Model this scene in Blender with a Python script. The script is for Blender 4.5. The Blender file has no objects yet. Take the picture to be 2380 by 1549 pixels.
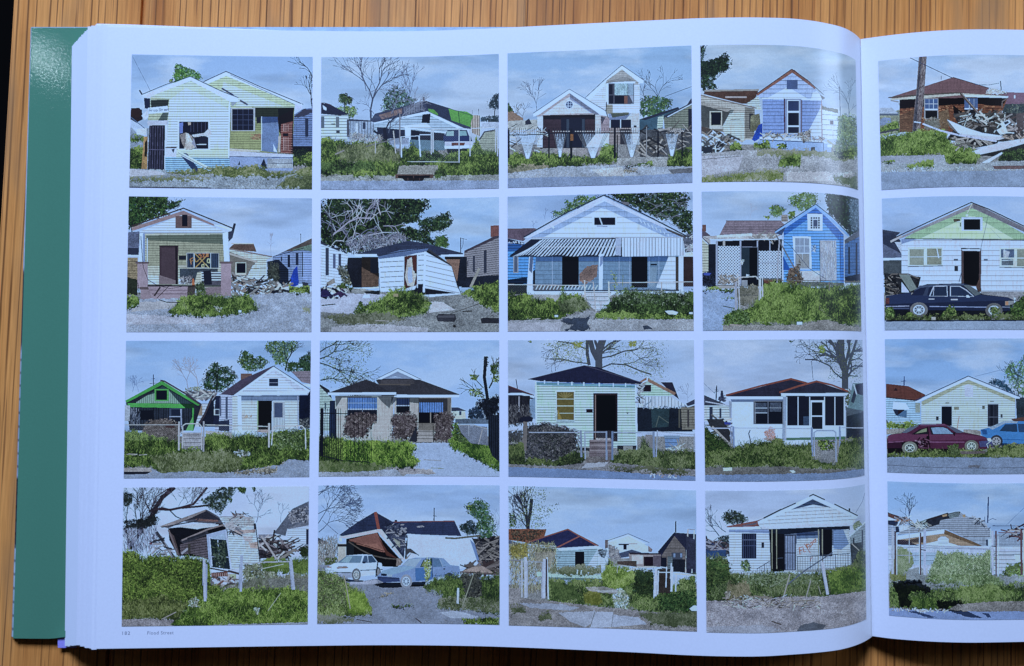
import bpy, bmesh, math, random
import numpy as np

# ------------------------------------------------------------------ camera, light, exposure
SC = bpy.context.scene
COL = SC.collection
FPX, TILT, CAMH = 1731.0, math.radians(2.2), 0.385      # focal length in picture pixels (2380 wide), tilt, height
CAM = np.array([0.0, -CAMH * math.tan(TILT), CAMH])
cd = bpy.data.cameras.new('camera'); cam = bpy.data.objects.new('camera', cd); COL.objects.link(cam)
cam.location = CAM; cam.rotation_euler = (TILT, 0, 0)
cd.sensor_width = 36; cd.lens = 36 * FPX / 2380; cd.clip_start = 0.01; cd.clip_end = 50
SC.camera = cam

W = bpy.data.worlds.new('World'); SC.world = W; W.use_nodes = True
W.node_tree.nodes['Background'].inputs[0].default_value = (0.45, 0.60, 1.0, 1)
W.node_tree.nodes['Background'].inputs[1].default_value = 0.018

def area(name, loc, target, sx, sy, power, col):
    ld = bpy.data.lights.new(name, 'AREA'); ld.shape = 'RECTANGLE'; ld.size = sx; ld.size_y = sy
    ld.energy = power; ld.color = col
    o = bpy.data.objects.new(name, ld); COL.objects.link(o)
    o.location = loc
    from mathutils import Vector
    o.rotation_euler = (Vector(target) - Vector(loc)).to_track_quat('-Z', 'Y').to_euler()
    return o
area('window_light', (-0.30, 2.15, 1.40), (0, 0, 0), 0.90, 0.66, 143, (0.43, 0.59, 1.04))
area('side_window_light', (1.9, 0.75, 0.75), (0.15, 0.1, 0), 0.5, 0.5, 13, (0.52, 0.68, 1.0))
area('ceiling_lamp_light', (-1.052, 0.662, 1.266), (-0.24, 0.14, 0), 0.016, 0.05, 0.16, (0.72, 0.88, 1.0))

SC.view_settings.view_transform = 'Standard'; SC.view_settings.look = 'None'
SC.view_settings.exposure = 0; SC.view_settings.gamma = 1; SC.view_settings.use_curve_mapping = False
SC.render.engine = 'CYCLES'; SC.cycles.use_denoising = True
SC.cycles.max_bounces = 6

# ------------------------------------------------------------------ helpers
ct, st = math.cos(TILT), math.sin(TILT)
def ray(u, v):
    x, y, z = (u - 1190) / FPX, -(v - 774.5) / FPX, -1.0
    return np.array([x, y * ct - z * st, y * st + z * ct])
def at(u, v, z=0.0):
    d = ray(u, v); t = (z - CAM[2]) / d[2]
    return CAM + t * d
def at_y(u, v, Y):
    d = ray(u, v); t = (Y - CAM[1]) / d[1]
    return CAM + t * d
def proj(X, Y, Z):
    dx, dy, dz = X - CAM[0], Y - CAM[1], Z - CAM[2]
    yc, zc = dy * ct + dz * st, -dy * st + dz * ct
    return 1190 + FPX * dx / -zc, 774.5 - FPX * yc / -zc

def link(name, me, mat=None, parent=None):
    o = bpy.data.objects.new(name, me); COL.objects.link(o)
    if mat is not None and not me.materials: me.materials.append(mat)
    if parent is not None: o.parent = parent
    return o
def tag(o, label, cat=None, group=None, kind=None):
    if label: o['label'] = label
    if cat: o['category'] = cat
    if group: o['group'] = group
    if kind: o['kind'] = kind
def smooth(me, flag=True):
    me.polygons.foreach_set('use_smooth', [flag] * len(me.polygons))

def grid_slab(nx, ny, top, thick):
    """closed sheet: top(i,j) gives a point, the underside lies thick below"""
    P = [[top(i / nx, j / ny) for i in range(nx + 1)] for j in range(ny + 1)]
    vs = [tuple(p) for r in P for p in r]
    n = len(vs)
    vs += [(p[0], p[1], p[2] - thick) for r in P for p in r]
    I = lambda i, j: j * (nx + 1) + i
    fs = []
    for j in range(ny):
        for i in range(nx):
            a, b, c, d = I(i, j), I(i + 1, j), I(i + 1, j + 1), I(i, j + 1)
            fs.append((a, b, c, d)); fs.append((n + d, n + c, n + b, n + a))
    for i in range(nx):
        a, b = I(i, 0), I(i + 1, 0); fs.append((a, n + a, n + b, b))
        a, b = I(i, ny), I(i + 1, ny); fs.append((b, n + b, n + a, a))
    for j in range(ny):
        a, b = I(0, j), I(0, j + 1); fs.append((b, n + b, n + a, a))
        a, b = I(nx, j), I(nx, j + 1); fs.append((a, n + a, n + b, b))
    me = bpy.data.meshes.new('sheet'); me.from_pydata(vs, [], fs); me.update()
    # smooth only the two big faces
    fl = [True] * (2 * nx * ny) + [False] * (len(fs) - 2 * nx * ny)
    me.polygons.foreach_set('use_smooth', fl)
    me.set_sharp_from_angle(angle=math.radians(50))
    return me

# ------------------------------------------------------------------ materials
def mat(name, col=(0.8, 0.8, 0.8), rough=0.5, spec=0.5):
    m = bpy.data.materials.new(name); m.use_nodes = True
    b = m.node_tree.nodes['Principled BSDF']
    b.inputs['Base Color'].default_value = (*col, 1); b.inputs['Roughness'].default_value = rough
    b.inputs['Specular IOR Level'].default_value = spec
    return m, m.node_tree, b
def N(t, typ, **kw):
    n = t.nodes.new(typ)
    for k, v in kw.items():
        if k in n.inputs.keys(): n.inputs[k].default_value = v
        else: setattr(n, k, v)
    return n
def ramp(t, fac, stops):
    r = t.nodes.new('ShaderNodeValToRGB'); e = r.color_ramp.elements
    while len(e) < len(stops): e.new(0.5)
    for k, (p, c) in enumerate(stops):
        e[k].position = p; e[k].color = (*c, 1) if len(c) == 3 else c
    t.links.new(fac, r.inputs[0]); return r.outputs[0]
def mix(t, fac, a, b, mode='MIX'):
    m = t.nodes.new('ShaderNodeMix'); m.data_type = 'RGBA'; m.blend_type = mode
    for s, v in ((m.inputs[0], fac), (m.inputs[6], a), (m.inputs[7], b)):
        if hasattr(v, 'is_linked'): t.links.new(v, s)
        elif isinstance(v, (int, float)): s.default_value = v
        else: s.default_value = (*v, 1)
    return m.outputs[2]

def wood_material():
    m, t, b = mat('oiled_oak', rough=0.5, spec=0.18)
    geo = N(t, 'ShaderNodeTexCoord'); info = N(t, 'ShaderNodeObjectInfo')
    off = N(t, 'ShaderNodeVectorMath', operation='SCALE'); off.inputs[3].default_value = 7.3
    comb = N(t, 'ShaderNodeCombineXYZ'); t.links.new(info.outputs['Random'], comb.inputs[0]); t.links.new(info.outputs['Random'], comb.inputs[1])
    t.links.new(comb.outputs[0], off.inputs[0])
    add = N(t, 'ShaderNodeVectorMath', operation='ADD'); t.links.new(geo.outputs['Object'], add.inputs[0]); t.links.new(off.outputs[0], add.inputs[1])
    def mp(sx, sy):
        n = N(t, 'ShaderNodeMapping'); n.inputs['Scale'].default_value = (sx, sy, 20); t.links.new(add.outputs[0], n.inputs[0]); return n.outputs[0]
    # broad colour bands running with the grain
    nb = N(t, 'ShaderNodeTexNoise', Scale=1.0, Detail=4.0, Roughness=0.6); t.links.new(mp(55, 3.0), nb.inputs['Vector'])
    base = ramp(t, nb.outputs[0], [(0.30, (0.46, 0.150, 0.030)), (0.43, (0.66, 0.250, 0.054)), (0.58, (0.78, 0.320, 0.076)), (0.72, (0.64, 0.240, 0.050))])
    # fine fibres
    nf = N(t, 'ShaderNodeTexNoise', Scale=1.0, Detail=3.0, Roughness=0.7); t.links.new(mp(900, 22), nf.inputs['Vector'])
    base = mix(t, 0.55, base, ramp(t, nf.outputs[0], [(0.3, (0.55, 0.50, 0.46)), (0.7, (1.25, 1.25, 1.25))]), 'MULTIPLY')
    # dark growth-ring pores: long thin lines every few millimetres, a little wandering
    wv = N(t, 'ShaderNodeTexWave', wave_type='BANDS', bands_direction='X'); wv.inputs['Scale'].default_value = 1.0
    wv.inputs['Distortion'].default_value = 9.0; wv.inputs['Detail'].default_value = 2.5; wv.inputs['Detail Scale'].default_value = 0.65; wv.inputs['Detail Roughness'].default_value = 0.55
    t.links.new(mp(82, 2.2), wv.inputs['Vector'])
    line = ramp(t, wv.outputs[0], [(0.0, (1, 1, 1)), (0.05, (0.7, 0.7, 0.7)), (0.15, (0, 0, 0))])
    nm = N(t, 'ShaderNodeTexNoise', Scale=1.0, Detail=2.0); t.links.new(mp(160, 9), nm.inputs['Vector'])
    msk = ramp(t, nm.outputs[0], [(0.38, (0, 0, 0)), (0.56, (1, 1, 1))])
    lm = mix(t, 1.0, line, msk, 'MULTIPLY')
    col = mix(t, lm, base, (0.20, 0.072, 0.018))
    # short pores
    np_ = N(t, 'ShaderNodeTexNoise', Scale=1.0, Detail=1.0); t.links.new(mp(620, 14), np_.inputs['Vector'])
    pm = ramp(t, np_.outputs[0], [(0.655, (0, 0, 0)), (0.70, (0.75, 0.75, 0.75))])
    col = mix(t, pm, col, (0.25, 0.09, 0.024))
    # greyish weathered patches
    ng = N(t, 'ShaderNodeTexNoise', Scale=1.0, Detail=3.0); t.links.new(mp(38, 7), ng.inputs['Vector'])
    gm = ramp(t, ng.outputs[0], [(0.56, (0, 0, 0)), (0.68, (0.75, 0.75, 0.75))])
    col = mix(t, gm, col, (0.40, 0.185, 0.062))
    # each board its own tone
    tone = ramp(t, info.outputs['Random'], [(0.0, (0.80, 0.76, 0.72)), (0.5, (1.0, 1.0, 1.0)), (1.0, (1.08, 1.10, 1.14))])
    col = mix(t, 1.0, col, tone, 'MULTIPLY')
    t.links.new(col, b.inputs['Base Color'])
    bp = N(t, 'ShaderNodeBump', Strength=0.25, Distance=0.0004); inv = N(t, 'ShaderNodeInvert'); t.links.new(lm, inv.inputs[1])
    t.links.new(inv.outputs[0], bp.inputs['Height']); t.links.new(bp.outputs[0], b.inputs['Normal'])
    return m
WOOD = wood_material()

def paper(name, col, rough, spec, bump=0.0, scale=900):
    m, t, b = mat(name, col, rough, spec)
    tc = N(t, 'ShaderNodeTexCoord')
    nz = N(t, 'ShaderNodeTexNoise', Scale=scale, Detail=2.0); t.links.new(tc.outputs['Object'], nz.inputs['Vector'])
    c = ramp(t, nz.outputs[0], [(0.3, tuple(x * 0.965 for x in col)), (0.7, col)])
    t.links.new(c, b.inputs['Base Color'])
    if bump:
        bp = N(t, 'ShaderNodeBump', Strength=bump, Distance=0.0003); t.links.new(nz.outputs[0], bp.inputs['Height']); t.links.new(bp.outputs[0], b.inputs['Normal'])
    return m
PAPER = paper('coated_white_paper', (0.80, 0.815, 0.83), 0.42, 0.4)
EDGE = paper('cut_paper_edge', (0.72, 0.75, 0.76), 0.7, 0.2, scale=2500)
GREEN = paper('green_jacket_flap', (0.090, 0.250, 0.142), 0.085, 0.5, bump=0.10, scale=900)
LILAC = paper('lilac_ribbon', (0.42, 0.36, 0.86), 0.6, 0.3, bump=0.5, scale=2500)
INK = paper('grey_ink', (0.24, 0.26, 0.31), 0.5, 0.3)
SHADEFLOOR = paper('dark_floor', (0.004, 0.0035, 0.003), 0.9, 0.0, scale=40)  # near-black base colour stands in for the shade the table would throw

# ------------------------------------------------------------------ floor and table
def plane(name, x0, x1, y0, y1, z, m):
    me = bpy.data.meshes.new(name); me.from_pydata([(x0, y0, z), (x1, y0, z), (x1, y1, z), (x0, y1, z)], [], [(0, 1, 2, 3)])
    return link(name, me, m)
fl = plane('floor', -4, 4, -4, 4, -0.74, SHADEFLOOR); tag(fl, 'floor far below the table edge, coloured near-black for its shade', kind='structure')

table = bpy.data.objects.new('oak_table', None); COL.objects.link(table)
e0, e1 = at(25.4, 0), at(7.4, 298)
yaw = math.atan2(e1[0] - e0[0], e0[1] - e1[1])           # lean of the table's left edge
table.location = (e0[0], e0[1], 0); table.rotation_euler = (0, 0, yaw)
tag(table, 'varnished oak plank table top under the open photo book', 'table')
rnd = random.Random(5)
def plank_mesh(w, y0, y1, h, bev):
    bm = bmesh.new()
    bmesh.ops.create_cube(bm, size=1)
    for v in bm.verts:
        v.co.x = (v.co.x + 0.5) * w; v.co.y = y0 + (v.co.y + 0.5) * (y1 - y0); v.co.z = (v.co.z - 0.5) * h
    long_e = [e for e in bm.edges if abs(e.verts[0].co.y - e.verts[1].co.y) > 0.1 and e.verts[0].co.z > -1e-6]
    bmesh.ops.bevel(bm, geom=long_e, offset=bev, segments=2, affect='EDGES')
    me = bpy.data.meshes.new('plank'); bm.to_mesh(me); bm.free(); return me
x = 0.0; k = 0
widths = [0.071, 0.064, 0.078, 0.058, 0.083, 0.069, 0.061, 0.088, 0.066, 0.074, 0.081, 0.063, 0.077, 0.070, 0.085]
while k < len(widths):
    w = widths[k]
    me = plank_mesh(w - 0.00012, -0.95, 0.55, 0.032, 0.0025 if k == 0 else 0.00025)
    o = link('plank', me, WOOD, table); o.location = (x, 0, 0)
    x += w; k += 1

# ------------------------------------------------------------------ the book: page surfaces
def curve(pts):
    xs = np.array([p[0] for p in pts]); ys = np.array([p[1] for p in pts])
    # monotone-free smooth interpolation (Catmull-Rom on non-uniform knots)
    m = np.gradient(ys, xs)
    def f(x):
        x = np.clip(x, xs[0], xs[-1]); i = np.clip(np.searchsorted(xs, x) - 1, 0, len(xs) - 2)
        h = xs[i + 1] - xs[i]; u = (x - xs[i]) / h
        return ((2*u**3 - 3*u**2 + 1) * ys[i] + (u**3 - 2*u**2 + u) * h * m[i]
                + (-2*u**3 + 3*u**2) * ys[i + 1] + (u**3 - u**2) * h * m[i + 1])
    return f
# outline of the two open pages as (x, y) picture points of their head and foot edges
LT = [(249,62.4),(400,66),(560,69.5),(700,71.8),(860,73.2),(1000,72),(1130,67),(1300,58.5),(1500,48.6),(1640,42.5),(1766,41.3),(1856,45),(1921,54.7),(1967,67.6),(1988,80.4),(2000,91.5)]
LB = [(223,1508.5),(400,1506),(537,1504),(720,1501.5),(889,1500),(1000,1500.5),(1100,1502),(1240,1506.5),(1381,1512.5),(1500,1518),(1592,1523),(1690,1526),(1768,1526),(1844,1521.6),(1895,1517.6),(1954,1510),(1991,1499.6),(2011,1490.6),(2029,1479)]
RT = [(2000,91.5),(2031,87.2),(2080,81),(2127,76),(2180,72),(2230,69.6),(2282,68.8),(2340,69.2),(2400,70.6),(2460,73)]
RB = [(2029,1479),(2066,1484),(2110,1488),(2154,1491),(2205,1493.2),(2256,1494),(2320,1493.3),(2400,1491.5),(2470,1488.5)]
ZG = 0.0052                                            # height of the gutter above the table
YT = at(2000, 91.5, ZG)[1]; YB = at(2029, 1479, ZG)[1]
def profile(pts, Y):
    q = [at_y(u, v, Y) for u, v in pts]
    return [(p[0], p[2]) for p in q]
LTp, LBp, RTp, RBp = profile(LT, YT), profile(LB, YB), profile(RT, YT), profile(RB, YB)
fLT, fLB, fRT, fRB = curve(LTp), curve(LBp), curve(RTp), curve(RBp)
XL0, XG, XR1 = LTp[0][0], LTp[-1][0], 0.560
def page_z(X, Y, side):
    t = (Y - YB) / (YT - YB)
    return (fLB(X) + (fLT(X) - fLB(X)) * t) if side == 'L' else (fRB(X) + (fRT(X) - fRB(X)) * t)
def on_page(u, v, side):
    """point of the page surface behind a picture point"""
    z = 0.018
    for _ in range(25):
        p = at(u, v, z); z = 0.5 * z + 0.5 * page_z(p[0], p[1], side)
    return p[0], p[1]

book = bpy.data.objects.new('photo_book', None); COL.objects.link(book)
book.location = (XG, 0, 0)
tag(book, 'thick open hardback photo book of derelict house pictures lying on the oak table', 'book')
book_inv = (-XG, 0.0, 0.0)
def bpart(name, me, m, parent=None):
    o = link(name, me, m, parent if parent is not None else book)
    if parent is None: o.location = book_inv            # meshes are written in world coordinates
    return o

# ---- jacketed cover board on the left, its printed turn-in showing along the edge
def jacket_material():
    m, t, b = mat('printed_jacket', rough=0.3, spec=0.5)
    tc = N(t, 'ShaderNodeTexCoord'); sp = N(t, 'ShaderNodeSeparateXYZ'); t.links.new(tc.outputs['Object'], sp.inputs[0])
    mr = N(t, 'ShaderNodeMapRange'); mr.inputs[1].default_value = 0.16; mr.inputs[2].default_value = -0.16; t.links.new(sp.outputs[1], mr.inputs[0])
    nz = N(t, 'ShaderNodeTexNoise', Scale=160.0, Detail=5.0); t.links.new(tc.outputs['Object'], nz.inputs['Vector'])
    ad = N(t, 'ShaderNodeMath', operation='MULTIPLY_ADD'); ad.inputs[1].default_value = 0.02; t.links.new(nz.outputs[0], ad.inputs[0]); t.links.new(mr.outputs[0], ad.inputs[2])
    bands = ramp(t, ad.outputs[0], [(0.0, (0.42, 0.55, 0.62)), (0.405, (0.50, 0.60, 0.66)), (0.415, (0.03, 0.05, 0.06)), (0.525, (0.05, 0.06, 0.07)), (0.54, (0.40, 0.48, 0.52)), (0.74, (0.36, 0.44, 0.50)), (0.745, (0.03, 0.04, 0.05)), (0.845, (0.04, 0.05, 0.06)), (0.85, (0.45, 0.56, 0.58)), (1.0, (0.40, 0.52, 0.55))])
    wv = N(t, 'ShaderNodeTexWave', wave_type='BANDS', bands_direction='Y'); wv.inputs['Scale'].default_value = 46; wv.inputs['Distortion'].default_value = 0.6
    t.links.new(tc.outputs['Object'], wv.inputs['Vector'])
    ln = ramp(t, wv.outputs[0], [(0.0, (0.35, 0.35, 0.38)), (0.18, (1, 1, 1))])
    gate = ramp(t, mr.outputs[0], [(0.53, (0, 0, 0)), (0.54, (1, 1, 1))])
    ln = mix(t, gate, (1, 1, 1), ln)
    c = mix(t, 1.0, bands, ln, 'MULTIPLY')
    c = mix(t, 0.35, c, ramp(t, nz.outputs[0], [(0.3, (0.5, 0.5, 0.5)), (0.7, (1.3, 1.3, 1.3))]), 'MULTIPLY')
    t.links.new(c, b.inputs['Base Color']); return m
JACKET = jacket_material()

def lerp(a, b, t): return a + (b - a) * t
cTL, cBL = at(67.2, 63.4, 0.0025), at(22.5, 1481, 0.0025)
def board_pt(u, v):
    # u from the outer edge to the spine, v from foot to head
    xl = lerp(cBL[0], cTL[0], v); yb, yt = cBL[1], cTL[1]
    X = lerp(xl, XG - 0.012, u); Y = lerp(yb, yt, v)
    edge = min(1.0, (X - xl) / 0.0016)
    return X, Y, 0.0011 + 0.0014 * math.sin(edge * math.pi / 2)
def board_mesh():
    us = [0, .0008, .0018, .0035, .0065, .012, .1, .5, 1.0]
    def top(u, v):
        k = int(round(u * (len(us) - 1))); return board_pt(us[k], v)
    P = [[top(i / (len(us) - 1), j / 24) for i in range(len(us))] for j in range(25)]
    return grid_slab(len(us) - 1, 24, lambda u, v: P[int(round(v * 24))][int(round(u * (len(us) - 1)))], 0.0010)
bo = bpart('cover_board', board_mesh(), JACKET)
tag(bo, 'jacketed front cover board with a sliver of printed photo along its edge')

fTL, fBL = at(73.6, 64.2, 0.0027), at(31.0, 1484, 0.0027)
def flap_pt(u, v):
    xl = lerp(fBL[0], fTL[0], v)
    xl -= 0.0007 * math.sin(v * math.pi) * 0.0
    X = lerp(xl, XL0 + 0.03, u); Y = lerp(fBL[1], fTL[1] - 0.0002, v)
    # the jacket paper bellies a little, and its foot is slightly rippled
    z = 0.00285 + 0.0005 * math.sin(min(1, u * 2.2) * math.pi) * (0.5 + 0.5 * math.sin(v * 5.0 + 0.7)) * max(0.0, min(1.0, (0.86 - v) * 8))
    if v < 0.02 and 0.25 < u < 0.62:
        s = math.sin((u - 0.25) / 0.37 * math.pi)
        Y += 0.0016 * s * (1 - v / 0.02); z += 0.0009 * s * (1 - v / 0.02)
    return X, Y, z
fv = [0, .004, .009, .02] + [0.02 + 0.98 * k / 40 for k in range(1, 41)]
me = grid_slab(26, len(fv) - 1, lambda u, v: flap_pt(u, fv[int(round(v * (len(fv) - 1)))]), 0.00018)
fo = bpart('jacket_flap', me, GREEN); tag(fo, 'plain green jacket flap folded inside the cover')

# right-hand cover board and spine, mostly hidden below the pages
def box_mesh(x0, x1, y0, y1, z0, z1, bev=0.0008):
    bm = bmesh.new(); bmesh.ops.create_cube(bm, size=1)
    for v in bm.verts:
        v.co.x = lerp(x0, x1, v.co.x + .5); v.co.y = lerp(y0, y1, v.co.y + .5); v.co.z = lerp(z0, z1, v.co.z + .5)
    bmesh.ops.bevel(bm, geom=list(bm.edges), offset=bev, segments=2, affect='EDGES')
    me = bpy.data.meshes.new('board'); bm.to_mesh(me); bm.free(); return me
bpart('cover_board', box_mesh(XG + 0.014, XR1 + 0.004, YB + 0.004, YT - 0.002, 0.0001, 0.0025), JACKET)
bpart('spine', box_mesh(XG - 0.0115, XG + 0.0135, YB + 0.004, YT - 0.002, 0.0001, 0.0022), JACKET)

# ---- the leaves already turned: every one a sheet of its own, fanned along the fore-edge
qk = [0.0, 0.30, 0.62, 0.72, 0.86, 1.0]
zq = lambda q: lerp(0.0034, 0.0194, q)
qt = [at(167.2, 107.6, zq(0)), at(180.5, 92, zq(.30)), at(197, 73, zq(.62)), at(208, 61.5, zq(.72)), at(226, 56.2, zq(.86)), at(246, 58.5, zq(.985))]
qb = [at(150.5, 1502, zq(0)), at(163, 1500, zq(.30)), at(175, 1497.5, zq(.62)), at(186, 1497.8, zq(.72)), at(206, 1500.5, zq(.86)), at(222, 1506.5, zq(1.0))]
ip = lambda q, arr, c: float(np.interp(q, qk, [a[c] for a in arr]))
rnd = random.Random(11)
# the bulk of the block lies close; the last leaves fan out in a few uneven sheaves
sheaf = [(k / 40, 0.0) for k in range(27)] + [(.690, .0), (.705, .0), (.760, .0), (.772, .0), (.835, .0), (.845, .0), (.855, .0), (.905, .0), (.915, .0), (.958, .0), (.966, .0), (.988, .0)]
for k, (q, _) in enumerate(sheaf):
    fan = q > 0.68
    j = rnd.uniform(-.0001, .0001) if not fan else rnd.uniform(-.0005, .0005)
    jy = rnd.uniform(-.0004, .0004) if not fan else rnd.uniform(-.0006, .0006)
    xt, xb, yt, yb = ip(q, qt, 0) + j, ip(q, qb, 0) + j * 1.2, ip(q, qt, 1) + jy, ip(q, qb, 1) + jy
    def leaf(u, v, q=q, xt=xt, xb=xb, yt=yt, yb=yb, fan=fan):
        uu = 1 - (1 - u) ** 1.7
        X = lerp(lerp(xb, xt, v), XG - 0.003 - 0.004 * (1 - q), uu)
        s = min(1.0, uu / 0.42); s = s * s * (3 - 2 * s)          # skewed at the fore-edge, square at the spine
        Y = lerp(lerp(yb, max(yb, YB + 0.0006), s), lerp(yt, min(yt, YT - 0.0006), s), v)
        zt = float(page_z(max(X, XL0), min(max(Y, YB), YT), 'L')) - 0.00045
        z0 = min(0.0034, 0.25 * zt)
        z = lerp(z0, zt, q)
        if fan: z += 0.00035 * max(0.0, 1 - uu / 0.05)
        return X, Y, z
    bpart('page', grid_slab(36, 1, leaf, 0.00017), EDGE if not fan else PAPER)
for k in range(8):
    q = k / 8
    def leafr(u, v, q=q):
        X = lerp(XG + 0.002, XR1 + 0.002 * (1 - q), u); Y = lerp(YB + 0.003 * (1 - q), YT - 0.001 * (1 - q), v)
        zt = float(page_z(X, Y, 'R')) - 0.0004
        return X, Y, lerp(min(0.0034, 0.25 * zt), zt, q)
    bpart('page', grid_slab(22, 1, leafr, 0.0002), PAPER)

# ---- the two pages on view
def lp(u, v):
    xl = lerp(LBp[0][0], LTp[0][0], v)
    X = lerp(xl, XG - 0.00008, u); Y = lerp(YB, YT, v); return X, Y, float(page_z(X, Y, 'L'))
left_page = bpart('left_page', grid_slab(200, 8, lp, 0.00016), PAPER)
tag(left_page, 'curved left-hand white page with sixteen printed house pictures')
def rp(u, v):
    X = lerp(XG + 0.00010, XR1, u ** 1.6); Y = lerp(YB, YT, v); return X, Y, float(page_z(X, Y, 'R'))
right_page = bpart('right_page', grid_slab(160, 8, rp, 0.00016), PAPER)
tag(right_page, 'right-hand white page cut off by the frame')

# ---- lilac ribbon end peeping out at the foot
r0, r1 = at(134, 1490, 0.0026), at(134, 1506.5, 0.0024)
def rib(u, v):
    return lerp(r0[0], r0[0] + 0.0095, u), lerp(r1[1], cBL[1] + 0.004, v), 0.00268 - 0.0004 * (1 - v) ** 2
bpart('ribbon_marker', grid_slab(6, 10, rib, 0.00012), LILAC)

# ---- printed page number and running title
def text_on_page(name, txt, u0, v0, u1, height_px):
    cu = bpy.data.curves.new('txt', 'FONT'); cu.body = txt; cu.space_character = 1.12; cu.resolution_u = 3
    o = bpy.data.objects.new('txt', cu); COL.objects.link(o)
    bpy.context.view_layer.update()
    me = bpy.data.meshes.new_from_object(o.evaluated_get(bpy.context.evaluated_depsgraph_get()))
    bpy.data.objects.remove(o); bpy.data.curves.remove(cu)
    xs = [v.co.x for v in me.vertices]; x0, x1 = min(xs), max(xs)
    A, B = on_page(u0, v0, 'L'), on_page(u1, v0, 'L')
    sx = (B[0] - A[0]) / (x1 - x0); hs = height_px * 0.00021 / 0.70
    for v in me.vertices:
        X = A[0] + (v.co.x - x0) * sx; Y = A[1] + v.co.y * hs
        v.co = (X, Y, float(page_z(X, Y, 'L')) + 0.00004)
    me.update()
    me.materials.clear(); t = link(name, me, INK, left_page); return t
text_on_page('page_number', '182', 284.5, 1475.8, 302.5, 7.6)
text_on_page('running_title', 'Flood Street', 342.5, 1475.2, 403.5, 7.6)

# ================================================================== the printed pictures
# A small painter: every print is drawn by code (polygons, strokes, leaves, noise) into an ink layer, in print units.
K = 0.30
class Ink: pass
I_ = Ink()
def hx(c):
    if isinstance(c, str): return np.array([int(c[i:i + 2], 16) for i in (0, 2, 4)]) / 255.0
    return np.array(c, float)
def vnoise(h, w, cx, cy, rs):
    gx, gy = int(w / cx) + 3, int(h / cy) + 3
    g = rs.rand(gy, gx)
    y = np.arange(h) / cy; x = np.arange(w) / cx
    yi, xi = y.astype(int), x.astype(int); fy, fx = y - yi, x - xi
    fy, fx = (fy * fy * (3 - 2 * fy))[:, None], (fx * fx * (3 - 2 * fx))[None]
    a, b = g[yi][:, xi], g[yi][:, xi + 1]; c, d = g[yi + 1][:, xi], g[yi + 1][:, xi + 1]
    return (a * (1 - fx) + b * fx) * (1 - fy) + (c * (1 - fx) + d * fx) * fy
def fbm(h, w, cx, cy, o, rs):
    r = np.zeros((h, w)); s = 0; a = 1.0
    for _ in range(o):
        r += a * vnoise(h, w, max(cx, 1), max(cy, 1), rs); s += a; a *= 0.55; cx *= 0.5; cy *= 0.5
    return r / s
def pts(s):
    if isinstance(s, str): return np.array([[float(q) for q in p.split(',')] for p in s.split()]) * K
    return np.array(s, float) * K
def new(seed, wide=2065):
    I_.w, I_.h = int(wide * K), int(1600 * K)
    I_.a = np.zeros((I_.h, I_.w, 3)); I_.rs = np.random.RandomState(seed)
    I_.n1 = fbm(I_.h, I_.w, 2.2, 2.2, 2, I_.rs); I_.n2 = fbm(I_.h, I_.w, 9, 7, 3, I_.rs); I_.n3 = fbm(I_.h, I_.w, 40, 26, 3, I_.rs); I_.n4 = fbm(I_.h, I_.w, 5, 4.4, 2, I_.rs); I_.n5 = fbm(I_.h, I_.w, 3.2, 24, 3, I_.rs)
def box(p, pad=1):
    x0, y0 = np.floor(p.min(0)).astype(int) - pad; x1, y1 = np.ceil(p.max(0)).astype(int) + pad + 1
    return max(x0, 0), max(y0, 0), min(x1, I_.w), min(y1, I_.h)
def inside(p, X, Y):
    m = np.zeros(X.shape, bool); n = len(p)
    for i in range(n):
        x1, y1 = p[i]; x2, y2 = p[(i + 1) % n]
        if y1 == y2: continue
        m ^= ((y1 > Y) != (y2 > Y)) & (X < (x2 - x1) * (Y - y1) / (y2 - y1) + x1)
    return m
def mask(p, rag=0, ragx=0, low=0):
    x0, y0, x1, y1 = box(p, 2 + int((rag + ragx) * K))
    if x1 <= x0 or y1 <= y0: return None
    Y, X = np.mgrid[y0:y1, x0:x1] + 0.5
    sl = (slice(y0, y1), slice(x0, x1))
    if rag: Y = Y + (I_.n2[sl] - 0.5) * 2 * rag * K + (I_.n1[sl] - 0.5) * rag * K
    if low: Y = Y + (I_.n3[sl] - 0.5) * 2 * low * K + (I_.n4[sl] - .5) * low * K
    if ragx: X = X + (I_.n2[sl][::-1] - 0.5) * 2 * ragx * K + (I_.n1[sl][::-1] - 0.5) * ragx * K
    return sl, inside(p, X, Y), X, Y
def sky(top, bot, cloud, amt=0.6, base=700):
    amt = min(1, amt + .15)
    h, w = I_.h, I_.w
    t = np.clip(np.arange(h) / (base * K), 0, 1)[:, None, None]
    a = hx(top) * (1 - t) + hx(bot) * t + np.zeros((h, w, 1))
    n = fbm(h, w, 170, 62, 5, I_.rs); n = np.clip((n - 0.42) * 4.0, 0, 1)[..., None] * amt
    n2 = np.clip((fbm(h, w, 240, 50, 4, I_.rs) - 0.5) * 3, 0, 1)[..., None] * 0.35
    a = a * (1 - n) + hx(cloud) * n
    I_.a[:] = a * (1 - n2 * 0.35); I_.sky = I_.a.copy()
    y0 = int(1060 * K); g = (hx('8a9198') * (.75 + .5 * I_.n1[y0:, :, None])); I_.a[y0:] = g
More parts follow.
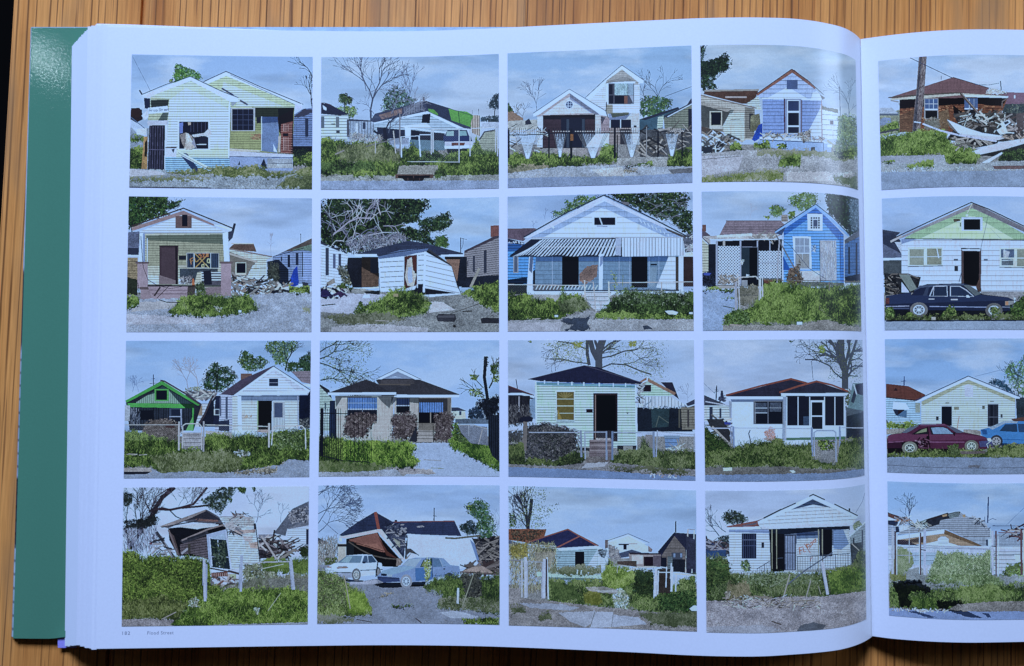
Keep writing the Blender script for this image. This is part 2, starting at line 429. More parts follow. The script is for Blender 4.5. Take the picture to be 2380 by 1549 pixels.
def P(s, c, n=0.10, rag=0, sid=None, alpha=1.0):
    """filled polygon; sid=(spacing, darkness, slope, vertical) draws clapboard joints"""
    p = pts(s); r = mask(p, rag)
    if r is None: return
    sl, m, X, Y = r
    v = 1 + n * ((I_.n1[sl] - 0.5) * 1.1 + (I_.n3[sl] - 0.5) * 1.0 + (I_.n2[sl] - .5) * .6)
    if sid:
        v = v * (1 - .28 * np.clip(I_.n5[sl] - .52, 0, 1) - .16 * np.clip(I_.n3[sl] - .5, 0, 1))      # weather streaks
        sp, dk, sl_, ver = (list(sid) + [0, 0])[:4] if len(sid) < 4 else sid
        q = (X if ver else Y - sl_ * X) / (sp * K); f = q - np.floor(q)
        v = v * np.where(f < max(.1, min(.26, 6.0 / sp)), 1 - min(.6, dk * 1.7), 1 + 0.06 * f)
    col = hx(c) * v[..., None]
    A = I_.a[sl]; A[m] = A[m] * (1 - alpha) + col[m] * alpha
def R(x0, y0, x1, y1, c, **k): P([(x0, y0), (x1, y0), (x1, y1), (x0, y1)], c, **k)
def shade(s, f, tint=None, rag=0):
    """cast shadow seen in the picture itself"""
    p = pts(s); r = mask(p, rag)
    if r is None: return
    sl, m, X, Y = r; A = I_.a[sl]; A[m] = A[m] * f ** 1.25 * np.array([.86, .97, 1.14])
def L(s, w, c, n=0.1):
    p = pts(s); w = max(w * K, 0.9)
    for a, b in zip(p[:-1], p[1:]):
        d = b - a; l = math.hypot(*d) or 1; q = np.array([-d[1], d[0]]) / l * w / 2; e = d / l * w * 0.15
        P(np.array([a + q - e, b + q + e, b - q + e, a - q - e]) / K, c, n)
def dots(s, cols, n, size, asp=1.0, ang=None, spread=0.5, blend=0.0):
    """scatter small strokes inside a polygon: leaves, blades, litter"""
    p = pts(s); rs = I_.rs
    lo, hi = p.min(0), p.max(0)
    q = lo + rs.rand(int(n * 1.6) + 8, 2) * (hi - lo); q = q[inside(p, q[:, 0], q[:, 1])][:n]
    m = len(q)
    if not m: return
    L_ = size * K * (0.5 + rs.rand(m)); th = (rs.rand(m) * 6.283 if ang is None else ang + rs.randn(m) * spread)
    C = np.array([hx(c) for c in cols]); ci = rs.randint(0, len(C), m); col = C[ci] * (0.82 + 0.36 * rs.rand(m, 1))
    if blend:
        loc = I_.a[np.clip(q[:, 1].astype(int), 0, I_.h - 1), np.clip(q[:, 0].astype(int), 0, I_.w - 1)]; col = col * (1 - blend) + loc * blend
    st_ = max(3, int(size * K * 1.6)); ws = max(1, int(round(size * K * asp)))
    for k in range(st_):
        t = (k / (st_ - 1) - 0.5)
        for j in range(ws):
            o = j - (ws - 1) / 2
            x = (q[:, 0] + np.cos(th) * L_ * t - np.sin(th) * o).astype(int); y = (q[:, 1] + np.sin(th) * L_ * t + np.cos(th) * o).astype(int)
            ok = (x >= 0) & (x < I_.w) & (y >= 0) & (y < I_.h)
            I_.a[y[ok], x[ok]] = col[ok]
GR = ('1f2f1e', '3c5429', '5f7c38', '8ba454', '2e4726')
GL = ('36502a', '68863e', '93ab60', '2b4422', '7d984a')
GD = ('1c2a20', '314729', '4e6a38', '16201b', '64804a')
DRY = ('9a957c', 'b7ac8a', '7d7a66', 'c9c0a2', '5d5e58')
def grass(s, cols=GR, dens=1.0, size=26, rag=34, base=None, ang=-1.57, spread=0.55):
    p = pts(s); r = mask(p, rag, 0, rag * 1.1)
    if r is None: return
    sl, m, X, Y = r
    dn = p / K; dn = dn.mean(0) + (dn - dn.mean(0)) * 1.03; dn[:, 1] += size * .6
    a0 = abs(np.dot(p[:, 0], np.roll(p[:, 1], 1)) - np.dot(p[:, 1], np.roll(p[:, 0], 1))) / 2
    dots(dn, DRY + tuple(cols[:2]), int(a0 * .02), size * .7, .12, ang, 1.0, .3)
    C = np.array([hx(c) for c in cols]); lum = C.sum(1); C = C[np.argsort(lum)]
    v = np.clip((I_.n4[sl] * 0.42 + I_.n1[sl] * 0.40 + I_.n3[sl] * 0.62 + I_.n2[sl] * .25 - 0.845) * 3.4 + 0.50, 0, 0.999) * (len(C) - 1)
    i = v.astype(int); f = (v - i)[..., None]
    col = C[i] * (1 - f) + C[np.minimum(i + 1, len(C) - 1)] * f
    I_.a[sl][m] = col[m]
    area_ = abs(np.dot(p[:, 0], np.roll(p[:, 1], 1)) - np.dot(p[:, 1], np.roll(p[:, 0], 1))) / 2
    dots(s, cols, int(area_ * 0.05 * dens), size, 0.12, ang, spread, .5)
    u = p / K; up = u.copy(); up[:, 1] -= size * .75; c_ = u.mean(0); up = c_ + (up - c_) * 1.03
    dots(up, cols, int(area_ * 0.016 * dens), size * 1.1, 0.06, ang, spread, .25)
def leaves(s, cols=GD, n=600, size=18, asp=0.55, rag=46, fill=None, gaps=0.0):
    if fill:
        p = pts(s); r = mask(p, rag, rag)
        if r is not None:
            sl, m, X, Y = r; m &= (I_.n2[sl] * .35 + I_.n4[sl] * .45 + I_.n1[sl] * .2) > gaps + .04 * (gaps > .2)
            k = np.clip((I_.n2[sl] - .5) * 1.2 + (I_.n3[sl] - .5) * 1.6 + (I_.n4[sl] - .5) * 1.1 + .98, .4, 1.7)
            I_.a[sl][m] = hx(fill) * k[m][:, None]
    p = np.array(pts(s)) / K; c = p.mean(0)
    dots((c + (p - c) * 1.12), cols, int(n * .5), size * .6, asp); dots((c + (p - c) * .92), cols, int(n * .8), size * .8, asp, None, .5, .4 if (fill or n >= 400) else 0)
def ground(s, c, n=0.35, rag=8, litter=0, cols=DRY, size=14):
    P(s, hx(c) * [.92, .97, 1.02], n, rag)
    if litter: dots(s, cols, litter, size, 0.25, 0.0, 0.7, .45)
def branch(x, y, a, l, w, d, c, bend=0.5, rs=None):
    rs = rs or I_.rs
    if d < 0 or l < 8: return
    x1, y1 = x + math.cos(a) * l * .5, y + math.sin(a) * l * .5
    a2 = a + rs.uniform(-.25, .25); x2, y2 = x1 + math.cos(a2) * l * .5, y1 + math.sin(a2) * l * .5
    L([(x, y), (x1, y1)], w, c); L([(x1, y1), (x2, y2)], w * .85, c)
    for k in range(2 if d < 3 else 3):
        branch(x2, y2, a2 + rs.uniform(-bend, bend) * 1.3, l * rs.uniform(.62, .85), w * .66, d - 1, c, bend, rs)
    if rs.rand() < .6: branch(x1, y1, a + rs.choice([-1, 1]) * rs.uniform(.4, .9), l * .6, w * .5, d - 2, c, bend, rs)
def mess(s, cols, n, l0=20, l1=110, w=10):
    p = pts(s); lo, hi = p.min(0), p.max(0); rs = I_.rs; k = 0; t = 0
    while k < n and t < n * 6:
        t += 1; q = lo + rs.rand(2) * (hi - lo)
        if not inside(p, q[:1], q[1:])[0]: continue
        a = rs.uniform(-.9, .9) if rs.rand() < .8 else rs.uniform(0, 3.1); l = rs.uniform(l0, l1); q = q / K
        L([(q[0] - math.cos(a) * l / 2, q[1] - math.sin(a) * l / 2), (q[0] + math.cos(a) * l / 2, q[1] + math.sin(a) * l / 2)], w * rs.uniform(.4, 1.5), cols[rs.randint(len(cols))]); k += 1
def fence(x0, x1, yt, yb, c='b9cbe4', mesh=True, posts=(), w=9, top=True):
    if mesh:
        sl = (slice(max(int(min(yt) * K), 0), int(max(yb) * K)), slice(max(int(x0 * K), 0), int(x1 * K)))
        h, w_ = I_.a[sl].shape[:2]; Y, X = np.mgrid[0:h, 0:w_]
        f = (((X + Y) % 7) == 0) | (((X - Y) % 7) == 0)
        A = I_.a[sl]; A[f] = A[f] * .72 + hx(c) * .28
    if top: L([(x0, yt[0]), (x1, yt[-1])], w, c)
    for x, a, b in posts: L([(x, a), (x, b)], w * 1.35, c)
GLY = {'F': '0,10 0,0 6,0|0,5 5,5', 'r': '0,10 0,4|0,6 2,4 4,4', 'i': '1,10 1,4|1,1 1,2', 'c': '5,5 3,4 1,5 0,7 1,9 3,10 5,9', 'o': '3,4 1,5 0,7 1,9 3,10 5,9 5,6 3,4', 'S': '6,1 3,0 1,1 1,4 5,6 5,9 3,10 0,9', 't': '2,1 2,9 4,10|0,4 4,4', 'e': '0,7 5,7 5,5 3,4 1,5 0,7 1,9 3,10 5,9', ' ': ''}
def write(t, x, y, s, dx, dy, c, w=4):
    for ch in t:
        for st_ in GLY[ch].split('|'):
            if st_: L([(x + float(q.split(',')[0]) * s, y + float(q.split(',')[1]) * s) for q in st_.split()], w, c)
        x += dx * (.6 if ch in 'i ' else 1); y += dy
def wheel(x, y, rx, ry, tyre='555c6c', rim='c9d6ea', hub='5a6578'):
    for r, c in ((1, tyre), (.66, rim), (.52, hub), (.2, rim)):
        P([(x + math.cos(t) * rx * r, y + math.sin(t) * ry * r) for t in np.linspace(0, 6.283, 22)[:-1]], c, .15)
    if rim:
        for t in np.linspace(0, 6.283, 9)[:-1]: L([(x, y), (x + math.cos(t) * rx * .55, y + math.sin(t) * ry * .55)], 6, rim)

def lin(c): return np.where(c <= 0.04045, c / 12.92, ((np.clip(c, 0, 1) + 0.055) / 1.055) ** 2.4)
INKF = np.array([0.535, 0.74, 1.32])                    # the daylight falling on the page, so that inks are written as seen
def ink_image(name):
    A = I_.a; is_sky = (np.abs(A - I_.sky).max(2) < 1e-9)[..., None]
    # the press run is cool: warm tones are muted and darkened, neutrals lean to blue
    lum = (A * [.3, .59, .11]).sum(2, keepdims=True); w = np.clip((A[..., :1] - A[..., 2:]) * 5 + .5, 0, 1)
    gr = np.clip((A[..., 1:2] - np.maximum(A[..., :1], A[..., 2:])) * 9, 0, 1); w = w * (1 - .5 * gr)
    T = np.clip(lum + (A - lum) * (1 - .36 * w), 0, 1) ** (1.12 + .20 * w) * (1 - w * np.array([.13, .07, -.07]))
    A = np.where(is_sky, A * [.99, 1, 1], T * (.97 + .05 * gr) * [.965, 1.0, 1.045]); B = A.copy()                                # crispen a little, as a printed photograph is
    for _ in range(2): B = (B + np.roll(B, 2, 0) + np.roll(B, -2, 0) + np.roll(B, 2, 1) + np.roll(B, -2, 1)) / 5
    A = A + 0.45 * (A - B); A = A * (0.96 + 0.08 * I_.n1[..., None])
    a = np.clip(lin(np.clip(A, 0.02, 1.0)) / INKF, 0.004, np.array([.74, .83, .84]))
    im = bpy.data.images.new(name, I_.w, I_.h, float_buffer=True); im.colorspace_settings.name = 'Non-Color'
    b = np.ones((I_.h, I_.w, 4), np.float32); b[..., :3] = a[::-1]
    im.pixels.foreach_set(b.ravel()); im.update(); im.pack(); return im
def ink_material(im):
    m, t, b = mat('printed_ink', rough=0.30, spec=0.5)
    tx = N(t, 'ShaderNodeTexImage'); tx.image = im; tx.extension = 'EXTEND'
    t.links.new(tx.outputs[0], b.inputs['Base Color'])
    return m
def printed(side, ox, oy, corners, label, painter, seed, wide=2065):
    new(seed, wide); painter()
    C = [on_page((ox + x / 4.13) / 1.0756, (oy + y / 4.13) / 1.0756, side) for x, y in corners]
    nx, ny = 64, 12; vs, uv = [], []
    for j in range(ny + 1):
        v = j / ny
        for i in range(nx + 1):
            u = i / nx
            X = lerp(lerp(C[0][0], C[1][0], u), lerp(C[3][0], C[2][0], u), v); Y = lerp(lerp(C[0][1], C[1][1], u), lerp(C[3][1], C[2][1], u), v)
            Z = float(page_z(X, Y, side)) + 0.00012; vs.append((X, Y, Z))
            px, py = proj(X, Y, Z)
            uv.append((((px * 1.0756 - ox) * 4.13 * K) / I_.w, 1 - ((py * 1.0756 - oy) * 4.13 * K) / I_.h))
    fs = [(j * (nx + 1) + i, (j + 1) * (nx + 1) + i, (j + 1) * (nx + 1) + i + 1, j * (nx + 1) + i + 1) for j in range(ny) for i in range(nx)]
    me = bpy.data.meshes.new('printed_photo'); me.from_pydata(vs, [], fs); me.update(); smooth(me)
    ul = me.uv_layers.new(name='UVMap'); li = np.empty(len(me.loops), np.int32); me.loops.foreach_get('vertex_index', li)
    ul.data.foreach_set('uv', np.array(uv, np.float32)[li].ravel())
    o = link('printed_photo', me, ink_material(ink_image('ink')), left_page if side == 'L' else right_page)
    tag(o, label); return o

SH = '6f86b4'
def p11():
    sky('7fa6e2', '93b6ea', 'a9c5f0', .55)
    L('88,110 275,470', 4, '4a5f8c')
    branch(1945, 640, -1.75, 130, 12, 4, '2c3550', .6); branch(1950, 330, -2.0, 120, 10, 3, '2c3550', .6)
    leaves('515,300 540,190 600,200 660,230 745,260 800,330 700,380 520,380', ('2f5a35', '568a3e', '7fae52', '1f3a2c'), 420, 20, rag=22, fill='3d6a37', gaps=.4)
    leaves('470,350 510,340 500,385 470,385', GR, 30, 14)
    ground('40,850 260,850 260,1300 40,1300', '8b97a8', .4); grass('40,930 215,920 215,990 40,1000', GL, 1, 18); grass('40,1060 200,1060 200,1300 40,1300', GR, 1, 22)
    P('60,700 130,640 185,660 195,760 120,800 60,780', '3a2a2e'); P('75,645 160,640 190,700 150,740 60,720', '4c2f2c'); P('70,760 230,860 240,950 130,900 60,820', 'a9c3e8')
    L('75,740 235,870', 8, '53698f'); P('130,860 235,850 230,920 130,915', 'b9cbe2')
    # far right shed
    P('1740,720 1850,650 1950,640 1950,1150 1740,1150', '6d86b6', .2, sid=(22, .25)); P('1745,735 1860,650 1960,655 1950,690 1800,740', '3a3f57', rag=10); R(1870, 750, 1905, 940, '27324f'); shade('1740,1040 1950,1040 1950,1160 1740,1160', .25)
    # rear gable
    P('825,372 1050,262 1770,600 1760,640 1110,640 870,400', 'b9cfb6', .08, sid=(24, .16))
    P('1000,480 1030,375 1060,385 1660,630 1150,630 1180,560', 'dbead8', .06, sid=(24, .16))
    P('822,378 1050,262 1840,600 1838,632 1765,632 1760,600 1055,312 870,392', 'cfdcf6'); L('822,370 1052,264 1100,285 1400,420 1850,605', 9, '2e3a5c'); L('1100,300 1790,620', 5, '4a5a80'); P('1765,600 1840,598 1838,655 1770,662', 'b3c6ec')
    P('1100,640 1760,635 1740,1115 1085,1085', '93a06a', .14, sid=(24, .07)); shade('1100,640 1760,635 1740,760 1350,740 1100,690', .45)
    P('1100,880 1420,870 1420,1080 1090,1070', 'a8b174', .12, sid=(24, .10)); dots('1320,910 1420,910 1420,980 1300,960', ('b58a5f',), 60, 20, .3, 0, .3)
    R(1105, 640, 1352, 880, '9fb0c6'); R(1118, 655, 1338, 872, '161c33')
    for x in (1172, 1228, 1285): L([(x, 655), (x, 872)], 5, '46547a')
    for y in (712, 765, 818): L([(1118, y), (1338, y)], 5, '46547a')
    P('1365,740 1415,735 1415,800 1370,800', '1c2233', rag=6)
    P('1425,732 1590,735 1600,930 1580,1105 1420,1085', '6b84b0', .18); L('1422,732 1420,1085', 8, 'c3d0e0'); P('1540,1010 1585,1100 1545,1090', 'd5e0f0'); shade('1425,732 1590,735 1600,790 1425,800', .7)
    P('1585,740 1750,650 1745,1120 1600,1105 1625,930 1600,880', '4a2a33', .2); P('1625,800 1740,780 1722,1112 1615,1105', '9a5548', .25)
    for k in range(13): L([(1622, 812 + k * 24), (1735, 806 + k * 25)], 5, 'c48d78')
    for y in (850, 980, 1050):
        for x in (1650, 1672, 1694): L([(x, y - 35), (x, y + 30)], 4, 'd7b09e')
    R(1640, 905, 1698, 932, '151525'); shade('1590,650 1750,640 1745,780 1625,810 1600,900', .5)
    P('1595,935 1618,930 1612,1100 1595,1100', 'c3bfae')
    P('1090,1060 1415,1080 1400,1095 1088,1090', 'd9d6bd'); P('1085,1085 1755,1125 1750,1150 1085,1142', 'b4c5e4'); P('1088,1142 1745,1155 1742,1290 1095,1290', '8fa8d6', .15); L('1088,1143 1750,1155', 8, '4a5c86')
    R(1480, 1165, 1740, 1215, '93a3b8', n=.3); R(1480, 1215, 1745, 1265, 'a4b4c6', n=.3); L('1480,1215 1740,1217', 6, '5a6880'); P('1405,1245 1445,1160 1475,1250 1485,1275', '1d2740'); P('1175,1230 1195,1185 1200,1230', '1d2740')
    # front gable
    P('270,520 690,365 1095,560 1085,1160 430,1160 445,1050 465,560', 'cbdccf', .05, sid=(26, .14))
    P('470,560 640,432 930,570 1055,640 1095,640 1080,1060 440,1060', 'e2eee6', .04, sid=(26, .15))
    P('275,530 470,545 455,770 245,770', 'b7c6b0', .1, sid=(26, .2)); shade('275,560 465,555 455,620 280,640', .4); shade('400,690 460,690 440,800 330,810', .6)
    P('175,515 685,318 1180,540 1178,580 1095,578 690,362 280,520 260,540', 'c6d5f3'); L('180,505 430,400 685,316 1010,470 1180,535', 8, '28314e'); P('1095,560 1180,545 1178,580 1098,580', 'dfe9fb')
    P('1105,585 1170,578 1130,620 1110,622', '8d9fb8'); L('1010,440 1130,510', 16, '3a4468'); L('1200,565 1275,608', 18, '4c5670'); L('160,460 185,500', 16, '2a3350')
    P('205,530 270,545 270,640 215,650', '202a48', rag=8); P('250,640 450,620 462,685 255,705', 'd9e6f8'); P('180,720 245,660 255,735 215,770', 'bdd0ee')
    write('Frico Street', 262, 652, 3.0, 18.5, -1.1, '6f7f9e', 4.5)
    L('1090,580 1080,1160', 16, 'dce8f4')
    P('240,780 450,770 445,820 245,825', 'aebfdd'); P('262,822 425,820 420,1290 245,1280', '222538', .3)
    for x in (275, 300, 325, 350, 375, 400): L([(x, 830), (x - 8, 1275)], 4, '55597a')
    L('255,1070 415,1075', 7, '55597a'); P('425,820 450,815 430,1290 415,1290', 'c4d4ee'); P('180,1270 205,940 245,935 238,1275', 'c89a55', .3); shade('215,1000 240,960 238,1150 210,1140', .4)
    R(555, 765, 890, 1075, 'c9d8ec'); R(570, 785, 870, 1065, '171b30')
    for x in (600, 690, 720, 760, 800, 840): L([(x, 790), (x, 890)], 5, '3a4260')
    P('570,800 610,790 605,900 575,905', '6b83c6'); P('660,790 690,790 690,815 665,820', 'c9b9a0'); P('575,920 640,895 700,930 740,1040 700,1075 640,1075 600,1010', '9a948e', .4); P('635,900 665,905 735,1050 660,1075 620,1060 640,990', 'd5cfc2', .3)
    P('700,920 830,900 880,850 905,900 880,950 830,930 720,945', 'b9c3d8', .3); P('720,950 750,1060 700,1010', '8a96b4'); L('750,1020 850,1018', 9, 'c7ccd8'); P('790,930 855,935 855,1010 770,1010', '20253a')
    P('430,1050 545,1045 540,1150 430,1150', 'b8cbea'); L('430,1052 540,1050', 12, '5a3a3e'); P('490,1070 525,1060 510,1110', '35405e')
    P('428,1150 1090,1160 1098,1295 425,1300', '8fbce6', .1, sid=(20, .38)); P('560,1100 650,1110 790,1300 720,1300', '2b3d66'); L('550,1095 990,1330', 34, 'e6ead6'); L('560,1105 985,1335', 5, '8a8c80')
    ground('30,1270 420,1280 480,1330 1000,1330 1100,1290 1960,1290 1960,1520 30,1520', '98a2ae', .45, litter=500)
    grass('1100,1240 1450,1230 1500,1290 1800,1300 1960,1190 1960,1340 1600,1340 1100,1360 900,1330 480,1320 440,1300', ('8f9a5c', '6e8040', 'b0b078', '56683a'), .9, 20)
    grass('1745,1150 1960,1120 1960,1230 1745,1235', GR, 1, 20); grass('60,1360 500,1345 900,1365 880,1390 60,1385', ('6e7d4a', '8d9566', 'a7a884'), .5, 14)
    grass('1680,1360 1960,1330 1960,1480 1560,1470', ('6e7d4a', '8d9566', '4d5c3c'), .6, 16); L('60,1462 900,1470', 16, '4c5468'); P('60,1270 330,1290 440,1330 60,1350', 'a9b5cc', .2)
    leaves('1745,1080 1870,1060 1940,1100 1930,1160 1760,1160', ('1c2a28', '2d4030'), 120, 18)

def p12():
    sky('7fa5da', '92b3e6', 'a8c2ea', .5)
    branch(610, 780, -1.62, 230, 20, 5, '44506c', .42); branch(560, 470, -1.75, 150, 8, 4, '5a6788', .5); branch(980, 640, -1.35, 150, 9, 4, '5a6788', .45)
    leaves('280,520 320,495 420,545 400,600 330,600 280,570', GD, 160, 22, fill='2c4632', gaps=.35); leaves('260,640 380,620 460,650 450,740 380,750 270,680', GL, 160, 20, fill='55743c', gaps=.45); L('335,600 340,700', 10, '34405a')
    leaves('720,640 760,480 850,410 920,430 1010,520 1090,560 1040,640 860,690 730,690', ('203a30', '2f5238', '4a6f40', '1b2a2c'), 520, 20, fill='2a4534', gaps=.47)
    leaves('1820,600 1870,510 1940,490 1940,660 1830,640', ('1f2c3c', '2c3f48'), 260, 18, fill='22303e', gaps=.42); L('1888,640 1880,840', 10, '2a3346'); leaves('1730,740 1940,720 1940,800 1740,800', ('2c3f48', '3c4f58'), 160, 16, fill='33455a')
    P('1660,780 1940,790 1940,850 1660,850', 'a9bddc', .2)
    # left house
    P('60,720 375,715 365,980 60,980', 'cfe0e0', .08, sid=(30, .22)); P('60,590 180,600 380,710 290,720 60,700', '262c48', .2); L('60,592 130,590 200,612', 8, '5e4258')
    P('108,610 150,640 148,670 118,655', 'cfdaf0'); R(92, 730, 128, 850, '5a6b80'); R(248, 735, 280, 845, '6b7a8c'); P('200,805 240,802 240,812 200,815', '28324a'); R(250, 872, 288, 900, '3c4658'); P('360,760 400,760 400,940 360,940', '4c5468')
    P('380,760 640,770 650,960 390,960', '8fa6c6', .25, sid=(30, .2, 0, 1)); P('380,755 600,770 600,785 380,775', '3a435e'); R(450, 800, 475, 930, 'b5cbe6'); R(525, 790, 552, 860, '35425e')
    # big house
    P('600,780 650,700 1165,570 1650,720 1640,860 1560,850 1190,690 650,790', '3c4764', .25); P('690,715 930,645 930,700 720,760', 'a08478', .3); P('940,640 1130,570 1165,660 960,720', '67728c', .3, sid=(26, .3, 0, 1)); P('1150,560 1440,650 1430,780 1200,660', '2f3a55', .25)
    P('1410,650 1500,670 1600,680 1665,720 1640,840 1440,770', '5f9e52', .15); P('1200,650 1260,660 1300,700 1300,730 1210,690', '5f9e52', .15); L('1510,680 1525,800', 8, '2f5a44'); L('1645,700 1640,830', 6, '2f5a44'); P('1665,715 1740,720 1735,935 1650,900 1640,800', 'c9b8a0', .15, sid=(24, .3, 0, 1)); L('1738,720 1735,935', 6, 'e6e2d4')
    R(1145, 530, 1165, 570, '59465a'); L('1720,650 1722,710', 5, '3a4664'); L('1655,665 1655,710', 5, '3a4664'); L('1165,572 1660,722', 6, '2c3654')
    P('640,800 1190,690 1560,855 1500,960 650,960', '9db9d8', .06, sid=(28, .16)); P('900,830 1180,795 1240,850 960,850', 'd3e2f4', .04, sid=(28, .12))
    P('630,795 1190,675 1570,850 1500,852 1195,705 640,805', 'dde8fa'); L('630,790 1190,672 1570,848', 6, '39455f'); P('1140,710 1225,700 1215,800 1130,795', '141a2e')
    P('670,840 960,870 960,1000 680,1000', '27314c', .3); P('960,850 1020,860 1015,1010 965,1010', 'dfeafa'); P('1020,870 1370,905 1370,980 1020,975', '1a2036'); L('960,845 1400,900', 14, 'cfdef2'); R(1380, 880, 1420, 960, 'b9cce6')
    P('760,960 1000,950 1000,1020 780,1020', '8fa3c4', .3); P('1010,970 1370,980 1370,1080 1010,1090', '5e7d96', .2)
    L('780,1050 745,900 790,800 905,700', 16, '2b3350'); L('760,960 640,880', 22, '222840'); L('740,1060 765,960 745,850', 34, '1f2438'); branch(790, 900, -1.3, 110, 12, 3, '4b5872', .7); branch(820, 700, -1.1, 120, 8, 4, '6f7c98', .6)
    branch(600, 480, -.4, 100, 6, 3, '6b7894', .5); branch(640, 700, -2.3, 90, 6, 3, '5a6788', .5); branch(860, 820, -.9, 150, 7, 4, '7c88a0', .5)
    dots('380,900 720,930 720,1000 390,1010', ('8c94a4', '5d6678', 'b5b8b8'), 260, 44, .1, -1.2, .7)
    # pick-up truck
    P('1360,940 1400,870 1600,870 1625,940', '313f66', .1); P('1395,885 1465,880 1465,930 1385,935', '8fb3c4'); P('1520,880 1590,880 1600,925 1520,930', '7fa7ba'); P('1355,930 1640,935 1660,1000 1360,1000', '2b3a68', .1); P('1370,990 1660,985 1655,1035 1375,1040', 'b0c0e0'); P('1440,1000 1580,1000 1570,1035 1440,1035', '8a4f40', .3)
    P('1365,1035 1675,1025 1680,1050 1370,1068', 'd8e4f6'); R(1460, 1040, 1550, 1068, 'eef3fa'); P('1390,1065 1630,1060 1620,1110 1400,1110', '1c2436')
    P('1740,950 1780,890 1900,870 1920,1120 1700,1100', '9aa79c', .2, sid=(18, .15)); L('1730,970 1780,890 1890,870', 14, '3a4254')
    grass('60,980 250,970 460,1000 800,1000 900,1090 1040,1010 1130,1100 1400,1110 1640,1100 1700,960 1760,1080 1960,1080 1960,1380 1300,1370 700,1360 60,1340', GR, 1.2, 30)
    grass('250,1060 560,1010 900,1100 900,1190 300,1180', ('6c7a4c', '8d975c', '4d5c3a', 'a5a878'), 1.2, 34); grass('60,1230 420,1200 640,1220 660,1300 60,1330', GD, .8, 24); grass('1110,1100 1300,1080 1380,1190 1110,1230', GD, .9, 26)
    L('240,1120 330,1080', 14, '9a9a92'); L('560,1040 840,965', 9, '6e7480')
    fence(1110, 1520, (915, 860), (1180, 1200), 'aabcd6', True, ((1232, 865, 1120), (1250, 865, 1100), (1518, 860, 1205)), 8, False); fence(1630, 1920, (855, 840), (1120, 1120), 'aabcd6', True, ((1632, 860, 1140), (1895, 840, 1100), (1915, 830, 1140)), 8, False)
    L('1240,862 1520,858', 7, 'b9cbe4'); L('1640,855 1900,840', 7, 'b9cbe4'); L('920,940 1100,930', 7, 'b9cbe4'); L('1112,918 1225,918', 8, 'cddcf0'); L('1105,930 1120,1145', 14, 'cfdcf2'); L('915,940 925,1150', 13, 'c3d2ea'); L('905,700 910,1120', 13, '7a8294'); L('840,880 865,1110', 11, 'aab4c2'); L('655,990 655,1110', 9, '99a4b0'); L('985,1195 1510,1200', 6, 'aeb9c4')
    ground('900,1240 1300,1230 1300,1330 880,1330', 'a8a498', .35, litter=120); ground('60,1360 400,1330 900,1350 1960,1330 1960,1420 60,1420', '9b9f9e', .4, litter=350); grass('1260,1290 1380,1280 1390,1370 1270,1380', GD, 1, 22); grass('420,1320 620,1310 640,1360 430,1365', GR, 1, 20)
    ground('60,1395 1960,1390 1960,1540 60,1540', '97a5c0', .22, litter=60, cols=('a8b5cc', '8693ae')); P('858,1328 1255,1325 1250,1365 860,1370', '7a5a4c', .3); P('885,1340 1220,1338 1215,1365 890,1368', '161720'); L('1050,1335 1050,1400', 10, '6a5048'); P('930,1368 1160,1368 1140,1398 960,1398', '2a2626', .3); L('990,1365 990,1395', 8, '6a5048'); L('1110,1365 1110,1395', 8, '6a5048')

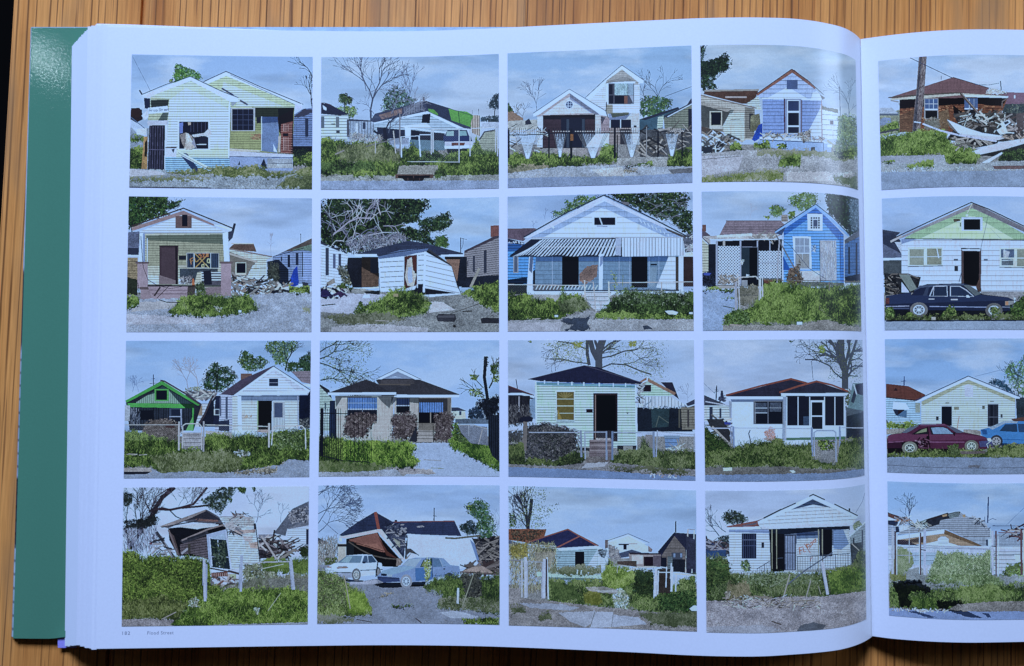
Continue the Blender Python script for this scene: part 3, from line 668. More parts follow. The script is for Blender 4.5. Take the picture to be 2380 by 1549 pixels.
def p13():
    sky('7fa7dc', '88ade4', 'a6c2ec', .6)
    branch(375, 760, -1.5, 120, 6, 4, '4c5a7c', .4); branch(240, 860, -1.6, 90, 6, 3, '5f6474', .6); branch(130, 870, -1.4, 90, 6, 3, '7d7868', .6)
    P('60,710 130,720 240,790 230,830 60,850', 'b08e6e', .25); leaves('60,650 110,660 130,720 60,710', GD, 60, 18, fill='2a4032'); P('60,820 420,800 420,900 60,920', 'a8b4bc', .3); P('260,820 300,790 330,850 260,860', '2c3448')
    branch(1620, 720, -1.5, 150, 10, 4, '34405c', .5); branch(1500, 600, -1.9, 80, 8, 3, '3c486a', .5)
    leaves('1445,600 1540,560 1640,570 1770,590 1760,680 1640,760 1445,780', ('2c4a38', '456a40', '6a8a50', '1f3030'), 460, 22, fill='365640', gaps=.42); L('1700,565 1980,462', 6, '3c4a6c')
    P('1440,800 1830,680 1860,720 1680,800 1680,920 1440,940', '3f5d74', .2); P('1440,800 1840,672 1850,690 1500,810', '2a3148'); P('1630,780 1690,760 1680,880 1620,900', 'a9c4c8', .1, sid=(24, .2)); P('1690,790 1990,640 1990,900 1700,900', '7f8a80', .2, sid=(24, .2)); P('1690,770 1930,650 1975,580 1990,640 1730,790', '343a50', .2); L('1730,775 1985,640', 10, 'cfd8e4'); R(1945, 690, 2000, 1200, '222a3e')
    P('1440,910 2000,900 2000,1190 1440,1190', '4f5660', .5); mess('1440,900 1960,880 1960,1180 1440,1180', ('9fa4a8', '2c3038', '6b6a66', 'b9b4a4', '474b50'), 60, 60, 240, 14)
    # tall wing
    P('905,600 1260,245 1445,420 1440,800 1090,800 1080,720', 'dbe2f2', .05, sid=(19, .1)); P('880,580 1260,240 1480,395 1475,425 1440,425 1258,285 930,600', 'd3dff4'); L('880,578 1070,400 1258,240 1480,392', 6, '39455f'); P('1440,390 1485,395 1478,430 1440,430', 'e9f0fc')
    P('1100,400 1260,285 1430,420 1425,440 1090,435', 'a3abb2', .1, sid=(19, .12)); P('1095,430 1240,405 1400,410 1395,430 1100,440', 'e6edfa'); P('1110,405 1290,360 1410,405 1120,420', '8c949c', .2)
    R(1120, 430, 1382, 645, '4a5166'); R(1128, 440, 1165, 545, '141a30'); R(1182, 430, 1318, 550, '9fc2d8', n=.35); R(1325, 430, 1378, 550, '8aa6c4', n=.2); R(1182, 558, 1318, 640, '10152a'); R(1128, 552, 1170, 640, '141a30'); R(1285, 560, 1318, 640, 'a06a54'); P('1335,555 1378,555 1378,640', '93a6c4')
    for x in (1215, 1250, 1285): L([(x, 440), (x, 545)], 3, '5d7d9c')
    R(1095, 440, 1120, 645, 'e4e9f4'); R(1100, 650, 1165, 740, 'a9ab9c', sid=(19, .15)); P('1165,645 1445,640 1440,735 1170,735', 'e6ecfa', .05, sid=(19, .08)); P('1140,735 1330,730 1325,790 1160,785', '8d8f70'); P('1130,790 1440,735 1440,1060 1130,1060', 'c5ccde', .12, sid=(15, .08)); shade('1120,740 1350,740 1300,800 1130,810', .75)
    R(1145, 803, 1355, 890, '181f36'); L('1245,800 1245,890', 8, 'b9c6dc'); P('1130,890 1360,890 1370,1060 1130,1060', 'b3a598', .2, sid=(15, .12)); R(1240, 900, 1350, 1060, '363a48')
    # front gable
    P('345,745 718,492 1110,740 1115,790 440,760 390,780', 'b2aeb6', .15, sid=(16, .12)); P('440,755 640,610 720,570 950,735', 'd2d4e4', .1, sid=(16, .07)); shade('720,530 1000,700 1020,760 940,735 720,590', .8)
    P('340,742 716,490 1105,725 1110,765 1030,750 718,530 400,755 345,775', 'e9effc'); L('342,738 716,488 1095,715', 6, '4b5875'); P('1020,720 1105,725 1110,770 1025,755', 'dde6f8')
    c = [(715 + math.cos(t) * 44, 650 + math.sin(t) * 48) for t in np.linspace(0.39, 6.67, 9)[:-1]]
    P(c, 'e8eefa'); P([(715 + (x - 715) * .84, 650 + (y - 650) * .84) for x, y in c], '3c4e78')
    for d in (-12, 14): L([(715 + d, 612), (715 + d, 688)], 5, 'dbe5f6'); L([(677, 650 + d), (753, 650 + d)], 5, 'dbe5f6')
    P('440,760 985,748 985,1100 440,1100', '4b3c48', .2, sid=(16, .15)); shade('440,760 985,748 985,800 440,800', .6); R(630, 785, 880, 1100, '1c2238')
    for x in (700, 860): R(x - 14, 800, x + 14, 1095, '39485e')
    P('385,770 445,770 440,1090 385,1090', 'd5dbec', .1, sid=(16, .08)); P('985,755 1040,755 1040,1100 985,1100', 'c4c8da', .12, sid=(16, .08)); P('1040,770 1130,790 1130,1060 1040,1060', 'a79ca4', .2, sid=(16, .1)); shade('1040,770 1090,780 1050,860', .6)
    P('880,1090 980,960 1130,940 1120,1080', 'c9cde0', .1); P('560,1100 1120,1095 1120,1180 560,1180', 'a9a8a8', .25); R(1380, 865, 1410, 885, '2b2f3c'); L('1100,620 1095,720 1120,790', 9, '2c3348')
    mess('80,880 470,880 470,1180 80,1160', ('6e7478', '9aa0a2', '3e4450', 'b9c2d0'), 50, 40, 160, 9)
    grass('60,1170 240,1150 560,1150 1000,1190 1180,1080 1220,1200 1200,1260 60,1330', GR, 1.2, 28); grass('1060,1080 1180,1060 1190,1190 1010,1200', GL, 1, 26); grass('1720,1240 1800,1120 2000,1090 2000,1300 1730,1300', GR, 1.2, 28)
    # iron fence with white fans
    for cx, cw, n, yb in ((285, 270, 16, 1205), (620, 130, 8, 1190), (960, 310, 18, 1200), (1360, 210, 13, 1190), (1775, 180, 13, 1180)):
        for k in range(n):
            t = k / (n - 1) - .5; L([(cx + t * cw * .16, yb), (cx + t * cw, 950)], 5 if abs(t) < .35 else 4, 'dfe8f6' if abs(t) < .36 else '6a7280')
    L('80,962 480,958', 10, '1c2233'); L('480,945 1430,940', 9, '1c2233'); L('1560,930 1990,925', 9, '1c2233')
    for x in list(range(90, 480, 22)) + list(range(550, 720, 27)) + list(range(780, 1180, 25)) + list(range(1210, 1430, 24)) + list(range(1760, 1910, 22)): L([(x, 890), (x, 950)], 4, '1f2536'); L([(x - 6, 925), (x + 6, 925)], 8, '9fa6b2')
    for x, y in ((88, 910), (505, 905), (735, 900), (1185, 890), (1210, 960), (1632, 935), (1880, 930)): L([(x, y), (x, 1200)], 24 if x in (88, 735, 1185) else 15, '161c2c')
    R(728, 955, 758, 1020, 'b5763c', n=.3); L('1512,880 1512,1210', 7, '8d97a6')
    grass('60,1290 500,1280 600,1340 400,1390 60,1360', ('a9a07c', 'bcae84', '8a8f62', '7a7a60'), .8, 18); ground('60,1360 600,1290 1200,1270 2000,1290 2000,1440 60,1440', 'a8b0be', .3, litter=300); ground('1210,1200 1720,1190 1720,1290 1200,1280', 'a4a6a8', .35, litter=120); grass('1280,1270 1560,1240 1600,1280 1300,1290', GR, .7, 18); grass('1200,1310 1430,1310 1400,1350 1280,1360', DRY, .6, 16); P('940,1320 1260,1290 1290,1380 1050,1390', 'b9c3d2', .3); P('1730,1320 1990,1300 1990,1350 1800,1370', '6a7280', .25, 8)
    ground('60,1410 600,1395 1300,1390 2000,1350 2000,1540 60,1540', '8f9eba', .18, litter=60, cols=('a2aec4', '8291ac'))

def p14():
    sky('8fb0dc', '93b4e6', 'afc8ec', .5)
    leaves('150,30 230,40 200,100 180,200 300,190 430,110 480,200 470,280 380,310 300,400 340,490 200,500 150,480', ('1c2a28', '2a4030', '41603c', '141e22'), 620, 24, fill='22342c', gaps=.40)
    leaves('180,200 300,200 440,150 440,290 300,340 180,360', ('17221f', '22362a', '3a5638'), 260, 24, fill='1c2b26', gaps=.25); branch(300, 390, -.3, 60, 6, 2, '2a3432', .6)
    branch(1700, 800, -1.5, 150, 8, 4, '5c7894', .35); L('1605,465 1615,800', 8, '4a5f80')
    # left house
    P('215,510 770,490 750,560 690,640 600,640 200,540', '74503f', .25); L('215,505 770,497', 18, 'a4a49c'); L('430,572 645,572', 14, 'b9b2ac'); P('640,640 770,560 800,700 720,700', 'cfd8da', .1, sid=(22, .2))
    P('170,540 720,690 720,1010 640,1010 600,1040 400,930 170,870', 'ccc9b4', .08, sid=(22, .15)); P('625,670 730,690 725,980 630,1000', '8f9088', .15, sid=(22, .2)); P('175,640 480,720 400,860 400,930 180,900', '8c8777', .2); shade('175,640 480,700 520,700 400,900 180,880', .72)
    P('170,545 755,680 750,692 170,560', 'a09484'); P('170,615 490,690 450,725 170,650', 'b5b3a4', .15, sid=(16, .2)); R(262, 718, 395, 870, 'c4c4b4'); P('278,728 385,725 380,860 280,862', '14192c'); R(265, 870, 400, 900, 'aab8c4'); P('400,870 470,740 620,730 620,1030 420,960', 'dcdccc', .06, sid=(22, .16)); L('480,805 620,795', 7, '8d8460')
    R(675, 740, 715, 900, '333a48'); P('690,760 780,740 790,850 740,920 680,930', '8b8a66', .4); P('170,870 380,930 440,990 170,950', '66574a', .3)
    mess('170,950 540,980 520,1130 180,1160', ('c8cdd4', '7f8484', '30343c', 'a79c88', '515860', 'd8dde4'), 90, 40, 190, 15); P('190,1090 290,1080 290,1160 200,1165', '2c3544')
    P('700,1010 770,860 810,840 810,980 730,1030', '2c4fb0', .3); grass('460,1080 560,1050 620,1120 480,1130', GR, .9, 22)
    # lean-to on the right
    P('1425,670 1590,700 1585,1000 1425,1010', 'c4d4ec', .08, sid=(52, .2, .05)); P('1425,660 1590,700 1590,740 1425,700', '79806c', .3, rag=10); R(1508, 812, 1545, 852, '6a3a4a')
    # blue-white gable
    P('745,550 1115,300 1440,560 1425,600 790,580', '9db8e6', .08, sid=(44, .18)); P('860,580 1060,470 1100,480 1290,595', 'dbe8fa', .05, sid=(44, .14)); P('1330,520 1370,510 1430,560 1415,600 1310,590', 'dbe8fa', .05, sid=(44, .14))
    R(1060, 395, 1172, 490, '4c618e'); P('745,545 1112,285 1140,290 1360,470 1355,492 1118,320 760,558', 'a8705c', .25); L('745,540 1112,282 1280,400 1440,545', 8, '332f42'); P('1400,540 1460,580 1430,600', '5f666c', .3)
    P('810,580 1420,600 1425,1000 1040,960 815,950', '7f9cd6', .12, sid=(36, .18)); P('1285,920 1400,700 1425,600 1430,1000 1320,990', 'd3e2f8', .06, sid=(36, .14)); P('805,575 1420,590 1420,608 805,592', 'c9d9f4')
    R(1040, 590, 1210, 955, '8497c0'); R(1062, 600, 1195, 950, 'cad8f0'); R(1072, 610, 1188, 715, '30406a'); R(1072, 732, 1188, 865, '161d34'); R(1072, 880, 1188, 945, '222b44'); L('1036,590 1040,955', 14, '5a3f5c'); L('1215,600 1215,950', 8, '7a4f60'); L('1420,600 1425,1000', 9, 'b58c86')
    P('780,980 1240,1000 1450,1030 1500,1060 1450,1080 780,1015', 'c4d4f0'); P('780,1015 1440,1045 1520,1060 1520,1140 1000,1110 740,1060', '8fb0e2', .1); L('780,1012 1440,1042', 10, '465c8a'); L('1440,1045 1440,1140', 8, '465c8a'); mess('810,950 1200,960 1200,1000 830,985', ('d9d3c4', 'a8a294', '7a756c'), 40, 30, 110, 9); leaves('1205,940 1300,920 1310,1010 1230,1040', ('cfc9bc', '8a8478', '4c4c4c', 'a8a49c'), 160, 26); mess('1320,990 1450,990 1440,1020 1320,1010', ('b5a898', '6a6058'), 16, 30, 80, 8); P('1310,1090 1355,1085 1355,1140 1310,1140', '50565c', .4)
    L('1480,1020 1560,1080', 22, 'a8ae9c'); R(1480, 1060, 1530, 1090, 'c9d6e8')
    leaves('1590,800 1650,760 1780,780 1800,1200 1540,1160 1590,1000', ('5e7a5c', '7c9468', '8aa0a0', '4a6470', '9aae7c'), 900, 24, fill='6a8468', gaps=.35)
    grass('720,1060 870,1030 900,1110 720,1120', GR, 1, 24); leaves('960,1060 1060,1040 1060,1110 970,1110', GR, 60, 22)
    ground('150,1160 620,1120 1000,1110 1520,1140 1820,1180 1820,1560 150,1560', 'a3a5ac', .35, litter=800, cols=('8d8f92', 'b8b9bc', 'a59f90', '74777c')); P('180,1180 620,1170 560,1320 180,1400', 'a9b3c8', .25, 12); P('1060,1340 1500,1340 1560,1440 1060,1440', 'b4bccc', .25, 12); P('1580,1350 1740,1350 1760,1410 1600,1400', 'b4bccc', .25, 12)
    grass('740,1130 1500,1120 1740,1190 1700,1230 1300,1180 760,1180', ('98a070', '7d8a58', 'b1b08c'), .6, 18); grass('1000,1200 1100,1160 1210,1180 1200,1290 960,1290', GL, 1.1, 30); grass('180,1400 700,1340 1030,1330 1020,1420 600,1460 180,1460', ('7f9048', '98a364', '687c3e', 'b3b48c'), .9, 24); grass('1540,1400 1780,1380 1790,1520 1560,1460', ('6f7f58', '8a9670', '55664c'), .8, 24); grass('1540,1110 1790,1100 1780,1220 1560,1170', GR, .8, 26)
    L('190,1215 590,1180', 6, '6d706c')

def p15():
    sky('8fb3e6', '9dbcf0', 'b4ccf4', .55)
    P('560,720 780,660 790,900 560,930', '97a08a', .4); P('570,690 770,680 770,720 570,720', '5a6a80'); P('560,640 700,640 770,700 560,700', '9db0cc', .2); P('580,760 620,740 690,745 695,810 580,825', '7f94b8', .2); grass('560,830 770,780 780,880 560,900', GL, .8, 18); L('580,900 770,860', 20, '4a505c')
    P('1850,480 2560,490 2560,640 1850,620', '9a7484', .15); R(1960, 510, 1978, 545, 'cfd4e0'); P('1840,600 2560,600 2560,860 1850,760', '3c4a54', .4); leaves('1850,620 2100,590 2560,600 2560,800 1860,700', ('47565c', '2c3842', '6a7a74'), 300, 22)
    P('655,540 1330,325 1700,440 1905,520 1900,545 780,545', '9b706c', .12, sid=(13, .12)); L('1330,325 1720,442 1900,500', 8, '6a4a4c'); P('780,548 1900,530 1830,700 1830,760 1280,900 780,890', 'a3613c', .2, sid=(15, .16)); dots('780,600 1830,600 1800,760 780,880', ('c08452', '84492f', '6f3d2c'), 700, 22, .35, 0, .1)
    shade('780,548 1900,530 1840,620 1740,620 1600,600 1330,610 1180,620 780,650', .35); shade('1330,610 1450,700 1440,770 1340,700', .35); shade('1730,640 1800,700 1790,760 1750,680', .4); P('780,720 960,640 960,880 780,890', '8a6a48', .4, 8, alpha=.6)
    P('1180,690 1280,650 1300,760 1280,880 1180,870', '8d7a54', .4, 10, alpha=.7)
    P('670,548 950,520 1420,490 1900,520 1895,538 1420,508 1000,545 700,560', 'c9cbb8'); L('665,535 1000,505 1410,485', 12, '6b6658'); P('1440,505 1905,520 1900,540 1440,528', 'e9ead8'); L('690,565 770,580', 14, '8b96a8'); L('1900,540 1840,575 1838,640', 9, '8a7a6c')
    R(1035, 545, 1180, 755, '8a96a8'); R(1042, 550, 1175, 650, '4a6494'); R(1042, 650, 1175, 665, 'd3deee'); R(1048, 670, 1170, 750, '1c2028')
    for x in (1085, 1130): L([(x, 550), (x, 650)], 4, 'a9bcd8')
    L('1042,600 1175,600', 4, 'a9bcd8'); R(1450, 545, 1588, 660, '4f6794'); R(1450, 645, 1588, 658, 'd3deee'); L('1500,548 1500,645', 4, 'a9bcd8'); L('1548,548 1548,645', 4, 'a9bcd8'); R(1455, 660, 1580, 720, '20242c')
    leaves('1040,780 1100,740 1180,760 1190,860 1050,860', ('8a8a78', '6a6c60', 'a09c84'), 240, 24, fill='77776a')
    L('1410,490 1640,750', 26, '6e5d50'); L('1420,490 1640,745', 6, 'b9aa98'); leaves('1680,470 1720,445 1830,460 1880,485 1800,500 1690,495', ('e4e8ee', 'b5b9bc'), 120, 26)
    P('980,110 1060,110 1035,500 1000,800 985,970 905,970 920,780 950,500', '857c7c', .25); dots('1000,110 1055,110 1030,500 985,960 925,960 960,500', ('5c5458', 'a49c98', '6e666a'), 700, 26, .12, 1.65, .1); shade('910,960 925,780 955,500 990,110 1010,110 975,520 945,960', .75)
    L('890,125 1320,330', 8, '3a4668'); L('1560,400 1700,405 1810,385', 5, '4a5a80'); L('1822,365 1830,460', 10, '3a4258'); L('1210,310 1210,350', 5, '4a5a80'); L('965,450 1040,405', 7, '4c464c')
    P('1330,700 1900,690 2560,760 2560,1000 1260,980 1380,800', '3a3d42', .6); mess('1400,700 1850,700 1920,880 1420,860', ('24262c', '8a8a88', 'c4c8cc', '55524e', '6e655a'), 130, 30, 150, 14); mess('1850,690 2560,760 2560,960 1900,900', ('2a2e36', '8f9298', 'b9b2aa', '6e5a52', 'd0d4da'), 90, 30, 170, 16)
    P('1268,760 1480,850 1640,900 1890,935 1700,950 1400,905 1385,900', 'c9d6ee', .06); P('1268,770 1385,905 1300,840', '7a7f80'); P('1820,800 1910,760 1930,790 1845,860', 'd8dde6'); P('1855,790 1900,775 1910,795 1870,815', '3a4250'); P('1780,870 1870,820 1900,900 1820,920', 'd5dbe4', .2); P('1985,700 2065,690 2065,860 1990,830', '6a5f5e', .3)
    grass('560,940 900,890 1250,880 1290,990 1500,1040 1600,1120 1560,1200 1240,1220 1200,1120 900,1140 560,1140', GL, 1.3, 30); P('1390,940 1800,985 1790,1010 1550,1060 1400,1000', '2a2c34', .4); mess('1300,950 1760,980 1600,1060 1330,1030', ('9a9c98', '6a6c68', 'b4b4ac'), 30, 40, 140, 14); P('1380,905 1700,935 1890,945 1800,975 1500,945', 'b5c4de')
    L('930,785 1000,795', 12, 'd9e2f4'); L('1020,805 1200,875 1400,925 1780,985', 17, 'b3c3e8'); dots('1020,795 1200,865 1400,915 1780,975 1780,990 1400,935 1200,885 1020,815', ('5a6684',), 60, 14, .5)
    P('1480,1110 1640,1050 1850,990 2560,880 2560,960 2065,1010 1850,1070 1560,1135', 'bcc9e4', .1); P('1560,1135 1850,1075 2065,1010 2560,960 2560,1060 1760,1140', '30343a', .4); P('1610,1215 1840,1095 1850,1110 1690,1215', 'c4d0ea'); L('1620,1210 1690,1215', 6, '7c88a0')
    mess('1850,930 2200,900 2100,960 1900,970', ('b9a88f', '7a6f62'), 18, 40, 140, 10); grass('1800,1160 1880,1080 2065,1070 2560,1080 2560,1200 1800,1200', GD, 1, 28); grass('1240,1110 1500,1080 1620,1160 1560,1210 1260,1220', GL, 1, 28)
    ground('560,1140 1240,1130 1260,1220 1620,1220 1800,1190 2560,1190 2560,1310 560,1310', '9ea6b0', .3, litter=420, cols=('c4c8cc', '8a9096', 'a8a49a')); P('560,1140 1230,1130 1200,1200 560,1220', '95a2b8', .2); grass('590,1190 720,1180 740,1205 600,1220', GL, .8, 16); grass('830,1250 1000,1210 1130,1180 1140,1260 900,1285', GL, .9, 24)
    dots('600,1270 1300,1240 2065,1240 2065,1290 600,1310', ('dfe3e8',), 60, 18, .4); P('1740,1240 2560,1230 2560,1265 1760,1275', '8f6f68', .3)
    ground('560,1305 2560,1280 2560,1560 560,1560', '94a2ba', .18, litter=80, cols=('a9b5c8', '8592a8'))

printed('L', 310, 115, ((82, 90), (1948, 116), (1942, 1482), (55, 1463)), 'print of two cream gabled shops with a torn window', p11, 11)
printed('L', 780, 115, ((97, 117), (1928, 85), (1930, 1473), (90, 1484)), 'print of a collapsed house with a green-patched roof and pick-up truck', p12, 12)
printed('L', 1250, 105, ((78, 120), (1975, 40), (1987, 1455), (80, 1508)), 'print of a brick gabled house behind an iron fence with white fans', p13, 13)
printed('L', 1710, 105, ((168, 36), (1770, 190), (1798, 1530), (182, 1450)), 'print of a pale blue gabled house with a rust-red roof edge', p14, 14)
printed('R', 2060, 115, ((557, 158), (2440, 112), (2452, 1464), (592, 1490)), 'print of a brick house behind a wooden pole and storm rubble', p15, 15, 2560)

def p21():
    sky('8fb2ec', '9bbcf2', 'adc8f4', .45)
    leaves('70,60 480,60 500,130 640,110 570,190 480,200 500,260 330,300 200,360 110,400 70,300', ('16241e', '25402a', '3f6234', '5f8146', '101a18'), 900, 26, fill='223a28', gaps=.3); branch(480, 230, -.6, 70, 8, 3, '24302a', .6); branch(120, 480, -1.5, 90, 14, 3, '20292c', .5)
    P('70,440 200,430 200,680 70,680', '5a6684', .4); P('70,600 195,600 195,670 70,670', '2f3850'); L('70,678 195,680', 14, 'd5dbe4'); P('70,700 185,700 180,980 70,960', 'b09a6c', .3, sid=(18, .2)); P('70,900 185,930 180,1090 70,1080', '2f382e', .5)
    branch(1560, 680, -1.6, 90, 4, 3, '93a0be', .3); L('1865,455 1867,545', 7, '3a4664')
    # neighbour far right
    P('1580,690 1980,500 1990,600 1640,690', '76685e', .3); P('1780,620 1985,560 1985,640 1790,640', '6f8a86', .3); P('1575,690 1700,640 1890,620 1985,640 1985,1000 1600,960', '7f98c6', .15, sid=(24, .22)); P('1890,640 1985,650 1985,950 1890,930', '8fabe0', .1, sid=(24, .2)); R(1730, 670, 1758, 800, '1f2942'); R(1815, 655, 1842, 780, '27324f'); R(1660, 690, 1675, 740, '27324f'); shade('1520,740 1640,720 1740,820 1740,1000 1530,980', .35); leaves('1530,760 1630,760 1640,980 1530,960', ('3f4a48', '5d665a', '2a3030'), 200, 22, fill='3c4444'); L('1885,640 1885,900', 8, '222a40'); L('1580,690 1900,600', 8, '333a50')
    P('1735,985 1790,830 1830,780 1850,980 1800,1000', '2746a8', .3)
    # leaning shed in the middle
    P('1130,600 1180,555 1380,555 1410,640 1140,620', '7f6252', .25); L('1150,556 1380,556', 10, 'c4c8cc'); P('1130,620 1570,700 1515,720 1515,980 1150,900', 'dcdcca', .06, sid=(22, .14)); L('1130,610 1570,692', 14, 'a49282'); P('1130,640 1410,740 1330,850 1320,900 1140,870', '8f8a7a', .2); L('1130,660 1415,745', 20, 'bdbdb4'); R(1190, 750, 1305, 880, 'c9cabc'); R(1205, 758, 1298, 860, '12172a'); P('1310,900 1370,780 1510,760 1515,980 1350,930', 'e3e3d4', .05, sid=(22, .14)); L('1310,815 1510,805', 6, 'a39a78')
    P('1150,870 1480,950 1500,985 1160,920', '7a6858', .3); mess('1150,900 1560,960 1540,1110 1150,1100', ('c9ced6', '8a8f94', '343a44', 'b09d86', '5a6068', 'dfe4ea', '2a2e38'), 120, 40, 200, 15); mess('1540,960 1740,960 1740,1090 1480,1090', ('c4c8ce', '2b2f3a', '7e8488', '9a8f80'), 50, 30, 120, 18); P('1550,1080 1570,1040 1640,1030 1640,1090', '222838')
    P('1840,970 1890,970 1905,1025 1855,1025', 'dfe6f0'); P('1880,950 1945,960 1940,1050 1900,1050', '343c50')
    # the porch house
    P('200,450 1110,440 1110,1000 1060,1060 200,1020', 'cfd0b2', .06, sid=(25, .13)); P('270,470 1060,460 1075,760 270,790', 'b5b68e', .1, sid=(25, .08)); shade('270,470 1060,460 1065,560 270,520', .72); P('280,880 400,890 400,980 280,980', 'e2e4d0', .05, sid=(25, .12)); L('280,500 285,980', 10, 'dfe6ea')
    P('205,430 655,250 1080,430 1060,445 205,440', 'd5e1f4', .05, sid=(26, .12)); P('205,425 1080,425 1090,448 205,445', 'c4d6f4'); P('120,390 655,215 970,355 975,375 655,255 130,425', 'b3958c', .12); P('970,355 1165,400 1160,425 980,370', 'd3dcea'); L('125,375 655,190 1000,330 1170,400', 14, '4e3c42'); L('1165,430 1150,490 1185,350', 26, '2a3148'); P('1115,435 1170,420 1160,500 1120,540', '39425c')
    R(575, 270, 740, 398, '8d6f66', n=.15); R(640, 258, 698, 378, '14192c'); L('200,440 1090,440', 8, '8b9cbe')
    P('205,450 255,445 258,745 190,745', 'd3e0f6'); P('1058,445 1108,435 1130,740 1075,745', 'd9e5f8'); shade('235,450 258,445 262,745 240,745', .75)
    P('408,580 602,580 600,975 405,975', '55454e', .12); P('430,600 575,605 570,920 425,915', '5f4f58', .1); L('580,590 585,975', 20, '2c2530'); P('405,880 575,935 575,975 405,975', 'a08a86'); L('405,580 600,580', 12, '332c38')
    R(608, 680, 682, 722, '222838'); P('685,650 1022,652 1022,812 690,808', '9fb0c2'); P('692,655 1018,658 1018,806 695,803', '243044')
    for x in (705, 725, 745): L([(x, 660), (x, 800)], 5, '4d6286')
    for x in (960, 980, 1000): L([(x, 660), (x, 800)], 7, '42587a')
    L('765,655 765,805', 7, 'b9c6d8'); L('936,655 936,808', 7, 'b9c6d8')
    L('770,655 920,808', 9, 'c9a85a'); L('915,660 775,808', 9, 'c9a85a'); o = 'd98a4c'
    L('725,715 735,768', 9, 'c98f4a'); L('722,720 755,700', 8, 'c98f4a'); L('728,742 752,730', 8, 'c98f4a'); L('770,705 782,745 805,738', 8, 'c9a85a'); L('800,735 840,700', 8, 'c9a85a')
    L('830,660 812,672 838,675 835,705', 9, o); L('850,662 872,662 855,695 880,692', 8, o); L('890,662 912,660 908,690 890,688 890,665', 8, o); L('905,715 925,715 925,755 900,750 903,715', 8, 'cfc890'); L('845,775 865,768 868,800 845,798 845,775', 8, 'cfc890'); L('885,765 918,808', 7, 'cfc890')
    P('615,815 1010,815 1010,850 930,840 800,850 770,960 620,960', '3c4858', .4); R(845, 845, 1045, 985, '55596a', n=.3)
    for y in (855, 880, 905, 930): L([(840, y), (1045, y)], 12, 'ccd2d8')
    P('860,840 940,830 950,980 870,980', '1f2436'); P('605,925 670,925 670,972 608,972', 'dfe8f6'); P('740,1000 748,920 762,915 775,1000', 'e08146'); P('735,1000 778,1000 778,1012 735,1012', 'c9682f'); leaves('620,900 760,890 740,970 620,970', ('7a8090', '9aa0a8', '3c4250'), 90, 24)
    P('180,745 285,750 290,1000 180,1020', 'b0a0a8', .1); P('160,745 300,742 300,765 160,762', '7d6b70'); P('1045,745 1148,745 1145,1100 1040,1090', 'b9a3a8', .1); P('1035,740 1165,740 1165,765 1035,765', '83706f')
    P('210,1010 310,1005 330,1130 215,1140', 'b79e9c', .12); P('200,1005 320,1005 320,1030 200,1030', '7d6a68'); P('285,985 720,995 690,1130 330,1130', 'bca5a6', .12); L('330,1075 690,1075', 9, '86707a'); L('300,1035 700,1040', 8, '95808a'); P('700,1000 780,1000 770,1110 690,1110', '5f5856', .3); P('880,1010 1045,1000 1040,1085 880,1090', 'a28f8f', .15); shade('285,980 1045,985 1045,1000 285,1000', .5)
    L('360,990 500,985 740,995', 9, '2b2a34'); L('415,1005 355,1095', 18, '4a4448'); L('375,985 520,1020 640,1000', 6, '2b2a34'); L('500,1000 380,1120', 6, '3a383e'); L('215,480 240,800 290,930 380,985', 7, '2a2c38'); L('185,960 200,1080', 8, '5a4e50')
    leaves('780,980 860,950 890,1060 800,1110', ('2c3f30', '48603e', '6a7a5a', '1c2822'), 160, 22); 
    ground('50,1130 700,1120 1200,1090 2000,1050 2000,1500 50,1500', 'a3acbe', .3, litter=900, cols=('8f979e', 'b5bac0', 'a09a8c', '7d8286')); P('130,1160 600,1150 590,1220 120,1260', 'a7b0c0', .2, 10); P('60,1280 1000,1320 960,1380 60,1390', 'a9b4cc', .25, 14)
    grass('60,1090 200,1110 200,1180 60,1240', GL, 1, 24); grass('480,1260 640,1120 820,1060 1100,1090 1330,1080 1440,1220 1300,1280 900,1310 560,1290', GL, 1.4, 30); grass('640,1150 900,1120 1000,1200 700,1240', GR, .8, 26); leaves('980,1200 1060,1220 1040,1260 980,1250', ('b5bcae', '56703e'), 40, 16); R(1225, 1245, 1252, 1268, 'e6eaee'); grass('1880,1220 1960,1190 1960,1260 1890,1260', ('9aa37c', 'b4b894'), .8, 20); grass('1740,1000 1960,1010 1960,1080 1750,1080', GR, .6, 18); L('400,1135 480,1160 620,1165', 10, '3a3840')

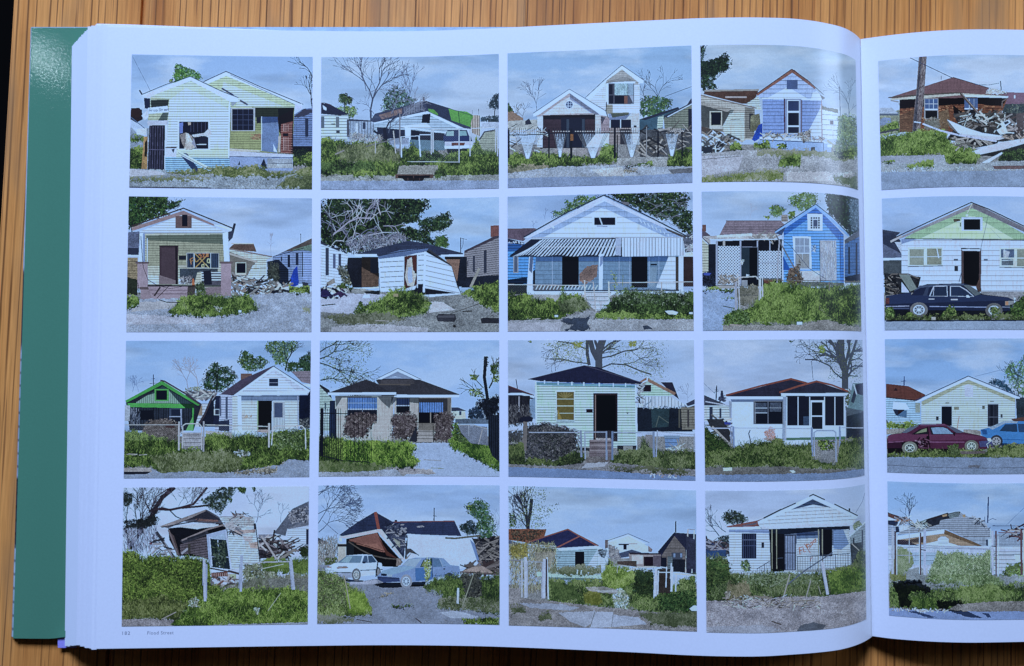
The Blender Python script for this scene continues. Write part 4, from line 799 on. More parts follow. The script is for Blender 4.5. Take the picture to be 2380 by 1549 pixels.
def p22():
    sky('86aee8', '8fb6ee', 'a9c8f4', .5)
    T = ('101a18', '1c2c22', '2c4430', '425f3a', '0c1214', '587246')
    leaves('80,80 1100,80 1180,110 1190,190 1110,280 1100,330 960,350 900,420 1000,380 1100,420 1090,520 900,600 400,640 80,560', T, 2200, 26, fill='1c2c24', gaps=.25)
    leaves('1100,340 1180,290 1280,280 1400,230 1440,300 1420,380 1330,430 1200,430 1130,400', T, 420, 24, fill='1f3026', gaps=.35); leaves('1080,420 1200,420 1240,520 1380,480 1400,580 1200,590 1090,520', T, 320, 22, fill='24382a', gaps=.38); leaves('1270,480 1400,500 1400,590 1280,590', ('2f4a30', '4a6a3c', '6f8c50'), 120, 20, fill='36542f', gaps=.3); leaves('90,90 160,90 140,170 90,170', ('9dbbe8', '8fb0e0'), 20, 20)
    for k in range(34): x, y = I_.rs.uniform(120, 850), I_.rs.uniform(200, 600); branch(x, y, I_.rs.uniform(-2.6, .2), I_.rs.uniform(60, 150), I_.rs.uniform(4, 9), 2, ('8d96ae', '6e7894', 'a9b0c2')[k % 3], .8)
    L('200,480 380,330 480,290 620,295', 12, '949cb4'); L('580,470 740,440 880,440', 9, 'a9b2c8'); L('210,540 205,330 150,240', 14, '39424f'); dots('380,500 900,440 1000,520 600,620 380,620', ('9aa3b8', '707a94', '505a70'), 420, 60, .05)
    L('1535,495 1535,650', 7, '3a4668'); L('1540,500 1600,515', 5, '3a4668'); L('1560,500 1560,560 1545,610', 5, '4a5678')
    # houses at both sides
    P('80,540 370,660 370,930 330,1000 80,1000', 'c5d8f6', .06, sid=(30, .12, .12)); P('80,530 370,650 370,668 80,555', '343c50'); dots('90,545 370,660 370,672 90,565', ('dfe8f8',), 26, 20, .5); R(140, 600, 175, 885, '3a4660'); R(218, 665, 242, 810, '56648a'); R(275, 660, 300, 880, '3f4a68'); P('150,960 230,910 240,960 150,1000', 'a9a290', .2); leaves('260,800 430,780 430,980 330,980', ('6a705c', '3c4640', '9aa08c', '27302e'), 200, 26, fill='4c5450', gaps=.4)
    P('370,700 520,700 520,1010 420,1010 360,800', '1d2230', .4)
    P('1570,640 1930,470 1940,1000 1560,1000', '8a8f9e', .1, sid=(22, .22, -.12)); P('1570,630 1840,500 1935,440 1935,490 1580,650', '4a4656', .15); P('1845,370 1935,365 1935,470 1845,490', 'a9685a', .2, sid=(14, .2)); R(1660, 680, 1682, 850, '3a4256'); R(1775, 625, 1805, 860, '343c50'); R(1605, 730, 1615, 790, '3a4256'); P('1600,900 1930,880 1930,1010 1540,1010', '20283a', .3)
    L('1640,1000 1725,815', 26, 'a7a79c')
    # hip roof and brick wall
    P('440,665 1000,525 1180,555 1560,655 1560,680 440,680', '36415e', .2, sid=(11, .15)); P('440,665 670,665 670,690 440,690', 'e6ecf4'); P('1330,670 1570,665 1570,690 1330,690', 'e2e9f4')
    P('515,695 690,695 690,1010 515,1005', '8a6a50', .25, sid=(14, .2)); shade('515,695 690,695 690,900 515,800', .55); R(605, 710, 690, 860, '1a2030'); P('1370,690 1560,690 1545,980 1480,970', 'b58a6c', .2, sid=(14, .2)); shade('1370,690 1560,690 1555,720 1370,720', .4); L('1545,700 1540,900', 14, 'd3d8dc'); P('1530,690 1600,690 1600,1000 1490,1000', '1c2434', .4)
    # fallen shed
    P('680,690 1200,610 1440,780 1540,1075 1150,1090 700,1080', '1c2130', .3); P('690,715 1170,640 1165,970 1090,975 1060,1030 940,1050 715,1065', 'd3def6', .04, sid=(52, .28, -.05)); P('1175,640 1440,790 1500,1000 1540,1075 1160,1015', 'dde6fa', .04, sid=(52, .2, .22)); L('1170,640 1155,1055', 24, 'eaf0fc'); L('690,710 712,1090', 14, 'e3ebfa')
    P('680,690 900,625 1200,600 1200,625 950,685 690,715', '5e76a2', .15); L('680,685 900,640 1200,600', 8, '2c3448'); P('1200,605 1430,770 1430,785 1195,625', '3c414c')
    P('955,690 1085,670 1085,980 945,1030', '6e3a34', .25); P('985,720 1030,700 1045,830 1080,870 1050,1000 985,990 960,900', 'cfc8b4', .2, 8); P('995,800 1030,790 1040,950 1000,970 985,880', '9fb9e0', .1, 6); L('1090,670 1088,1010', 12, 'cfd8e8'); R(1060, 845, 1085, 862, '1a1c24'); L('950,690 945,1040', 8, 'cfd8ea')
    P('1145,1085 1540,1065 1540,1078 1170,1115', 'e2e9f6'); P('440,1020 690,1000 690,1015 440,1035', 'd5dbe2')
    ground('70,1010 500,1020 760,1060 1200,1110 1560,1080 1960,1000 1960,1500 70,1500', '8f9294', .4, litter=1300, cols=('74767a', 'a8a89e', '8d866f', 'b9bcc0', '62645e')); P('70,1060 760,1080 760,1140 500,1290 70,1260', 'a9b7d4', .18, 8); P('1210,1150 1350,1160 1480,1240 1210,1270', 'b5c0d4', .15, 6); P('200,1420 700,1380 1200,1430 1190,1480 200,1480', 'a3adc0', .25, 10); shade('520,1050 700,1040 700,1085 560,1070', .4); L('100,1195 240,1180', 12, '5a5a50')
    mess('80,1010 330,1010 370,1080 200,1110 80,1110', ('c9cbd0', '222848', '3c3258', '8a8074', 'e2e4e6', '1a1c28'), 46, 30, 110, 26); P('90,1050 150,1010 190,1100 90,1110', '2c2a58', .4); P('520,1115 535,1085 590,1080 608,1118', 'c6dcf8', .1)
    grass('420,1270 560,1180 760,1110 800,1050 950,1030 1110,1080 1240,1160 1180,1280 900,1320 640,1290', GL, 1.4, 32); grass('800,1060 1120,1080 1230,1170 900,1290 760,1200', GR, 1, 30); leaves('430,1270 500,1150 560,1220 540,1280', ('2f4426', '56703a'), 90, 26); grass('220,1000 330,950 430,1010 420,1035', GR, 1, 24); grass('1520,1090 1680,1000 1960,950 1960,1310 1800,1220 1640,1130', GR, 1.3, 30); R(840, 1072, 890, 1102, 'b5a873'); grass('100,1290 700,1270 1000,1340 700,1400 300,1380', ('7d8460', '959878', '626a4c'), .5, 18); L('655,1352 800,1354', 10, 'a9a89c')
    P('1280,1310 1310,1280 1480,1285 1490,1330 1470,1365 1300,1360', '3a3e4a', .25); P('1300,1300 1470,1295 1470,1320 1300,1320', '565b68'); P('1740,1330 1770,1320 1940,1325 1940,1380 1750,1380', '2f333e', .25); L('1430,1280 1730,1175', 7, '54504c'); P('1550,1250 1650,1245 1660,1258 1560,1262', '4c4038'); L('1460,1400 1480,1415', 26, '2c2c30')

def p23():
    sky('86aae4', '93b6ee', 'a5c2f0', .4)
    branch(460, 300, -1.5, 50, 4, 2, '7088b4', .6); branch(345, 400, -1.6, 40, 4, 2, '6a82ae', .6)
    leaves('540,220 620,240 670,180 680,100 740,140 830,50 900,90 1000,60 980,100 800,190 560,290', ('3c5a34', '5f7f42', '86a25c', '27402a'), 460, 22, fill='41603a', gaps=.42)
    leaves('1100,30 1900,20 1940,100 1900,200 1990,220 1990,440 1900,440 1750,300 1650,300 1400,190 1150,70', ('182420', '26392a', '3c5634', '56703f', '10191a'), 1300, 26, fill='22342a', gaps=.35)
    for k in range(10): x, y = I_.rs.uniform(1450, 1850), I_.rs.uniform(100, 330); branch(x, y, I_.rs.uniform(-.6, .6), 80, 5, 2, '6f7a8c', .6)
    # blue neighbour
    P('70,520 280,560 380,640 370,1000 70,1010', '5d9ce0', .1, sid=(30, .25)); P('70,400 380,400 240,530 70,500', '6b5f70', .25); L('70,405 360,402', 10, '8a6a60'); P('70,500 250,545 240,570 70,545', '2c3550'); dots('80,520 240,550 235,575 80,550', ('c9dcf8',), 14, 20, .6); R(138, 680, 190, 860, '8fa0b8'); R(148, 690, 180, 850, '53627e'); shade('70,545 250,560 250,620 70,640', .7); shade('70,930 280,900 280,970 70,980', .35); P('70,975 280,975 280,1080 70,1080', '1f2a34', .3)
    P('1895,620 2000,640 2000,1000 1890,1000', '4c3a38', .2); P('1890,650 2000,640 2000,690 1890,690', 'd0d9e6'); P('1880,470 2000,450 2000,640 1890,640', '5a6478', .5); mess('1890,480 2000,470 2000,640 1890,620', ('9aa4b8', '3a4454', 'c0c8d4'), 24, 30, 90, 8)
    # gable
    P('250,505 1070,60 1900,480 1900,500 330,500', '93b0dc', .08, sid=(56, .1)); P('440,495 1040,190 1100,200 1720,490', 'cfdff6', .04, sid=(56, .1)); P('240,500 1070,55 1090,80 1930,480 1930,500 1080,120 300,500', 'b9cdf0', .08); L('245,490 400,400 700,230 1072,55 1300,160 1600,310 1930,480', 14, '2d3a55'); P('1700,390 1930,485 1900,500 1720,420', '5a5a5c', .3); P('1250,120 1330,130 1335,160 1280,150', '6a7080')
    for k in range(9): L([(1440 + k * 42, 300 + k * 22), (1462 + k * 40, 340 + k * 20)], 9, 'c9d9f2')
    L('540,375 555,395', 20, 'c9d9f2'); L('970,155 1080,110', 14, 'dce8fa')
    R(950, 268, 1208, 372, 'd9e5f8'); R(972, 288, 1190, 362, '161b2e'); L('1025,280 1055,360', 12, 'c6d0e0'); L('1000,375 1110,378', 10, '8a9cc0')
    # porch back wall
    P('370,680 1850,680 1840,1040 350,1040', '6f8fb2', .12, sid=(46, .1)); P('1850,690 1850,1040 1610,1010 1740,690', 'c6daf4', .05, sid=(46, .1)); R(640, 680, 815, 1010, '11141f'); R(1358, 690, 1525, 1010, '10131e')
    for x in (540, 1230, 1340, 1540, 1640): L([(x, 690), (x, 980)], 7, '93aed2')
    P('820,870 900,790 1010,770 1000,900 880,980 820,940', 'b5805a', .4, 12, alpha=.75); R(1555, 765, 1620, 780, '1c2438'); P('1545,800 1625,800 1600,1000 1545,1000', '7f9cba', .1); shade('370,680 1740,680 1720,740 370,740', .8)
    # awning
    P('100,680 320,510 1260,495 1265,690 100,690', '20283e', .2)
    for k in range(30):
        t = k / 29; x0 = 330 + t * 860 if k > 3 else 330 - (3 - k) * 26 + 20; xb = 130 + k * 31.5 if k < 8 else 378 + (k - 8) * 37.5; xt = 330 + (xb - 130) * .87 + (0 if k > 7 else 0)
        P([(xt, 510 if k > 3 else 525 + (3 - k) * 22), (xt + 19, 508 if k > 3 else 520 + (3 - k) * 22), (xb + 20, 668 + 18 * math.cos(k * .35) ** 2), (xb - 2, 676 + 14 * math.cos(k * .35) ** 2)], 'd6e0f4', .06)
    P('1195,500 1250,497 1245,680 1195,675', '9fb5da'); P('1255,497 1890,490 1915,680 1262,690', 'c3d4f4', .06, sid=(32, .2, 0, 1)); L('330,497 1890,490', 10, '9fb0cc'); L('430,590 1250,590', 6, 'aebdd6'); L('440,545 1180,540', 5, '7d8cab')
    # posts, porch floor
    P('300,690 345,690 335,1055 275,1055', 'c3d5f4'); shade('310,690 345,690 330,860 300,830', .6); P('1022,670 1065,660 1060,1050 1018,1050', 'd3e2fa'); shade('1035,690 1065,680 1060,760 1030,800', .75); R(1845, 685, 1893, 1040, 'c9daf6'); R(1815, 690, 1842, 1040, '5a5248'); P('340,840 365,820 365,1000 340,1000', '1c2436')
    P('345,985 640,980 640,1040 340,1040', '5a6272', .3)
    for k in range(18): L([(370 + k * 36, 1030), (395 + k * 36, 985)], 10, 'c9d3e0')
    P('280,1045 1900,1040 1950,1060 1940,1080 1000,1090 280,1080', 'cfdcf2'); P('280,1080 1000,1085 1000,1160 280,1150', 'a3aebc', .2); P('860,1040 1150,1050 1120,1240 990,1250 930,1200', 'b5c4dc', .1, sid=(44, .25)); shade('350,1035 1850,1030 1850,1045 350,1048', .5)
    fence(80, 870, (978, 990), (1100, 1130), 'b3b9c4', True, (), 8); fence(1130, 1990, (960, 950), (1090, 1080), 'b3b9c4', True, ((1668, 950, 1240),), 8); L('872,935 880,1130', 14, 'b9c0cc'); L('875,945 965,955', 9, '8d94a4'); L('962,950 990,1255', 10, 'aab2c0'); L('885,1130 975,1130', 6, '7b8494'); L('1122,950 1130,1190', 15, 'c3ccd8')
    leaves('1150,850 1200,860 1210,1050 1370,980 1360,1060 1180,1090', ('6a8450', '4c663e', '93a874'), 130, 18); L('1160,850 1200,960', 6, '7d945c'); L('1270,880 1265,1000', 6, '7d945c')
    grass('70,1060 280,1090 600,1150 620,1070 860,1110 940,1230 700,1290 600,1350 70,1350', GR, 1.3, 32); grass('600,1150 880,1130 930,1230 640,1260', ('7d8a5c', '5a6c42', '98a074', '3c4c32'), 1, 30)
    grass('1090,1220 1150,1130 1300,1050 1600,1080 2000,1060 2000,1340 1300,1340 960,1340 1000,1290', GD, 1.4, 32); leaves('1180,1080 1400,1020 1900,1060 1980,1180 1200,1180', ('3a4f36', '5d7452', '8a9a84', '25352a'), 420, 24); grass('980,1290 1200,1260 1600,1290 2000,1290 2000,1340 1000,1350', GL, .9, 22); dots('640,1000 660,990 660,1180 630,1180', ('4f6a3a', '76905a'), 40, 30, .2)
    ground('60,1350 600,1340 900,1250 1000,1260 960,1340 1400,1340 2010,1340 2010,1500 60,1500', 'a3a7b0', .3, litter=900, cols=('8a8c8e', 'b9bbc0', 'a59e90', '74767a')); shade('620,1340 940,1300 900,1380 940,1430 860,1460 660,1450 760,1400 640,1370', .55, None, 26); shade('1470,1410 1520,1395 1580,1440 1490,1440', .55, None, 10); P('80,1370 640,1370 620,1460 80,1460', 'a5afc4', .2, 10)
    P('1700,1250 1780,1245 1840,1265 1820,1290 1740,1285', 'd9dde0'); R(1955, 1262, 1990, 1285, 'd9dde0'); R(565, 1295, 600, 1315, 'dfe2e2'); L('330,1335 415,1330', 8, 'b5b4a8')

def p24():
    sky('8db0e6', '9abbf0', 'adc8f2', .4)
    branch(640, 300, -1.5, 60, 4, 3, 'a3b3d2', .6)
    leaves('850,230 870,160 950,170 1000,200 960,270 880,280', ('5c7a40', '7f9a58', '41603a'), 200, 20, fill='587640', gaps=.42); leaves('1040,90 1080,60 1190,30 1320,40 1350,120 1260,200 1170,230 1110,170 1050,150', ('5c7a40', '7f9a58', '41603a'), 380, 20, fill='587640', gaps=.46); leaves('780,270 850,270 830,310', GL, 30, 18); leaves('1030,240 1100,220 1100,280 1050,300', GL, 80, 18, fill='4f6c3a', gaps=.3)
    leaves('1430,40 1780,60 1800,440 1660,460 1560,330 1440,210', ('131d1c', '1f2f24', '30482e', '0e1516', '3c5a3a'), 900, 28, fill='1a2824', gaps=.3); leaves('1660,90 1790,100 1790,420 1690,420', ('6b849c', '526b80', '3c5462'), 260, 28)
    P('140,430 215,460 215,860 140,860', 'b9c2b4', .1, sid=(28, .2)); P('140,400 230,470 215,580 140,500', '5f5a6a', .2); L('140,500 215,570', 10, 'd0d8e4'); R(148, 360, 188, 430, '9a6a5a', sid=(14, .2)); P('210,560 300,560 300,1000 210,1010', '1d2436', .3)
    # neighbour at right
    P('1615,560 1780,470 1800,940 1615,950', '4f77b4', .2, sid=(34, .15)); P('1615,520 1780,410 1780,480 1620,560', '5a6478', .3); R(1655, 590, 1672, 870, '22304c'); R(1730, 550, 1750, 880, '22304c'); shade('1615,900 1800,860 1800,960 1615,960', .4)
    # porch wing
    P('325,465 400,320 960,325 1010,370 900,470', '8f8694', .2, sid=(17, .14)); L('390,322 960,322', 8, '6e6470'); R(962, 258, 1030, 330, 'b3aa9c', sid=(15, .2))
    P('290,530 970,510 970,1000 290,1000', '151a28', .3); P('150,480 660,460 910,455 930,500 640,520 380,515 220,510', 'b5bac4', .3); L('300,482 660,462', 26, 'd3dae4'); mess('640,450 920,455 930,505 660,515', ('c9cdd2', '8a8c90', 'a9a498'), 26, 40, 130, 10); L('220,510 930,512', 9, 'e0e6ee'); P('150,485 230,520 230,560 160,500', 'a9b0ba')
    for x, w, yb in ((298, 20, 985), (543, 16, 990), (718, 14, 920), (845, 9, 920)): L([(x, 530), (x, yb)], w, '93a5c6')
    def lattice(x0, y0, x1, y1):
        sl = (slice(int(y0 * K), int(y1 * K)), slice(int(x0 * K), int(x1 * K))); h, w = I_.a[sl].shape[:2]; Y, X = np.mgrid[0:h, 0:w]
        f = ((X + Y) % 9 < 4) | ((X - Y) % 9 < 4); A = I_.a[sl]; A[f] = hx('b9c9e6') * (0.9 + .2 * I_.n1[sl][f][:, None])
    lattice(310, 580, 535, 985); lattice(730, 630, 965, 915); L('730,755 960,755', 7, '8fa0be'); dots('320,880 530,880 530,980 320,980', ('b5a890', '8d8474'), 160, 22, .3)
    R(555, 590, 720, 900, '2a3a4a'); R(635, 590, 712, 890, '12161f'); L('560,590 715,592', 6, '7d8ca8'); leaves('545,720 575,730 560,780 545,780', ('dfe4ea',), 16, 18); R(360, 525, 382, 578, '9fa8b4'); P('270,990 480,990 480,1018 265,1020', 'a9adb0'); R(555, 935, 615, 995, '8a97aa'); P('600,870 640,880 600,900', 'c9d3e0')
    leaves('140,870 270,850 280,1010 150,1000', ('1f2738', '33405a', '12161f'), 160, 24, fill='1c2434'); P('160,855 240,860 220,885 165,880', '4458a8')
    # blue gable
    P('970,420 1315,180 1610,470 1610,980 980,990', '6aa6ee', .07, sid=(30, .24)); P('965,400 1315,160 1615,470 1600,570 1320,250 985,480', '3f74c8', .1, sid=(30, .2)); P('1560,470 1608,470 1612,960 1570,950', '4a86da', .08, sid=(30, .25)); L('980,410 980,980', 14, 'a9c6ee')
    P('895,435 1315,150 1340,150 1670,470 1655,485 1320,185 910,458', '84b0ee'); L('895,430 1100,290 1318,148 1500,290 1670,468', 9, '2a3a5c'); P('900,450 1010,380 970,470', '3c5078')
    P('1230,245 1390,250 1390,425 1235,420', 'd3e3f8'); P('1262,278 1365,280 1362,408 1265,405', 'dbe7f8'); 
    for i in range(4):
        for j in range(5):
            if i in (0, 3) or j in (0, 4): R(1267 + i * 25, 283 + j * 25, 1285 + i * 25, 301 + j * 25, '202a40')
    R(1292, 310, 1336, 380, '46587c'); P('1078,480 1270,482 1278,822 1100,825', 'd9e6f8'); P('1105,500 1250,502 1255,815 1108,812', '8ba0c0', .1)
    for x in (1155, 1200): L([(x, 505), (x, 645)], 5, 'd9e6f8')
    L('1108,580 1250,580', 5, 'd9e6f8'); L('1108,655 1252,655', 12, 'e3edfa'); R(1112, 665, 1250, 805, '8d99a8', n=.15); L('1180,660 1182,720', 4, 'd9e6f8')
    P('1362,522 1530,525 1535,935 1368,930', 'a3b2cc', .25); dots('1365,530 1528,530 1530,920 1370,920', ('8798b8', 'b9c6da'), 240, 50, .06, 1.5, .15); P('1150,835 1362,838 1362,950 1170,950', 'b9c6dc', .15); L('1360,520 1365,975', 8, '2a3a5c'); P('980,680 1060,830 985,830', '2d5cae'); L('1610,440 1615,990', 8, 'a9c6ee'); L('1575,460 1572,900', 5, '2c4a80'); leaves('1285,580 1325,565 1320,640 1285,635', ('dfe8f6', '35507e'), 30, 18)
    L('910,470 960,560 1100,810', 14, '6a7488'); L('945,520 930,700 920,990', 13, '96a2ba'); L('960,510 1050,570 1250,810 1420,920', 6, '4a5c80')
    P('980,950 1380,950 1610,960 1610,1000 980,1000', '6d7880', .3); leaves('1010,960 1050,820 1110,800 1160,720 1150,860 1190,930 1100,990 1020,990', ('6e5a48', '8f7858', '4c4034', 'a08a68'), 260, 22, fill='665444', gaps=.35); leaves('900,990 980,980 1010,1030 910,1040', ('b9b8ac', '8d8c84'), 50, 22)
    P('780,920 880,930 870,970 790,965', '8a5440', .4)
    ground('140,1040 500,1030 520,1240 380,1300 350,1500 140,1500', '9badcb', .2, litter=120, cols=('8292b0', 'b0bdd4')); grass('150,1030 480,1020 480,1050 150,1055', GR, .7, 18); grass('330,1130 480,1115 490,1135 340,1140', GR, .5, 14); L('360,1200 480,1225', 10, '53624c')
    grass('500,1000 720,990 740,1130 640,1180 520,1170', ('8f8c74', 'a49e80', '6e7058'), .8, 24)
    grass('780,990 900,960 1300,990 1600,1000 1820,980 1830,1420 1300,1330 1200,1390 700,1390 380,1390 440,1260 620,1220 740,1120', GL, 1.5, 34); grass('1380,1000 1830,1000 1830,1380 1500,1340 1360,1200', GR, 1.0, 32); leaves('380,1310 520,1230 640,1290 620,1380 370,1390', ('243a22', '42602e', '6f8c48', '7f9a70'), 360, 26, fill='3a5428', gaps=.2); grass('1100,1330 1380,1290 1350,1360 1150,1380', GL, .7, 24)
    fence(780, 1790, (928, 948), (1060, 1080), '8a8478', False, ((1458, 950, 1040),), 7); L('495,960 495,1235', 24, '9aa6be'); L('520,900 535,1230', 12, 'a9b5c8'); L('530,905 700,895 735,930 735,1140', 11, 'a9b4c4'); L('540,1085 725,1090', 6, '5c6268'); L('745,900 750,1120', 12, 'b5c1d4'); L('768,910 770,1100', 12, 'aab6ca')
    ground('360,1400 700,1400 1200,1400 1420,1340 1600,1400 1830,1430 1830,1500 360,1500', 'a39d94', .35, litter=300); P('430,1385 560,1395 550,1410 430,1400', 'b9ad98'); R(1125, 1365, 1180, 1395, 'dfe6ee')

def p25():
    sky('8aaee8', '93b6ee', 'a3c0f0', .5)
    P('600,410 790,440 700,520 610,560', '3c465e', .2); P('600,440 720,450 790,520 800,700 610,690', '333d56', .25); P('610,560 800,660 800,705 610,705', '5d6a88', .3); P('610,705 800,700 800,725 610,730', 'dfe8f4'); P('610,730 800,725 800,870 610,880', '4a5560', .3); P('730,540 800,540 800,660', 'a9bcd8', .2)
    # house front
    P('800,510 2560,520 2560,1080 800,1060', 'c6d6f6', .05, sid=(52, .12)); P('840,490 1530,150 2160,510 2560,515 2560,525 840,510', '93b6a0', .08, sid=(56, .08)); P('1000,500 1500,270 1560,275 1960,510', 'bddcc0', .04, sid=(56, .07)); P('800,510 960,510 800,560', '7c94c0'); shade('2030,520 2560,520 2560,640 2200,560', .72)
    P('690,530 1500,160 1535,135 1545,165 2160,480 2140,470 1540,195 1520,195 800,500', '8c93a4', .2); P('1530,130 2180,440 2560,620 2560,660 2100,450 1540,190', '757a8c', .2); L('720,500 1060,340 1520,130 1700,200 2180,430', 12, '3a3d4c'); L('690,535 800,480', 20, 'a9b2c4'); L('830,505 2000,518 2560,525', 9, '3c4a68'); L('1530,140 1480,240', 9, 'd3d6c4'); R(1465, 255, 1490, 280, 'd9e0e0'); P('1335,300 1400,300 1410,320 1340,335', '6f6650', .3)
    R(1420, 285, 1638, 425, 'b3cdf4'); R(1442, 305, 1615, 415, '11151f'); P('1405,340 1415,340 1415,380 1405,380', '5a6a5c'); L('1700,250 1620,600', 4, '4a5a7c'); L('1720,400 1840,520', 4, '7d98a0')
    R(868, 595, 1225, 790, 'd6dcE0'); R(885, 612, 1030, 778, '93a098', n=.12); R(1063, 608, 1215, 772, '939c8c', n=.15)
    L('885,693 1030,693', 9, 'dde3e6'); L('1060,690 1215,690', 8, 'dde3e6'); L('1165,605 1185,705', 11, 'dfe5ea'); L('865,793 1225,785', 9, '6a7488')
    R(1815, 600, 2240, 800, 'd6dcE0'); R(1828, 612, 1962, 700, '5a7094', n=.3); P('1850,620 1920,640 1900,700 1850,700', 'aebfd8', .2); R(1832, 712, 1955, 780, '66788c', n=.3); L('1835,730 1950,725', 9, 'd6dde2'); L('1862,615 1872,700', 8, 'd3dae0'); R(1992, 612, 2140, 790, '93a098', n=.12); L('1992,705 2140,705', 8, 'dde3e6'); L('1810,800 2240,808', 8, '6a7488')
    P('1415,610 1625,615 1620,1000 1418,990', '6d5a58', .2); P('1440,632 1605,635 1600,990 1442,980', '101219'); L('1415,605 1625,610', 9, '2a2c34'); P('1420,612 1618,615 1610,632 1430,630', 'd9e2ec'); P('1570,1000 1610,900 1625,1050 1590,1060', '7a5c50', .3); R(1340, 715, 1385, 732, '5a657c'); R(1650, 715, 1690, 732, '6a7690'); R(1348, 788, 1382, 840, '333a4a'); L('1420,850 1395,950', 8, '5a6a88')
    P('620,860 1000,900 960,1060 630,1090', '2c3038', .6); P('770,870 880,880 960,1020 890,1050', '7d8e92', .12); L('670,900 700,870 870,870 975,915', 13, '7d7870'); mess('640,900 790,890 790,1060 640,1070', ('1a1c22', '6a6660', '9a958a', '353a42'), 30, 40, 140, 12)
    P('800,950 870,1040 880,1060 800,1060', 'b5c6ea', .05); P('1620,1050 2560,1050 2560,1200 1630,1140', '8f98a8', .3)
    # black saloon car
    P('640,1100 900,1085 980,1000 1060,975 1440,965 1500,985 1640,1080 1900,1110 1965,1140 1990,1210 1990,1260 1650,1290 640,1290 630,1200', '222c4a', .1); P('640,1095 900,1060 900,1090 1600,1085 1900,1110 1960,1140 640,1180', '2c3a5e', .08); P('920,1050 990,990 1440,968 1450,985 1000,1010', '4c5c7c')
    P('1020,1095 1060,1000 1085,1000 1065,1095', '3a4866'); P('1085,1100 1130,992 1272,990 1278,1102', 'a9b9d8'); P('1097,1095 1138,1000 1265,998 1270,1096', '283754'); P('1300,1100 1300,992 1400,992 1470,1030 1555,1105', 'a9b9d8'); P('1310,1096 1310,1000 1398,1000 1465,1040 1540,1100', '2a3a5a'); L('1135,1000 1128,1095', 6, '9fb0d0'); P('1440,985 1500,985 1620,1075 1560,1095', '5f6e7c', .1); P('1465,1090 1490,1085 1510,1115 1470,1112', 'c3d0e4')
    P('635,1120 675,1115 675,1180 640,1180', '8a4a48', .3); L('640,1205 880,1200', 8, '8d9cc0'); L('1090,1205 1680,1212', 9, '8094c0'); L('1840,1210 1980,1215', 12, '6a7a9a'); L('640,1225 880,1222', 6, '56658a'); P('1870,1150 1975,1145 1980,1195 1870,1195', '8a95a0'); P('1875,1155 1905,1152 1905,1188 1875,1190', 'd69a68'); P('1960,1110 1980,1120 1980,1190 1965,1180', 'cfd8e4'); R(1080, 1122, 1140, 1134, 'aab8d4'); R(1310, 1128, 1380, 1140, 'aab8d4')
    P('640,1240 1990,1250 1900,1320 650,1330', '171c28', .3); wheel(980, 1240, 92, 78, '767c84', 'dfe6f0', '6a7482'); wheel(1755, 1245, 88, 76, '6c7278', 'c9d2dc', '5c6470')
    leaves('1900,1280 1980,1150 2080,1080 2200,1100 2300,1200 2560,1180 2560,1340 1900,1340', ('2a4024', '48652f', '6f8c4a', '1a281c'), 700, 30, fill='344e28', gaps=.25); leaves('630,1230 700,1210 740,1300 640,1340', ('4c6a38', '7d9858', '2f4528'), 120, 26); leaves('1720,1220 1800,1210 1840,1310 1740,1310', ('53703a', '8a9a5c', '35502c'), 110, 22); leaves('1280,1200 1340,1190 1370,1300 1200,1320', ('53703a', '7d9050', '35502c'), 110, 22); leaves('850,1280 900,1260 950,1310 870,1320', GL, 50, 20)
    grass('620,1310 1100,1290 1700,1310 2560,1310 2560,1360 620,1360', ('3a4a2a', '5f7440', '1f261c', '7f8c58'), 1, 22); R(1110, 1315, 1155, 1352, 'b5bcbc', n=.3)
    ground('620,1355 2560,1345 2560,1540 620,1540', '9caac0', .14, litter=60, cols=('aeb9ca', '8e9bb2')); shade('640,1345 2560,1338 2560,1352 640,1362', .5)

printed('L', 300, 475, ((92, 68), (1982, 88), (1977, 1468), (65, 1468)), 'print of a cream porch house with a spray-painted cross on its window', p21, 21)
printed('L', 780, 475, ((92, 92), (1930, 75), (1932, 1465), (87, 1466)), 'print of a toppled white shed under a dark tree', p22, 22)
printed('L', 1250, 475, ((78, 72), (1988, 20), (2000, 1455), (80, 1462)), 'print of a white double house with a striped metal awning', p23, 23)
printed('L', 1720, 475, ((140, 20), (1760, 95), (1790, 1460), (153, 1455)), 'print of a bright blue gabled house with white lattice porch', p24, 24)
printed('R', 2060, 475, ((595, 92), (2470, 82), (2482, 1446), (625, 1450)), 'print of a black saloon car before a white house with a green gable', p25, 25, 2560)

